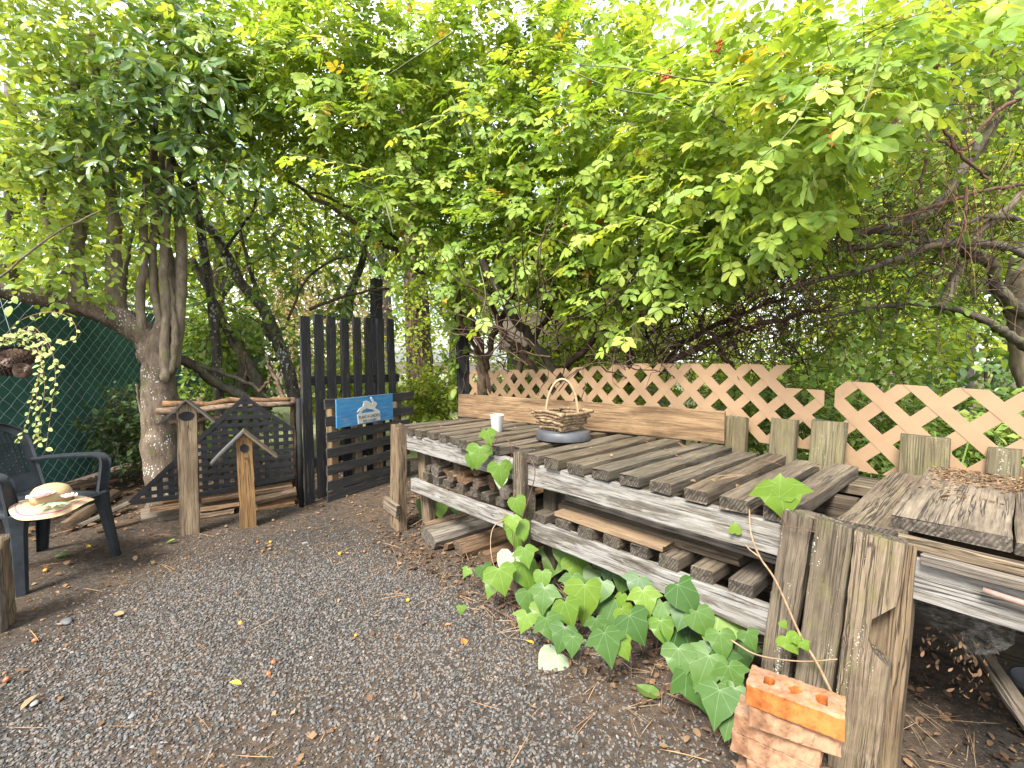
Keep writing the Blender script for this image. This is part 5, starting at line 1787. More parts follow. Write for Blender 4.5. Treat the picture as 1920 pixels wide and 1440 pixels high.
lnk = ln1[pyt < np.interp(pxt, [300, 500, 700, 800, 1000, 1150, 1300, 1480, 1600, 1800], [200, 310, 420, 560, 540, 600, 550, 460, 300, 180])]
twigs_obj('twigs', lnk[:1400], 0.0022, M['greencane'], rose)
# canes: from the root behind the lattice up through the arch
for pts, r0, r1, mt in (([(905, 745, 4.5), (900, 660, 4.5), (880, 590, 4.4), (840, 520, 4.2)], .05, .025, 'cane'), ([(905, 700, 4.5), (930, 620, 4.4), (960, 560, 4.2), (1000, 480, 3.9)], .035, .02, 'cane'),
                        ([(1040, 745, 4.4), (985, 670, 4.3), (930, 600, 4.2), (905, 520, 4.0)], .04, .02, 'cane'), ([(1060, 735, 4.3), (1000, 640, 4.2), (960, 590, 4.0), (900, 470, 3.8)], .045, .03, 'mossbark'),
                        ([(960, 740, 4.4), (990, 650, 4.3), (1030, 590, 4.1), (1060, 500, 3.8)], .035, .018, 'cane'), ([(925, 740, 4.5), (890, 650, 4.4), (865, 600, 4.2), (860, 540, 4.0)], .03, .014, 'cane'),
                        ([(1060, 690, 4.2), (1110, 640, 3.9), (1160, 590, 3.6), (1230, 520, 3.3)], .03, .016, 'cane'), ([(1185, 720, 3.9), (1180, 640, 3.8), (1175, 560, 3.5)], .03, .02, 'cane'),
                        ([(1230, 700, 3.6), (1330, 640, 3.5), (1430, 610, 3.3), (1560, 570, 3.2)], .028, .012, 'cane'), ([(1200, 730, 3.9), (1260, 660, 3.8), (1360, 600, 3.6), (1480, 560, 3.4)], .03, .012, 'cane'),
                        ([(1380, 700, 3.4), (1340, 640, 3.3), (1300, 580, 3.1), (1290, 500, 2.9)], .02, .01, 'cane'), ([(540, 340, 4.3), (640, 400, 4.4), (740, 470, 4.5), (800, 520, 4.6)], .014, .03, 'cane'),
                        ([(560, 350, 4.3), (680, 400, 4.4), (745, 450, 4.5)], .01, .018, 'cane'), ([(710, 350, 3.5), (728, 400, 3.4), (738, 440, 3.4)], .012, .012, 'greencane'),
                        ([(845, 180, 3.1), (870, 230, 3.1), (890, 280, 3.2)], .012, .012, 'greencane'), ([(730, 140, 3.1), (790, 100, 3.0), (850, 60, 3.0)], .007, .009, 'greencane'),
                        ([(1160, 150, 2.6), (1240, 110, 2.6), (1290, 80, 2.6)], .006, .007, 'greencane'), ([(1040, 120, 2.6), (1150, 165, 2.5), (1260, 185, 2.4), (1360, 230, 2.3)], .005, .008, 'greencane'),
                        ([(1290, 170, 2.2), (1340, 215, 2.2), (1370, 260, 2.2)], .008, .006, 'greencane')):
    thin = mt == 'greencane'
    branch('cane', [at(a_q, b_q, c_q * (1.12 if thin else 1.0)) for a_q, b_q, c_q in pts], r0 * (.7 if thin else 1), r1 * (.7 if thin else 1), M[mt], rose, 8, 6, .001 if thin else .012, .1 if thin else .3)
# thicket of thin dark twigs under the rose
def thicket(parent, n, pxr, pyr, dr, ln_, r, mt, dirb=(0, 0, 0.5), k=6, name='twigs', curl=.35):
    P0 = np.array([tuple(at(rng.uniform(*pxr), rng.uniform(*pyr), rng.uniform(*dr))) for _ in range(n)])
    d = rdir(n) + np.array(dirb); d /= np.linalg.norm(d, axis=1, keepdims=True)
    L_ = rng.uniform(*ln_, size=n) / k
    pts = [P0]
    for _ in range(k):
        d = d + rng.normal(size=(n, 3)) * curl; d /= np.linalg.norm(d, axis=1, keepdims=True)
        pts.append(pts[-1] + d * L_[:, None])
    return twigs_obj(name, np.stack(pts, 1), r, M[mt], parent)
thicket(rose, 260, (900, 1500), (540, 690), (3.3, 4.4), (.3, .8), .007, 'cane', (0, 0, .7))
thicket(rose, 420, (1130, 1540), (560, 690), (2.9, 4.0), (.2, .5), .0035, 'cane', (.3, 0, .2), curl=.5)
thicket(rose, 200, (1380, 1560), (420, 620), (2.6, 3.2), (.2, .5), .003, 'redvine', (.3, 0, -.2), curl=.5)
# dried flower heads and hips
def beads(name, pts, r, m, parent):
    mb = MB()
    for p in pts:
        for _ in range(4):
            q_ = p + Vector(rng.normal(size=3)) * r * .8
            s_ = r * rng.uniform(.5, .9)
            mb.add([q_ + V(s_, 0, 0), q_ - V(s_, 0, 0), q_ + V(0, s_, 0), q_ - V(0, s_, 0), q_ + V(0, 0, s_), q_ - V(0, 0, s_)], [(0, 2, 4), (2, 1, 4), (1, 3, 4), (3, 0, 4), (2, 0, 5), (1, 2, 5), (3, 1, 5), (0, 3, 5)])
    o = mb.build(name, m, parent); o['kind'] = 'stuff'
    return o
ii = rng.choice(len(arr1[0]), 90)
beads('dried_flower_heads', [Vector(arr1[0][i]) + V(0, -.05, .02) for i in ii], .012, plain('dry_brown_flower', (.24, .13, .06), .8, .4, 60), rose)
hips = thing('berry_cluster', 'small bunch of orange red berries high among the rose leaves', 'berries', at(1250, 147, 2.35))
beads('berries', [at(1246 + dx, 140 + dy, 2.35) for dx, dy in ((0, 0), (6, 4), (-4, 8), (4, 10), (9, -3))], .012, plain('red_berry', (.5, .08, .02), .3, .3, 30), hips)
hips = thing('berry_cluster', 'second bunch of red berries hanging near the top edge above the rose', 'berries', at(1350, 88, 2.5))
beads('berries', [at(1345 + dx, 80 + dy, 2.5) for dx, dy in ((0, 0), (6, 6), (-3, 9), (5, 15), (10, 0))], .012, plain('red_berry_two', (.45, .06, .02), .3, .3, 30), hips)

# ------------------------------------------------------------------ speckled tree at the left
tr = thing('speckled_tree', 'multi-stemmed tree with white speckled trunk and a low limb over the green fence', 'tree', V(-3.0, 4.12, 0))
def bt(name, pts, r0, r1, mt, n=10, sub=6, par=None, wob=.2): return branch(name, [at(*q_) for q_ in pts], r0, r1, M[mt], par or tr, n, sub, .004, wob)
bt('trunk', [(318, 960, 4.1), (310, 900, 4.1), (303, 830, 4.1), (300, 760, 4.1), (297, 700, 4.1), (300, 655, 4.1), (318, 610, 4.12)], .155, .11, 'trunk', 14)
bt('root', [(305, 905, 4.08), (285, 950, 4.0), (258, 985, 3.9)], .09, .03, 'trunk', 8)
bt('limb', [(298, 700, 4.1), (275, 640, 4.08), (235, 605, 4.0), (185, 583, 3.9), (120, 565, 3.8), (60, 556, 3.65), (0, 540, 3.5), (-60, 530, 3.4)], .115, .05, 'trunk', 12, wob=.3)
bt('limb', [(175, 580, 3.88), (152, 545, 3.86), (142, 490, 3.85), (150, 430, 3.85), (158, 370, 3.9), (150, 260, 3.9), (140, 120, 3.9)], .062, .03, 'stem')
bt('limb', [(216, 592, 3.97), (214, 540, 3.95), (213, 480, 3.95), (214, 420, 3.95), (205, 330, 3.95), (190, 200, 4.0), (170, 60, 4.0)], .068, .03, 'stem')
bt('limb', [(268, 625, 4.02), (262, 560, 4.0), (270, 490, 4.0), (268, 420, 4.0), (275, 330, 3.95), (290, 250, 3.9), (250, 170, 3.9), (215, 100, 3.9)], .036, .02, 'stem')
bt('limb', [(305, 640, 4.05), (292, 560, 4.05), (285, 480, 4.05), (292, 400, 4.05), (290, 300, 4.0), (292, 225, 4.0)], .036, .022, 'stem')
bt('limb', [(310, 715, 4.0), (308, 660, 3.98), (312, 590, 4.0), (308, 500, 4.0), (312, 420, 4.05), (320, 300, 4.1)], .038, .03, 'stem')
bt('limb', [(318, 700, 4.02), (328, 640, 4.02), (322, 570, 4.04), (312, 510, 4.05), (305, 440, 4.1)], .03, .026, 'stem')
bt('limb', [(325, 690, 4.08), (334, 600, 4.1), (340, 520, 4.12), (338, 440, 4.15), (335, 380, 4.15)], .05, .042, 'stem')
bt('limb', [(318, 600, 4.15), (326, 520, 4.2), (300, 400, 4.2), (310, 250, 4.2), (330, 120, 4.2)], .045, .02, 'stem')
bt('limb', [(240, 600, 4.1), (232, 550, 4.2), (240, 480, 4.3), (255, 400, 4.3)], .022, .014, 'stem')
bt('limb', [(80, 560, 3.7), (100, 470, 3.8), (80, 380, 3.8), (95, 280, 3.7), (60, 180, 3.7)], .028, .012, 'stem')
bt('limb', [(102, 290, 3.7), (60, 235, 3.6), (20, 190, 3.5)], .02, .012, 'stem')
bt('limb', [(0, 520, 3.4), (100, 440, 3.4), (190, 395, 3.5)], .008, .006, 'stem', 6)
bt('limb', [(276, 840, 4.05), (262, 760, 4.1), (255, 720, 4.1)], .012, .01, 'stem', 6)
tb = B((40, 420, 3.6, .42), (130, 470, 3.6, .3), (60, 290, 3.6, .45), (40, 160, 3.6, .45), (150, 330, 3.7, .36), (170, 140, 3.9, .5), (90, 60, 3.7, .5), (250, 420, 3.7, .18), (60, 520, 3.5, .16), (130, 555, 3.6, .1), (280, 60, 3.9, .45), (260, 500, 4.4, .3), (40, 30, 3.7, .5), (180, 10, 3.9, .5), (0, 250, 3.3, .35), (320, 10, 4.0, .4))
arr, ln_ = sprays(tb, 1250, 5, 0.062, 0.04, (.2, 1.05), droop=.2, up=.7, face=.2, rnd=.45)
place_leaves(tr, OVAL, arr, M['pale'], 300)
twigs_obj('twigs', ln_[:600], .002, M['stem'], tr)

# ------------------------------------------------------------------ glossy dark photinia limb hanging in front of it
ph = thing('photinia_bush', 'glossy dark long-leaved evergreen hanging beside the speckled tree', 'shrub', at(330, 800, 4.9))
bt('limb', [(420, 900, 5.0), (400, 600, 4.8), (370, 400, 4.4), (340, 330, 4.1), (300, 260, 3.8), (260, 200, 3.6)], .05, .012, 'lichenbark', 8, 6, ph)
bt('limb', [(375, 420, 4.4), (360, 300, 4.1), (380, 200, 3.9), (340, 120, 3.8)], .03, .012, 'lichenbark', 8, 6, ph)
pb = B((210, 190, 3.55, .3), (270, 120, 3.5, .3), (330, 230, 3.6, .28), (170, 250, 3.55, .24), (380, 150, 3.6, .28), (430, 290, 3.7, .22), (300, 330, 3.8, .2), (240, 330, 3.6, .2), (370, 330, 3.9, .22), (440, 200, 3.9, .2), (350, 60, 3.7, .3))
arr, ln_ = sprays(pb, 330, 6, 0.105, 0.03, (.1, 1.05), droop=.4, up=.45, face=.45, rnd=.5)
place_leaves(ph, LAUREL, arr, M['glossy'], 220)
twigs_obj('twigs', ln_, .0025, M['stem'], ph)
# ------------------------------------------------------------------ lichen covered shrub behind the gate
ls = thing('lichen_shrub', 'lichen-crusted leaning shrub with laurel leaves behind the gate', 'shrub', at(500, 830, 5.3))
bt('trunk', [(555, 760, 5.3), (540, 690, 5.25), (515, 625, 5.2), (495, 580, 5.15), (455, 535, 5.1), (425, 480, 5.0), (395, 430, 4.9), (350, 390, 4.8), (310, 340, 4.7)], .07, .035, 'lichenbark', 10, 6, ls)
bt('trunk', [(500, 770, 5.4), (480, 710, 5.35), (440, 640, 5.3), (410, 590, 5.2), (385, 530, 5.1), (360, 485, 5.0)], .07, .035, 'mossbark', 10, 6, ls)
bt('limb', [(452, 760, 5.4), (455, 690, 5.35), (450, 640, 5.3)], .06, .05, 'mossbark', 8, 6, ls)
bt('limb', [(505, 640, 5.2), (485, 560, 5.2), (465, 490, 5.15), (450, 430, 5.1), (455, 380, 5.0)], .03, .014, 'lichenbark', 8, 6, ls)
bt('limb', [(412, 480, 4.95), (450, 430, 4.9), (480, 380, 4.8), (478, 320, 4.7)], .02, .01, 'lichenbark', 7, 6, ls)
bt('limb', [(540, 600, 4.9), (570, 530, 4.8), (620, 490, 4.7), (660, 480, 4.6)], .014, .008, 'cane', 7, 6, ls)
bt('limb', [(650, 600, 5.6), (660, 540, 5.5), (680, 490, 5.4), (690, 440, 5.2)], .06, .03, 'lichenbark', 8, 6, ls)
bt('limb', [(580, 580, 4.9), (650, 555, 4.9), (730, 540, 4.9)], .018, .012, 'cane', 7, 6, ls)
lb_ = B((420, 560, 5.1, .5), (480, 460, 5.0, .5), (560, 500, 5.0, .45), (620, 440, 4.9, .45), (540, 400, 4.8, .45), (640, 560, 5.3, .4), (400, 650, 5.4, .4), (470, 380, 4.7, .4), (700, 420, 4.9, .35), (520, 650, 5.5, .4), (690, 560, 5.5, .35), (380, 720, 5.6, .35), (600, 620, 5.7, .4))
arr, ln_ = sprays(lb_, 330, 5, 0.105, 0.045, (.1, 1.05), droop=.35, up=.5, face=.3, rnd=.5)
place_leaves(ls, LAUREL, arr, M['laurel'], 260)
twigs_obj('twigs', ln_, .0028, M['cane'], ls)
thicket(ls, 160, (380, 720), (380, 640), (4.7, 5.5), (.4, .9), .004, 'cane', (0, 0, .3))

# ------------------------------------------------------------------ arching tree at the right
at_ = thing('arching_tree', 'mossy tree arching in from the right edge over the wide planks', 'tree', at(1990, 760, 3.5))
def ar(name, pts, r0, r1, mt, n=9, sub=6): return bt(name, pts, r0, r1, mt, n, sub, at_, .3)
ar('trunk', [(1985, 850, 3.5), (1930, 700, 3.5), (1915, 600, 3.45), (1905, 540, 3.4), (1925, 460, 3.4), (1960, 380, 3.4), (2000, 200, 3.4), (2010, -50, 3.5), (1990, -300, 3.6)], .10, .025, 'stem', 12)
ar('limb', [(1930, 655, 3.3), (1885, 625, 3.25), (1840, 598, 3.2), (1790, 580, 3.2), (1740, 570, 3.15), (1680, 572, 3.1), (1610, 582, 3.0), (1510, 605, 2.9)], .034, .008, 'mossbark')
ar('limb', [(1930, 590, 3.35), (1890, 565, 3.3), (1863, 530, 3.25), (1862, 500, 3.2), (1830, 480, 3.15), (1790, 462, 3.1), (1730, 455, 3.0), (1650, 460, 2.95), (1560, 470, 2.9), (1490, 485, 2.85)], .045, .014, 'mossbark')
ar('limb', [(1930, 480, 3.2), (1870, 460, 3.1), (1800, 455, 3.0), (1740, 465, 2.95), (1640, 500, 2.9), (1500, 535, 2.85), (1430, 555, 2.8)], .03, .010, 'mossbark')
ar('limb', [(1940, 120, 3.1), (1870, 220, 3.05), (1820, 300, 3.0), (1770, 370, 2.95), (1720, 410, 2.9), (1620, 435, 2.85), (1540, 445, 2.8)], .036, .016, 'mossbark')
ar('limb', [(1770, 575, 3.2), (1790, 520, 3.2), (1840, 430, 3.15), (1900, 380, 3.1), (1960, 300, 3.1), (2010, 180, 3.1)], .032, .012, 'stem')
ar('limb', [(1930, 345, 3.0), (1860, 355, 2.95), (1800, 370, 2.9), (1740, 390, 2.85), (1660, 420, 2.8), (1600, 445, 2.8)], .011, .008, 'redvine')
ar('limb', [(1930, 420, 3.2), (1870, 405, 3.1), (1800, 420, 3.1), (1700, 440, 3.0), (1600, 430, 2.95)], .02, .010, 'mossbark')
ar('limb', [(1770, 240, 2.6), (1800, 290, 2.6), (1835, 320, 2.6), (1856, 345, 2.6)], .010, .006, 'redvine')
ar('limb', [(1930, 180, 2.7), (1880, 200, 2.7), (1840, 240, 2.7), (1810, 280, 2.7), (1760, 265, 2.7)], .012, .007, 'redvine')
for pts in ([(1780, 420, 2.7), (1768, 470, 2.7), (1770, 500, 2.7), (1748, 515, 2.7)], [(1812, 350, 2.7), (1808, 420, 2.7), (1795, 470, 2.7), (1792, 505, 2.7)], [(1585, 450, 2.6), (1596, 475, 2.6), (1603, 500, 2.6)],
            [(1485, 480, 2.55), (1500, 530, 2.55), (1510, 560, 2.5)], [(1735, 300, 2.7), (1725, 350, 2.7), (1722, 390, 2.7)], [(1650, 250, 2.6), (1700, 215, 2.6), (1760, 200, 2.6)], [(1590, 290, 2.5), (1660, 240, 2.5), (1720, 190, 2.6)]):
    ar('limb', pts, .008, .004, 'redvine', 6)
rtb = B((1640, 250, 3.0, .4), (1780, 160, 3.1, .45), (1860, 90, 3.0, .4), (1700, 80, 2.9, .35), (1860, 300, 3.3, .4), (1740, 380, 3.3, .4), (1640, 380, 3.1, .35), (1560, 320, 2.9, .3), (1840, 480, 3.5, .35), (1700, 520, 3.4, .4), (1600, 540, 3.2, .3), (1560, 620, 3.2, .3), (1680, 630, 3.4, .35), (1880, 560, 3.6, .3), (1530, 430, 2.9, .25))
arr, ln_ = sprays(rtb, 900, 5, 0.055, 0.042, (.1, 1.05), droop=.25, up=.75, face=.1, rnd=.4)
place_leaves(at_, OVAL, arr, M['mid'], 280)
twigs_obj('twigs', ln_, .002, M['cane'], at_)
thicket(at_, 200, (1480, 1920), (150, 470), (2.6, 3.3), (.25, .7), .0028, 'redvine', (.2, 0, -.1), curl=.4)
thicket(at_, 260, (1450, 1900), (380, 560), (2.7, 3.4), (.25, .7), .0035, 'cane', (-.3, 0, 0), curl=.4)
thicket(at_, 60, (1560, 1900), (150, 420), (2.4, 2.9), (.25, .6), .0016, 'needle', (0, 0, -2.2), curl=.15)

# ------------------------------------------------------------------ trees and shrubs beyond
def plant(name, label, cat_, base, blobs, n, per, size, m, tpls, bark_='farbark', trunk=None, group=None, n_single=0, step=.06, **k):
    root = thing(name, label, cat_, base, group)
    if trunk:
        for t_ in trunk:
            branch(t_[0], t_[1], t_[2], t_[3], M[bark_], root, 8, 5, .02, .25)
    a_, l_ = sprays(blobs, n, per, size, step, **k)
    place_leaves(root, tpls, a_, m if not isinstance(m, str) else M[m], n_single)
    if n <= 500: twigs_obj('twigs', l_, .003, M[bark_], root)
    return root
def crown(c_, r, n, fl=.8):
    c_ = Vector(c_)
    o = [(c_, r * .7)]
    for i in range(n):
        a = 2.4 * i
        z = -1 + 2 * (i + .5) / n
        q_ = math.sqrt(1 - z * z)
        o.append((c_ + V(math.cos(a) * q_, math.sin(a) * q_, z * fl) * r * .72, r * random.uniform(.33, .5)))
    return o
FARK = dict(shell=(.1, 1.05), droop=.2, up=.7, face=.3, rnd=.5)
def ftree(label, x, y, h, z, r, n, size, m, mt='farbark', tr=.14, nb=9, lean=0.2):
    tk = [('trunk', [V(x, y, 0), V(x + lean * .3, y, z * .4), V(x + lean, y, z), V(x + lean * 1.3, y, z + r * .8)], tr, tr * .4)]
    for i in range(4):
        a = i * 1.7 + x
        tk.append(('limb', [V(x + lean * .4, y, z * .55), V(x + lean * .5 + math.cos(a) * r * .4, y + math.sin(a) * r * .4, z * .85), V(x + math.cos(a) * r * .75, y + math.sin(a) * r * .75, z + r * .2)], tr * .45, tr * .15))
    return plant('broadleaf_tree', label, 'tree', V(x, y, 0), crown((x + lean, y, z), r, nb), n, 6, size, m, COARSE, mt, tk, 'trees beyond the yard', step=.09, **FARK)
ftree('bright yellow-green tree beyond the fence at the far left', -7.0, 6.6, 6, 3.3, 2.0, 1500, .10, 'bright')
ftree('light green tree behind the speckled tree stems', -5.6, 9.0, 6, 4.2, 2.3, 1500, .11, 'bright')
ftree('tall pale tree standing behind the gate', -2.9, 11.5, 8, 5.4, 2.3, 1300, .11, 'mid', lean=-.3)
ftree('tall tree with grey trunk showing above the rose', 2.0, 9.5, 9, 5.4, 2.0, 1100, .10, 'bright', tr=.17, lean=.3)
ftree('slim tree with forked stems against the blue sky patch', 3.4, 10.5, 9, 5.8, 1.7, 700, .10, 'mid', tr=.13, lean=-.2)
ftree('dense mid green tree behind the lattice', 1.0, 8.2, 6, 3.0, 1.5, 1200, .09, 'bright')
ftree('tall leafy tree filling the upper right corner beyond the yard', 6.6, 7.0, 8, 5.4, 2.0, 1700, .10, 'bright')
ftree('high pale tree above the right end of the bench', 3.9, 8.6, 7, 4.6, 1.9, 1600, .10, 'bright')
ftree('bright tree behind the arching limb at the right', 5.2, 7.8, 6, 3.3, 2.0, 1800, .095, 'bright')
ftree('large green tree at the right edge behind the arching tree', 7.8, 7.5, 6, 3.6, 2.1, 1500, .10, 'mid')
ftree('pale tree deep behind the garden path', .2, 15.0, 8, 4.0, 2.6, 1100, .13, 'pale')
ftree('far tree between the conifer trunk and the black post', -2.2, 17.0, 8, 4.0, 2.6, 1000, .13, 'pale')
ftree('far tree beyond the end of the green fence', -6.5, 14.0, 8, 3.6, 3.0, 1300, .13, 'bright')
cf_ = thing('conifer', 'tall conifer with furrowed reddish trunk right of the gate', 'tree', V(-1.83, 9.6, 0))
branch('trunk', [V(-1.83, 9.6, -.1), V(-1.86, 9.6, 1.2), V(-1.95, 9.6, 3), V(-2.0, 9.6, 7)], .30, .2, M['conifer'], cf_, 14, 6, .01, .12)
a_, l_ = sprays([(V(-1.9, 9.6, 6.2), 1.6), (V(-1.2, 9.4, 5.4), 1.0), (V(-2.6, 9.4, 5.0), .9)], 500, 6, .12, .08, **FARK)
place_leaves(cf_, COARSE, a_, M['shade'], 0)
plant('ivy_creeper', 'bright yellowing creeper climbing the conifer trunk beyond the gate', 'creeper', V(-1.8, 9.2, 0), [(V(-1.95 + .1 * i % .3, 9.25, .5 + .35 * i), .33) for i in range(9)] + [(V(-1.2, 8.9, 1.9), .4), (V(-1.5, 9, 2.6), .5)], 330, 5, .085, 'bright', COARSE, **FARK)
plant('rusty_hedge', 'dry rusty pink hedge seen through the shrub behind the gate', 'hedge', V(-3.3, 8.2, 0), crown((-3.4, 8.3, 1.9), 1.35, 10), 950, 6, .06, 'rust', COARSE, step=.05, **FARK)
woods = thing('woods', 'sunlit wood far beyond the yard closing the view', 'woods', V(0, 18, 0))
wb_ = [(V(-17 + 1.7 * i + random.uniform(-.5, .5), 17 + 2.5 * math.sin(i * 1.3), z), random.uniform(1.3, 1.9)) for i in range(21) for z in (.8, 2.6, 4.6, 6.6, 8.4)]
a_, l_ = sprays(wb_, 6500, 5, .17, .13, **FARK)
place_leaves(woods, COARSE, a_, M['bright'], 0)
woods['kind'] = 'stuff'
shr = [('sunny leafy shrub framed under the arching limb', 4.3, 5.3, 1.7, .8, 'bright', .08), ('tall bright shrub between the arching limbs at the right', 5.2, 6.4, 2.4, 1.0, 'bright', .085), ('bright tall foliage behind the red vines at the right', 4.4, 6.0, 3.0, 1.1, 'bright', .085), ('high bright bush at the right edge of the yard', 5.6, 5.6, 3.2, 1.1, 'bright', .085), ('leafy bush between the speckled trunk and the gate, above the fence end', -3.35, 5.7, 1.5, .6, 'mid', .075), ('bright shrub filling the gap under the rose hem beside the shed', 2.5, 6.3, 1.75, .75, 'bright', .08), ('bright bush behind the shed roof and the rose stems', .9, 6.7, 1.6, .7, 'bright', .08), ('bright leafy bush low behind the gate slats', -2.4, 6.6, 1.0, .8, 'bright', .08), ('low bright shrub behind the log wall by the fence end', -3.4, 5.6, .55, .5, 'mid', .07), ('dark leafy shrub against the green fence beside the speckled trunk', -3.75, 4.75, .55, .42, 'shade', .055),
       ('bright bush right of the gate', -1.05, 6.4, .7, .5, 'bright', .07), ('bushy green shrub behind the black post', .1, 6.6, .75, .6, 'mid', .075), ('bright shrub behind the long lattice', 1.3, 6.0, .9, .75, 'bright', .075),
       ('yellow-green bush behind the middle of the lattice', 2.4, 5.4, .9, .75, 'bright', .075), ('leafy shrub behind the broken lattice corner', 2.2, 4.0, .8, .5, 'mid', .06), ('green bush behind the short lattice', 3.3, 4.6, .75, .65, 'mid', .07),
       ('sunny bush deep behind the short lattice', 3.9, 6.3, 1.3, .9, 'bright', .08), ('small bush under the arching limb', 3.0, 3.6, .6, .42, 'mid', .055), ('leafy bush at the right end of the lattice', 3.7, 3.4, .55, .5, 'mid', .06)]
for lb, x, y, z, r, mt, sz in shr:
    plant('shrub', lb, 'shrub', V(x, y, 0), crown((x, y, z), r, 6), 420, 5, sz, mt, COARSE, group='shrubs beyond the bench', step=.045, trunk=[('stem', [V(x, y, -.02), V(x + .05, y, z)], .02, .01)], bark_='cane', **FARK)
ib = [(V(5.4, 5.4, .5), .7), (V(4.7, 5.2, .4), .5), (V(5.0, 5.8, 1.3), .7), (V(6.1, 5.6, 1.2), .8), (V(4.5, 4.6, .25), .4), (V(5.6, 4.6, .6), .6)]
plant('ivy_bank', 'bank of glossy dark ivy beyond the lattice at the right edge', 'ivy', V(5.3, 5.4, 0), ib, 700, 5, .095, 'glossy', OVAL, group=None, step=.06, shell=(.7, 1.02), droop=.5, up=.5, face=.7, rnd=.3)

# ------------------------------------------------------------------ garden shed glimpsed behind the lattice
M['shedwall'] = wood('grey_green_boards', (.16, .17, .14), (.30, .31, .25), .2, 0, stain=.3)
M['shedroof'] = plain('brown_roofing', (.10, .08, .06), .85, .3, 30, .2, .3)
shed = thing('garden_shed', 'low greenish grey board shed with a brown roof behind the lattice', 'shed', V(1.0, 7.3, 0))
for i in range(15):
    x = .0 + i * .165
    beam('wall_plank', V(x, 7.2, 0), V(x, 7.2, 1.38), .155, .02, M['shedwall'], shed, V(0, -1, 0), seg=2, rough=.001)
mb = MB(); mb.box((1.15, 8.2, .69), (2.3, 1.9, 1.36)); mb.build('shed_body', M['shedwall'], shed)
mb = MB()
mb.add([V(-.2, 7.0, 1.36), V(2.55, 7.0, 1.36), V(2.55, 8.3, 1.95), V(-.2, 8.3, 1.95), V(-.2, 7.0, 1.41), V(2.55, 7.0, 1.41), V(2.55, 8.3, 2.0), V(-.2, 8.3, 2.0)], [(3, 2, 1, 0), (4, 5, 6, 7), (0, 1, 5, 4), (1, 2, 6, 5), (2, 3, 7, 6), (3, 0, 4, 7)])
mb.build('roof', M['shedroof'], shed)

# ------------------------------------------------------------------ ivy
def ivy_tpl(k=0):
    """lobed ivy leaf, tip along +X, base near the origin, length about 1"""
    out_ = [(0.0, 0.03), (-.13, .14), (-.17, .34), (-.04, .54), (.22, .61), (.30, .45), (.50, .38), (.72, .21), (1.0, 0.0)] if k == 0 else \
           [(0.0, 0.03), (-.14, .12), (-.15, .30), (-.02, .46), (.24, .70), (.30, .44), (.48, .36), (.70, .18), (1.0, 0.0)] if k == 1 else \
           [(0.0, 0.03), (-.14, .18), (-.12, .40), (.06, .56), (.28, .54), (.48, .46), (.68, .30), (.86, .13), (1.0, 0.0)]
    mids = [0.0, 0.12, 0.3, 0.5, 0.72]
    pts = out_
    vs = [(x, 0, -.16 * x * x) for x in mids]
    nm = len(vs)
    fs = []
    for sg in (1, -1):
        b_ = len(vs)
        inner = []
        for (x, y) in pts[:-1]:
            vs.append((x, sg * y, .10 * abs(y) - .28 * y * y - .16 * max(0, x) ** 2 + random.uniform(-.02, .02)))
        tip = len(vs); vs.append((1.0, 0, -.2))
        ring = list(range(b_, b_ + len(pts) - 1)) + [tip]
        # connect outline to midrib points
        near = [0, 0, 0, 1, 2, 2, 3, 4, 4]
        for i in range(len(ring) - 1):
            a, c_ = near[i], near[i + 1]
            tri = [(ring[i], a, ring[i + 1])]
            if a != c_: tri.append((a, c_, ring[i + 1]))
            for t_ in tri:
                if len(set(t_)) == 3: fs.append(t_ if sg > 0 else t_[::-1])
    return np.array(vs, float), np.array([f for f in fs], int), np.zeros(len(vs))
IVY = [ivy_tpl(0), ivy_tpl(1), ivy_tpl(2)]
ivm = {k: [tpl_mesh('ivy_leaf', t_, M[k]) for t_ in IVY] for k in ('ivy', 'ivyyoung', 'ivypale')}
for mm in ivm.values():
    for x in mm: x.shade_smooth()
def ivy_leaf(root, p, size, tip, nrm, mt, label=None):
    d = np.array([tuple(tip)]); n = np.array([tuple(nrm)])
    Rm = rot_frames(d, n)[0]
    o = bpy.data.objects.new('leaf', random.choice(ivm[mt]))
    Mx = Matrix(((*Rm[0], 0), (*Rm[1], 0), (*Rm[2], 0), (0, 0, 0, 1))) @ Matrix.Diagonal((size, size * random.uniform(.9, 1.1), size, 1))
    Mx.translation = Vector(p) - Vector(Rm[:, 0]) * size * .4
    put(o, root, Mx)
    if label: o['label'] = label
    return o
def stemline(root, pts, r, mt='redvine', n=5):
    mb = MB(); p = spline(pts, 6); mb.tube(p, [r * (1 - .5 * i / len(p)) for i in range(len(p))], n)
    return mb.build('vine_stem', M[mt], root, smooth=True)
ivy = thing('ivy_plant', 'broad patch of glossy English ivy spreading from under the bench front', 'ivy', gnd(1150, 1180))
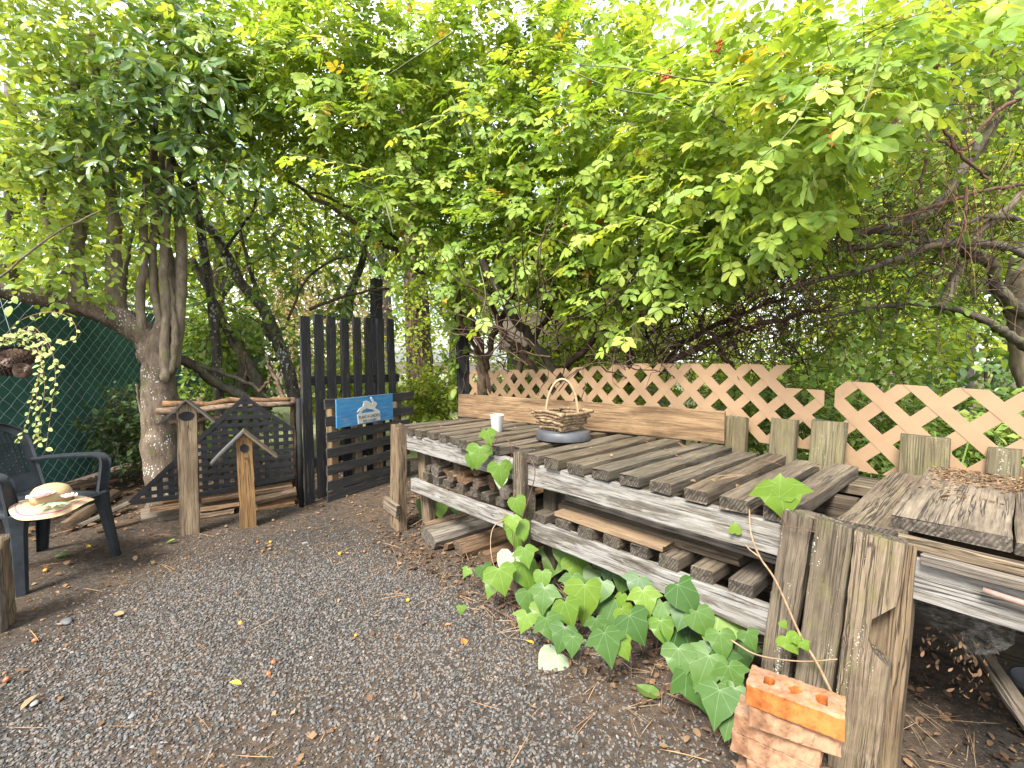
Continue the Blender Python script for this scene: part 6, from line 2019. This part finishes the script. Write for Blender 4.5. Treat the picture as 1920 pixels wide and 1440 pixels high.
cr8 = [(350, 235, 130, 'ivypale'), (210, 280, 80, 'ivy'), (300, 320, 130, 'ivyyoung'), (440, 190, 100, 'ivyyoung'), (440, 290, 140, 'ivyyoung'), (530, 320, 90, 'ivyyoung'), (240, 370, 90, 'ivyyoung'), (590, 230, 150, 'ivyyoung'),
       (650, 180, 100, 'ivyyoung'), (740, 250, 130, 'ivyyoung'), (800, 300, 80, 'ivy'), (700, 350, 100, 'ivy'), (535, 430, 130, 'ivy'), (520, 520, 100, 'ivyyoung'), (770, 440, 180, 'ivyyoung'), (680, 510, 130, 'ivyyoung'),
       (580, 600, 130, 'ivy'), (640, 650, 120, 'ivy'), (700, 690, 90, 'ivy'), (430, 560, 90, 'ivyyoung'), (900, 290, 90, 'ivy'), (990, 310, 130, 'ivy'), (1060, 360, 110, 'ivy'), (970, 440, 70, 'ivyyoung'), (910, 500, 150, 'ivy'),
       (1000, 520, 80, 'ivyyoung'), (1110, 450, 130, 'ivyyoung'), (1190, 500, 100, 'ivy'), (1060, 590, 140, 'ivy'), (900, 700, 150, 'ivy'), (990, 710, 90, 'ivyyoung'), (1210, 610, 110, 'ivyyoung'), (1240, 320, 150, 'ivy'), (1340, 420, 150, 'ivy'),
       (1320, 510, 130, 'ivy'), (1350, 660, 210, 'ivy'), (1510, 590, 210, 'ivyyoung'), (1540, 690, 120, 'ivy'), (1640, 750, 150, 'ivy'), (1300, 790, 140, 'ivy'), (1440, 830, 160, 'ivy'), (1400, 930, 180, 'ivy'), (1510, 1030, 150, 'ivy'),
       (1490, 910, 90, 'ivyyoung'), (1600, 880, 120, 'ivy'), (1600, 1000, 120, 'ivy'), (1700, 660, 80, 'ivy'), (1150, 270, 100, 'ivy'), (410, 40, 90, 'ivyyoung'), (365, 5, 80, 'ivyyoung'), (100, 280, 50, 'ivyyoung'), (75, 490, 40, 'ivyyoung'),
       (950, 615, 50, 'ivyyoung'), (860, 380, 100, 'ivy'), (460, 440, 110, 'ivy'), (620, 520, 100, 'ivy'), (840, 590, 90, 'ivy'), (1150, 560, 90, 'ivy'), (1430, 560, 120, 'ivy'), (1480, 780, 120, 'ivy'), (820, 200, 70, 'ivy'), (930, 220, 80, 'ivy'),
       (1560, 800, 110, 'ivy'), (1640, 950, 100, 'ivy'), (1640, 1120, 120, 'ivy'), (1580, 1120, 120, 'ivy')]
ivp = []
for (cx_, cy_, sz, mt) in cr8:
    px, py = 840 + cx_ / 3, 980 + cy_ / 3
    gy = (py - 1020) / 300
    p = gnd(px, py, 0.16 + random.uniform(-.04, .05) if cy_ > 100 else 0.2)
    # leaves near the posts climb; keep them clear in front of the bench face
    sdep = (p.x - O0.x) * u2.x + (p.y - O0.y) * u2.y
    if sdep > -0.12 and cy_ < 700:
        t_ = random.uniform(.02, .12) + max(0, (450 - cy_) / 900) * .25
        q_ = onpl(px, py, bl(0, -t_, 0) if cy_ > 330 or cx_ < 500 else bl(0, .08, 0), u2)
        if q_.z > 0.03: p = q_
    d = (p - CAM).length
    size = sz / 3 * d / F * 1.08
    tocam = (CAM - p).normalized()
    nrm = tocam * .75 + V(0, 0, .75) + Vector(rng.normal(size=3)) * .2
    tip = V(random.uniform(-.55, .55), -.45, -.75)
    lb = {'ivypale': 'pale upturned ivy leaf'}.get(mt)
    ivy_leaf(ivy, p, size, tip, nrm, mt, lb)
    ivp.append((p, cx_))
    pe = p - tip.normalized() * size * .45
    mb = MB(); mb.tube(spline([pe, pe + V(random.uniform(-.02, .02), .03, -.05), V(pe.x + random.uniform(-.05, .05), pe.y + .08, 0.0)], 4), .0016, 4); mb.build('leaf_stalk', M['redvine'], ivy)
p = gnd(1032, 1238, .02)
ivy_leaf(ivy, p, .12, V(-.5, -.5, -.1), V(0, -.4, 1), 'ivypale', 'pale fallen ivy leaf face down on the gravel')
for pts in ([(905, 1130, .02), (960, 1160, .03), (1050, 1200, .02)], [(900, 1090, .03), (930, 1120, .03), (1000, 1150, .02), (1080, 1190, .02)], [(1250, 1300, .03), (1330, 1330, .03), (1420, 1350, .02)]):
    stemline(ivy, [gnd(*q_) for q_ in pts], .0035)
# climbing sprig on the centre post and rail
sp1 = thing('ivy_sprig', 'ivy shoot climbing the centre bench post onto the front rail', 'ivy', bl(1.15, -.1, .1))
for (px, py, sz, mt, lab) in ((917, 819, 30, 'ivyyoung', None), (897, 855, 42, 'ivyyoung', None), (886, 864, 28, 'ivyyoung', None), (939, 888, 44, 'ivyyoung', None), (938, 901, 26, 'ivypale', 'pale underside of an ivy leaf'), (971, 948, 34, 'ivyyoung', None), (960, 985, 34, 'ivyyoung', None), (970, 1007, 40, 'ivyyoung', None), (957, 990, 22, 'ivyyoung', None)):
    p = onpl(px, py, bl(0, -.11, 0), u2)
    ivy_leaf(sp1, p, sz * (p - CAM).length / F, V(random.uniform(-.4, .4), -.3, -.85), (CAM - p).normalized() + V(0, 0, .35) + Vector(rng.normal(size=3)) * .15, mt, lab)
def opl(px, py, t_=-.1): return onpl(px, py, bl(0, t_, 0), u2)
stemline(sp1, [opl(985, 1040), opl(975, 990), opl(990, 940), opl(1003, 890), opl(996, 862), bl(1.26, -.08, .76)], .0035)
stemline(sp1, [opl(978, 842), opl(955, 828), opl(935, 817), opl(917, 822)], .0025)
stemline(sp1, [opl(955, 828), opl(960, 850), opl(945, 880)], .002)
stemline(sp1, [opl(935, 818), opl(918, 845), opl(905, 850)], .002)
stemline(sp1, [opl(952, 972, -.12), opl(928, 985, -.2), opl(920, 1010, -.25), opl(922, 1045, -.28), opl(930, 1070, -.28)], .0035, 'twiglitter')
sp2 = thing('ivy_sprig', 'small ivy clump inside the bench left posts at ground level', 'ivy', bl(.12, .12, 0))
for (px, py, sz, mt) in ((800, 955, 26, 'ivyyoung'), (825, 955, 30, 'ivyyoung'), (845, 935, 20, 'ivy'), (855, 955, 18, 'ivy'), (790, 945, 18, 'ivyyoung'), (795, 970, 22, 'ivy')):
    p = onpl(px, py, bl(0, .18, 0), u2)
    ivy_leaf(sp2, p, sz * (p - CAM).length / F, V(random.uniform(-.4, .4), -.3, -.7), (CAM - p).normalized() + V(0, 0, .4), mt)
    stemline(sp2, [p, V(p.x, p.y + .02, 0.0), V(p.x + .03, p.y + .03, -.01)], .002)
sp3 = thing('ivy_sprig', 'two-leaf ivy shoot standing up at the right bench corner', 'ivy', bl(2.45, -.06, BZ))
for (px, py, sz, lab) in ((1466, 938, 62, None), (1462, 915, 38, None), (1378, 991, 18, None)):
    p = opl(px, py, -.05)
    ivy_leaf(sp3, p, sz * (p - CAM).length / F, V(.1, -.2, -.9) if sz > 40 else V(0, 0, .9), (CAM - p).normalized() + V(0, 0, .2), 'ivyyoung')
stemline(sp3, [opl(1465, 960), opl(1475, 985), opl(1500, 990), opl(1527, 998)], .0022)
sp4 = thing('bare_vine', 'thin bare vine stem with tiny yellow leaves climbing the right bench posts', 'vine', bl(2.5, -.1, 0))
def op3(px, py, t_=-.13): return opl(px, py, t_)
stemline(sp4, [op3(1560, 1300), op3(1530, 1240), op3(1500, 1190), op3(1455, 1090), op3(1425, 1045), op3(1408, 1000), op3(1405, 955, -.05)], .005, 'twiglitter')
stemline(sp4, [op3(1370, 1200), op3(1420, 1228), op3(1500, 1240), op3(1570, 1236)], .0035, 'twiglitter')
stemline(sp4, [op3(1425, 1045), op3(1405, 1030), op3(1398, 1020)], .003, 'twiglitter')
for px, py, sz in ((1483, 1208, 28), (1510, 1212, 15), (1470, 1172, 12), (1496, 1203, 16)):
    p = op3(px, py, -.15)
    ivy_leaf(sp4, p, sz * (p - CAM).length / F, V(.3, -.3, -.5), (CAM - p).normalized(), 'ivyyoung', 'tiny yellow-green leaf')
# creeper wound round the black post
cpz = [(V(b_.x + .02 * math.sin(z * 7), b_.y - .05, z), .11) for z in np.linspace(.95, 1.75, 8)] + [(V(b_.x - .03, b_.y - .05, 1.9), .2)]
plant('post_creeper', 'green creeper winding up the black timber post', 'creeper', V(b_.x, b_.y - .08, 0), cpz, 60, 4, .085, 'mid', OVAL, 'cane', [('vine_stem', [V(b_.x + .05 * math.cos(z * 5), b_.y - .08, z) for z in np.linspace(0, 2.1, 9)], .008, .004)], n_single=120, step=.03, shell=(.5, 1), droop=.4, up=.4, face=.6, rnd=.4)
# trailing variegated vine in the hanging planter
vv = thing('variegated_vine', 'trailing variegated vine with cream-edged leaves spilling from the hanging planter', 'vine', pc + V(0, 0, .05))
VP = []
for pts, n, s in (([(0, 640, 2.95), (40, 600, 2.9), (95, 585, 2.85), (135, 600, 2.8), (143, 632, 2.8), (120, 640, 2.8), (105, 635, 2.8)], 16, .032), ([(0, 650, 2.95), (45, 620, 2.85), (80, 650, 2.8), (72, 700, 2.78), (68, 760, 2.78), (66, 830, 2.8)], 34, .033),
                  ([(10, 640, 2.9), (50, 622, 2.82), (90, 640, 2.76), (104, 700, 2.75), (98, 755, 2.75), (85, 850, 2.8)], 26, .033), ([(0, 645, 2.9), (60, 640, 2.84), (78, 690, 2.8), (62, 740, 2.8), (48, 800, 2.8), (28, 830, 2.8)], 26, .026),
                  ([(20, 640, 2.9), (70, 660, 2.82), (84, 720, 2.8), (74, 790, 2.8), (72, 835, 2.8)], 26, .030), ([(-5, 640, 2.9), (20, 628, 2.85), (45, 635, 2.85)], 10, .036), ([(5, 640, 2.9), (60, 612, 2.8), (95, 660, 2.76), (112, 690, 2.75)], 12, .036)):
    p = spline([at(*q_) for q_ in pts], 8)
    stemline(vv, [at(*q_) for q_ in pts], .0018, 'needle', 4)
    for i in range(n):
        f = (i + .5) / n * (len(p) - 1); i0 = min(int(f), len(p) - 2)
        q_ = p[i0].lerp(p[i0 + 1], f - i0)
        sd_ = 1 if i % 2 else -1
        VP.append((tuple(q_), (sd_ * .8 + random.gauss(0, .3), -.3 + random.gauss(0, .3), -.45 + random.gauss(0, .3)), (random.gauss(0, .3), -.8, .5), s * random.uniform(.8, 1.3)))
place_leaves(vv, VARI, (np.array([x[0] for x in VP]), np.array([x[1] for x in VP]), np.array([x[2] for x in VP]), np.array([x[3] for x in VP]), rng.uniform(0, 1, len(VP))), M['vari'], 300)

# ------------------------------------------------------------------ plants close behind the bench: strappy leaves and weeds
def grass_clump(label, x, y, n, h, m):
    root = thing('grass_clump', label, 'grass clump', V(x, y, 0), 'grass clumps behind the lattice')
    mb = MB()
    for i in range(n):
        a = random.uniform(0, 6.28); ln_ = h * random.uniform(.6, 1.1)
        d = V(math.cos(a), math.sin(a), 0); s_ = V(-d.y, d.x, 0) * .006
        b0 = V(x, y, 0) + d * random.uniform(0, .05)
        p = [b0, b0 + d * ln_ * .15 + V(0, 0, ln_ * .5), b0 + d * ln_ * .4 + V(0, 0, ln_ * .8), b0 + d * ln_ * .75 + V(0, 0, ln_ * .75)]
        mb.add([p[0] - s_, p[0] + s_, p[1] - s_, p[1] + s_, p[2] - s_ * .7, p[2] + s_ * .7, p[3]], [(0, 1, 3, 2), (2, 3, 5, 4), (4, 5, 6)])
    o = mb.build('blades', M[m], root); o['kind'] = 'stuff'
for i, (x, y, h, lb) in enumerate(((2.55, 2.75, .9, 'strappy green grass clump behind the short lattice'), (2.95, 2.45, .8, 'grass clump at the right end behind the short lattice'), (2.2, 3.3, .8, 'grass clump behind the broken corner of the long lattice'), (1.3, 4.3, .7, 'grass clump behind the middle of the long lattice'), (-.75, 6.0, .5, 'tuft of grass right of the gate by the path'))):
    grass_clump(lb, x, y, 70, h, 'mid')

# ------------------------------------------------------------------ fallen fruit
def fruit(label, px, py, r, m, rot=False):
    r *= .8
    p = gnd(px, py, r)
    prof = [(0.0, -1), (.5, -.87), (.87, -.5), (1, 0), (.87, .5), (.5, .84), (.12, .86), (0, .8)]
    o = lathe('fallen_fruit', [(a * r, b * r) for a, b in prof], M[m], None, Matrix.Translation(p) @ Euler((random.uniform(-1, 1), random.uniform(-1, 1), 0)).to_matrix().to_4x4() @ Matrix.Diagonal((1, .95, .85 if rot else .95, 1)), n=14, wob=.08 if rot else .02)
    return tag(o, label, 'fruit', 'fallen fruit on the gravel')
for a in (('bright yellow fruit lying alone in the middle of the gravel', 451, 1168, .013, 'fruit'), ('orange split fruit in the foreground gravel, above a browner one', 513, 1241, .014, 'rotfruit', True), ('brownish rotten fruit in the foreground gravel, below the orange one', 504, 1263, .014, 'rotfruit', True),
          ('yellow fruit near the gate, right of another', 507, 1016, .013, 'fruit'), ('small dull fruit near the gate, left of a yellow one', 483, 1016, .012, 'rotfruit'), ('yellow fruit on the dark soil toward the bench', 637, 1038, .014, 'fruit'),
          ('reddish fruit on the dark soil nearest the bench posts', 683, 1034, .012, 'rotfruit'), ('yellow fruit on the gravel near the ivy edge', 765, 1125, .013, 'fruit'), ('tiny orange fruit on the gravel left of the ivy', 667, 1191, .009, 'fruit'),
          ('orange fruit at the left edge of the foreground gravel', 12, 1274, .016, 'rotfruit', True), ('brown fruit on the soil by the timber stump', 66, 1200, .016, 'rotfruit', True), ('yellow fruit under the chair by its back leg', 85, 1069, .014, 'fruit', True)):
    fruit(*a)

# ------------------------------------------------------------------ fallen leaves that can be pointed at, pebbles
dl = {k: [tpl_mesh('fallen_leaf', leaf_tpl(w_, .2, c_), M[k]) for w_, c_ in ((.55, -.25), (.45, .3), (.65, -.1))] for k in ('dead', 'dorange', 'yellow', 'laurel', 'pale')}
def fleaf(label, px, py, size, m, z=.006, base=None):
    p = base if base is not None else gnd(px, py, z)
    o = bpy.data.objects.new('fallen_leaf', random.choice(dl[m]))
    put(o, None, Matrix.Translation(p + V(0, 0, .004)) @ Euler((random.uniform(-.35, .35), random.uniform(-.25, .25), random.uniform(0, 6.28))).to_matrix().to_4x4() @ Matrix.Scale(size, 4))
    return tag(o, label, 'leaf', 'fallen leaves')
for a in (('yellow leaf lying on the foreground gravel below the two rotten fruits', 430, 1281, .05, 'yellow'), ('pale yellow leaf lying between the chair and the foreground gravel', 212, 1153, .05, 'dead'), ('small yellow leaf by the chair front leg', 165, 1022, .06, 'yellow'),
          ('pale green leaf on the soil right of the chair', 310, 1020, .06, 'pale'), ('large brown curled leaf lying at the lower left edge', 75, 1302, .07, 'dead'), ('brown leaf on the gravel just left of the pale ivy leaf', 868, 1198, .05, 'dorange'),
          ('orange leaf among the ivy edge on the gravel', 985, 1202, .045, 'yellow'), ('long green leaf lying on the soil in front of the ivy', 1190, 1285, .11, 'laurel'), ('tan curled leaf at the foot of the ivy patch', 1098, 1268, .06, 'dead'),
          ('pale brown leaf under the ivy by the brick pile', 1290, 1250, .06, 'dead'), ('small orange leaf in the gravel left of the ivy', 845, 1172, .03, 'dorange'), ('green leaf on the soil under the chair', 100, 1045, .09, 'laurel')):
    fleaf(*a)
for s, t_, lb, m, sz in ((2.86, .3, 'tan dead leaf on the deck board beside the wide planks', 'dead', .04), (1.1, .35, 'small red-brown leaf lying on a slat left of the centre post', 'dorange', .03), (1.62, .2, 'pale leaf flake on a slat near the middle of the bench', 'dead', .028), (3.1, .2, 'orange leaf flake on the nearest wide plank', 'dorange', .03)):
    fleaf(lb, 0, 0, sz, m, base=bl(s, t_, BZ + (.045 if s > 2.8 else .004)))
p = opl(1695, 1060, -.04); o = fleaf('orange leaf stuck upright beside the cracked post board', 0, 0, .06, 'dorange', base=p)
o.rotation_euler = (1.2, .3, .8)
for lb, px, py, r, m in (('flat grey pebble in the foreground gravel', 247, 1342, .014, (.2, .2, .2)), ('pale stone chip in the gravel at the lower left', 65, 1318, .016, (.25, .24, .22)), ('cream pebble in the gravel right of the rotten fruits', 583, 1233, .008, (.5, .46, .4)), ('flat grey stone half sunk in the soil by the stump', 125, 1165, .03, (.12, .12, .12)), ('grey stone on the soil near the gate', 572, 1018, .018, (.2, .2, .2))):
    p = gnd(px, py, .004)
    o = lathe('pebble', [(0, -.3), (.7, -.25), (1, 0), (.75, .32), (.3, .42), (0, .43)], plain('pebble_%d' % px, m, .7, .2, 40, .3), None, Matrix.Translation(p) @ Matrix.Rotation(px, 4, 'Z') @ Matrix.Diagonal((r * 1.3, r * .8, r * .7, 1)), n=12, wob=.1)
    tag(o, lb, 'stone', 'larger stones in the gravel')

# ------------------------------------------------------------------ litter: needles, leaf bits, twigs (nobody could count them)
def scatter_litter(name, label, n, region, size, m, tpls, z=.008, needle=False):
    P = []
    while len(P) < n:
        x, y = rng.uniform(region[0], region[1]), rng.uniform(region[2], region[3])
        if region[4](x, y) > rng.uniform(): P.append((x, y, hgt(x, y) + z + rng.uniform(0, .006)))
    P = np.array(P)
    a = rng.uniform(0, 2 * PI, n)
    D = np.stack([np.cos(a), np.sin(a), rng.normal(size=n) * .15], 1)
    N = np.stack([rng.normal(size=n) * .4, rng.normal(size=n) * .4, np.ones(n)], 1)
    S = size * rng.uniform(.5, 1.5, n)
    o = leaves_obj(name, tpls, P, D, N, S, rng.uniform(0, 1, n), m, None)
    return tag(o, label)
NEED = [leaf_tpl(.018, .3, .12, True, (.5, .5, .4)), leaf_tpl(.014, .3, -.1, True, (.5, .5, .4)), join_tpl([xf(leaf_tpl(.014, .3, .15, True, (.5, .5, .4)), 1, .08, (0, 0, 0)), xf(leaf_tpl(.014, .3, .1, True, (.5, .5, .4)), .95, -.08, (0, 0, 0))])]
def dsoil(x, y):
    return 0.25 + 0.75 * (1 - gravel_density(x, y))
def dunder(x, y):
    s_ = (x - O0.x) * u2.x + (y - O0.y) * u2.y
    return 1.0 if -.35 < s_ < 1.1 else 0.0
M['deaddark'] = leafmat('dark_dead_leaf', [(0.03, 0.02, 0.014), (0.06, 0.036, 0.022), (0.10, 0.06, 0.034), (0.17, 0.105, 0.06)], 0.8, 0.1, (1.1, .9, .6), spec=0.1)  # dark wet litter, with the shade beneath the bench put into its colour
CHIP = [leaf_tpl(.6, .3, .3, False), leaf_tpl(.4, .2, -.2, False), leaf_tpl(.9, .1, .1, False)]
scatter_litter('leaf_litter', 'scattered brown leaf bits on the soil and gravel', 4000, (-4.4, 1.4, .7, 5.6, dsoil), .022, M['dead'], CHIP)
scatter_litter('leaf_litter', 'dead leaves drifted against the fence and the log wall', 1100, (-4.6, -1.6, 2.6, 6.0, lambda x, y: 1.0 if (y > 3.6 + .5 * (x + 2.9) or x < -3.2) else .03), .05, M['dead'], OVAL, .02)
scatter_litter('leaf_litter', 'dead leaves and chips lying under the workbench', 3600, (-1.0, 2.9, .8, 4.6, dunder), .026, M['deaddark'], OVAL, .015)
scatter_litter('needle_litter', 'dry pine needles and straw on the gravel', 420, (-3.6, 1.3, .8, 5.2, lambda x, y: .5 + .5 * dsoil(x, y)), .13, M['needle'], NEED, .012)
scatter_litter('needle_litter', 'dry needles and stems under the front of the workbench', 500, (-.8, 1.6, 1.0, 3.8, lambda x, y: 1.0 if -.45 < (x - O0.x) * u2.x + (y - O0.y) * u2.y < .5 else 0), .13, M['twiglitter'], NEED, .015)
# crumbs on the bench slats and on the wide planks
def on_bench(n, s0, s1, t0, t1, z, size, m, tpls, label, dens=None):
    P = []
    while len(P) < n:
        s_, t_ = rng.uniform(s0, s1), rng.uniform(t0, t1)
        if dens and dens(s_, t_) < rng.uniform(): continue
        P.append(tuple(bl(s_, t_, z + rng.uniform(0, .006))))
    P = np.array(P); a = rng.uniform(0, 2 * PI, n)
    D = np.stack([np.cos(a), np.sin(a), np.zeros(n)], 1); N = np.stack([rng.normal(size=n) * .3, rng.normal(size=n) * .3, np.ones(n)], 1)
    return tag(leaves_obj('needle_litter', tpls, P, D, N, size * rng.uniform(.5, 1.5, n), rng.uniform(0, 1, n), m, None), label)
on_bench(2600, 2.80, 3.7, .25, .9, BZ + .045, .015, M['dead'], CHIP, 'brown debris heaped at the back of the wide planks', lambda s_, t_: max(0, min(1, (t_ - .38 + .25 * noise.noise(V(s_ * 5, t_ * 5, 0))) / .3)))
on_bench(60, -.1, 2.6, .05, .95, BZ + .004, .02, M['dead'], CHIP, 'flakes of dead leaf on the bench slats')
on_bench(14, .9, 3.4, .1, .9, BZ + .008, .14, M['needle'], NEED, 'single dry pine needles on the bench top')
# debris caught in the cobweb
P = []
for _ in range(110):
    u = random.choice((.25, .55, .6, .62))
    drop = abs(random.gauss(0, .09))
    P.append(tuple(webp(u + random.gauss(0, .12) * (1 - min(1, drop * 5)), random.uniform(.4, .9)) + V(random.gauss(0, .012), random.gauss(0, .012), -drop)))
leaves_obj('caught_debris', LAUREL, np.array(P), rdir(110) + np.array([0, 0, -1.2]), rdir(110), .02 * rng.uniform(.4, 1.4, 110), rng.uniform(0, 1, 110), M['deaddark'], web)
# bark mulch chips and sticks behind the chair
for i, (x0, y0, x1, y1, r, lb) in enumerate(((215, 925, 120, 990, .045, 'grey split stick in the woodpile behind the chair'), (240, 950, 150, 985, .035, 'brown stick in the woodpile behind the chair leg'), (180, 905, 60, 930, .04, 'dark log at the back of the woodpile by the fence'), (225, 905, 150, 915, .03, 'short log on top of the woodpile by the fence'), (260, 975, 180, 995, .025, 'thin broken stick at the edge of the woodpile'))):
    a_, b2 = gnd(x0, y0, r), gnd(x1, y1, r)
    tag(logpiece('stick', V(a_.x, a_.y, r * .9 + .03 * i % .06), V(b2.x, b2.y, r * .9), r, M[('log', 'loggrey', 'log', 'logred', 'log')[i]], None, split=(0, 2.2, 0, 2.2, 0)[i], wob=.25), lb, 'log', 'woodpile by the green fence')
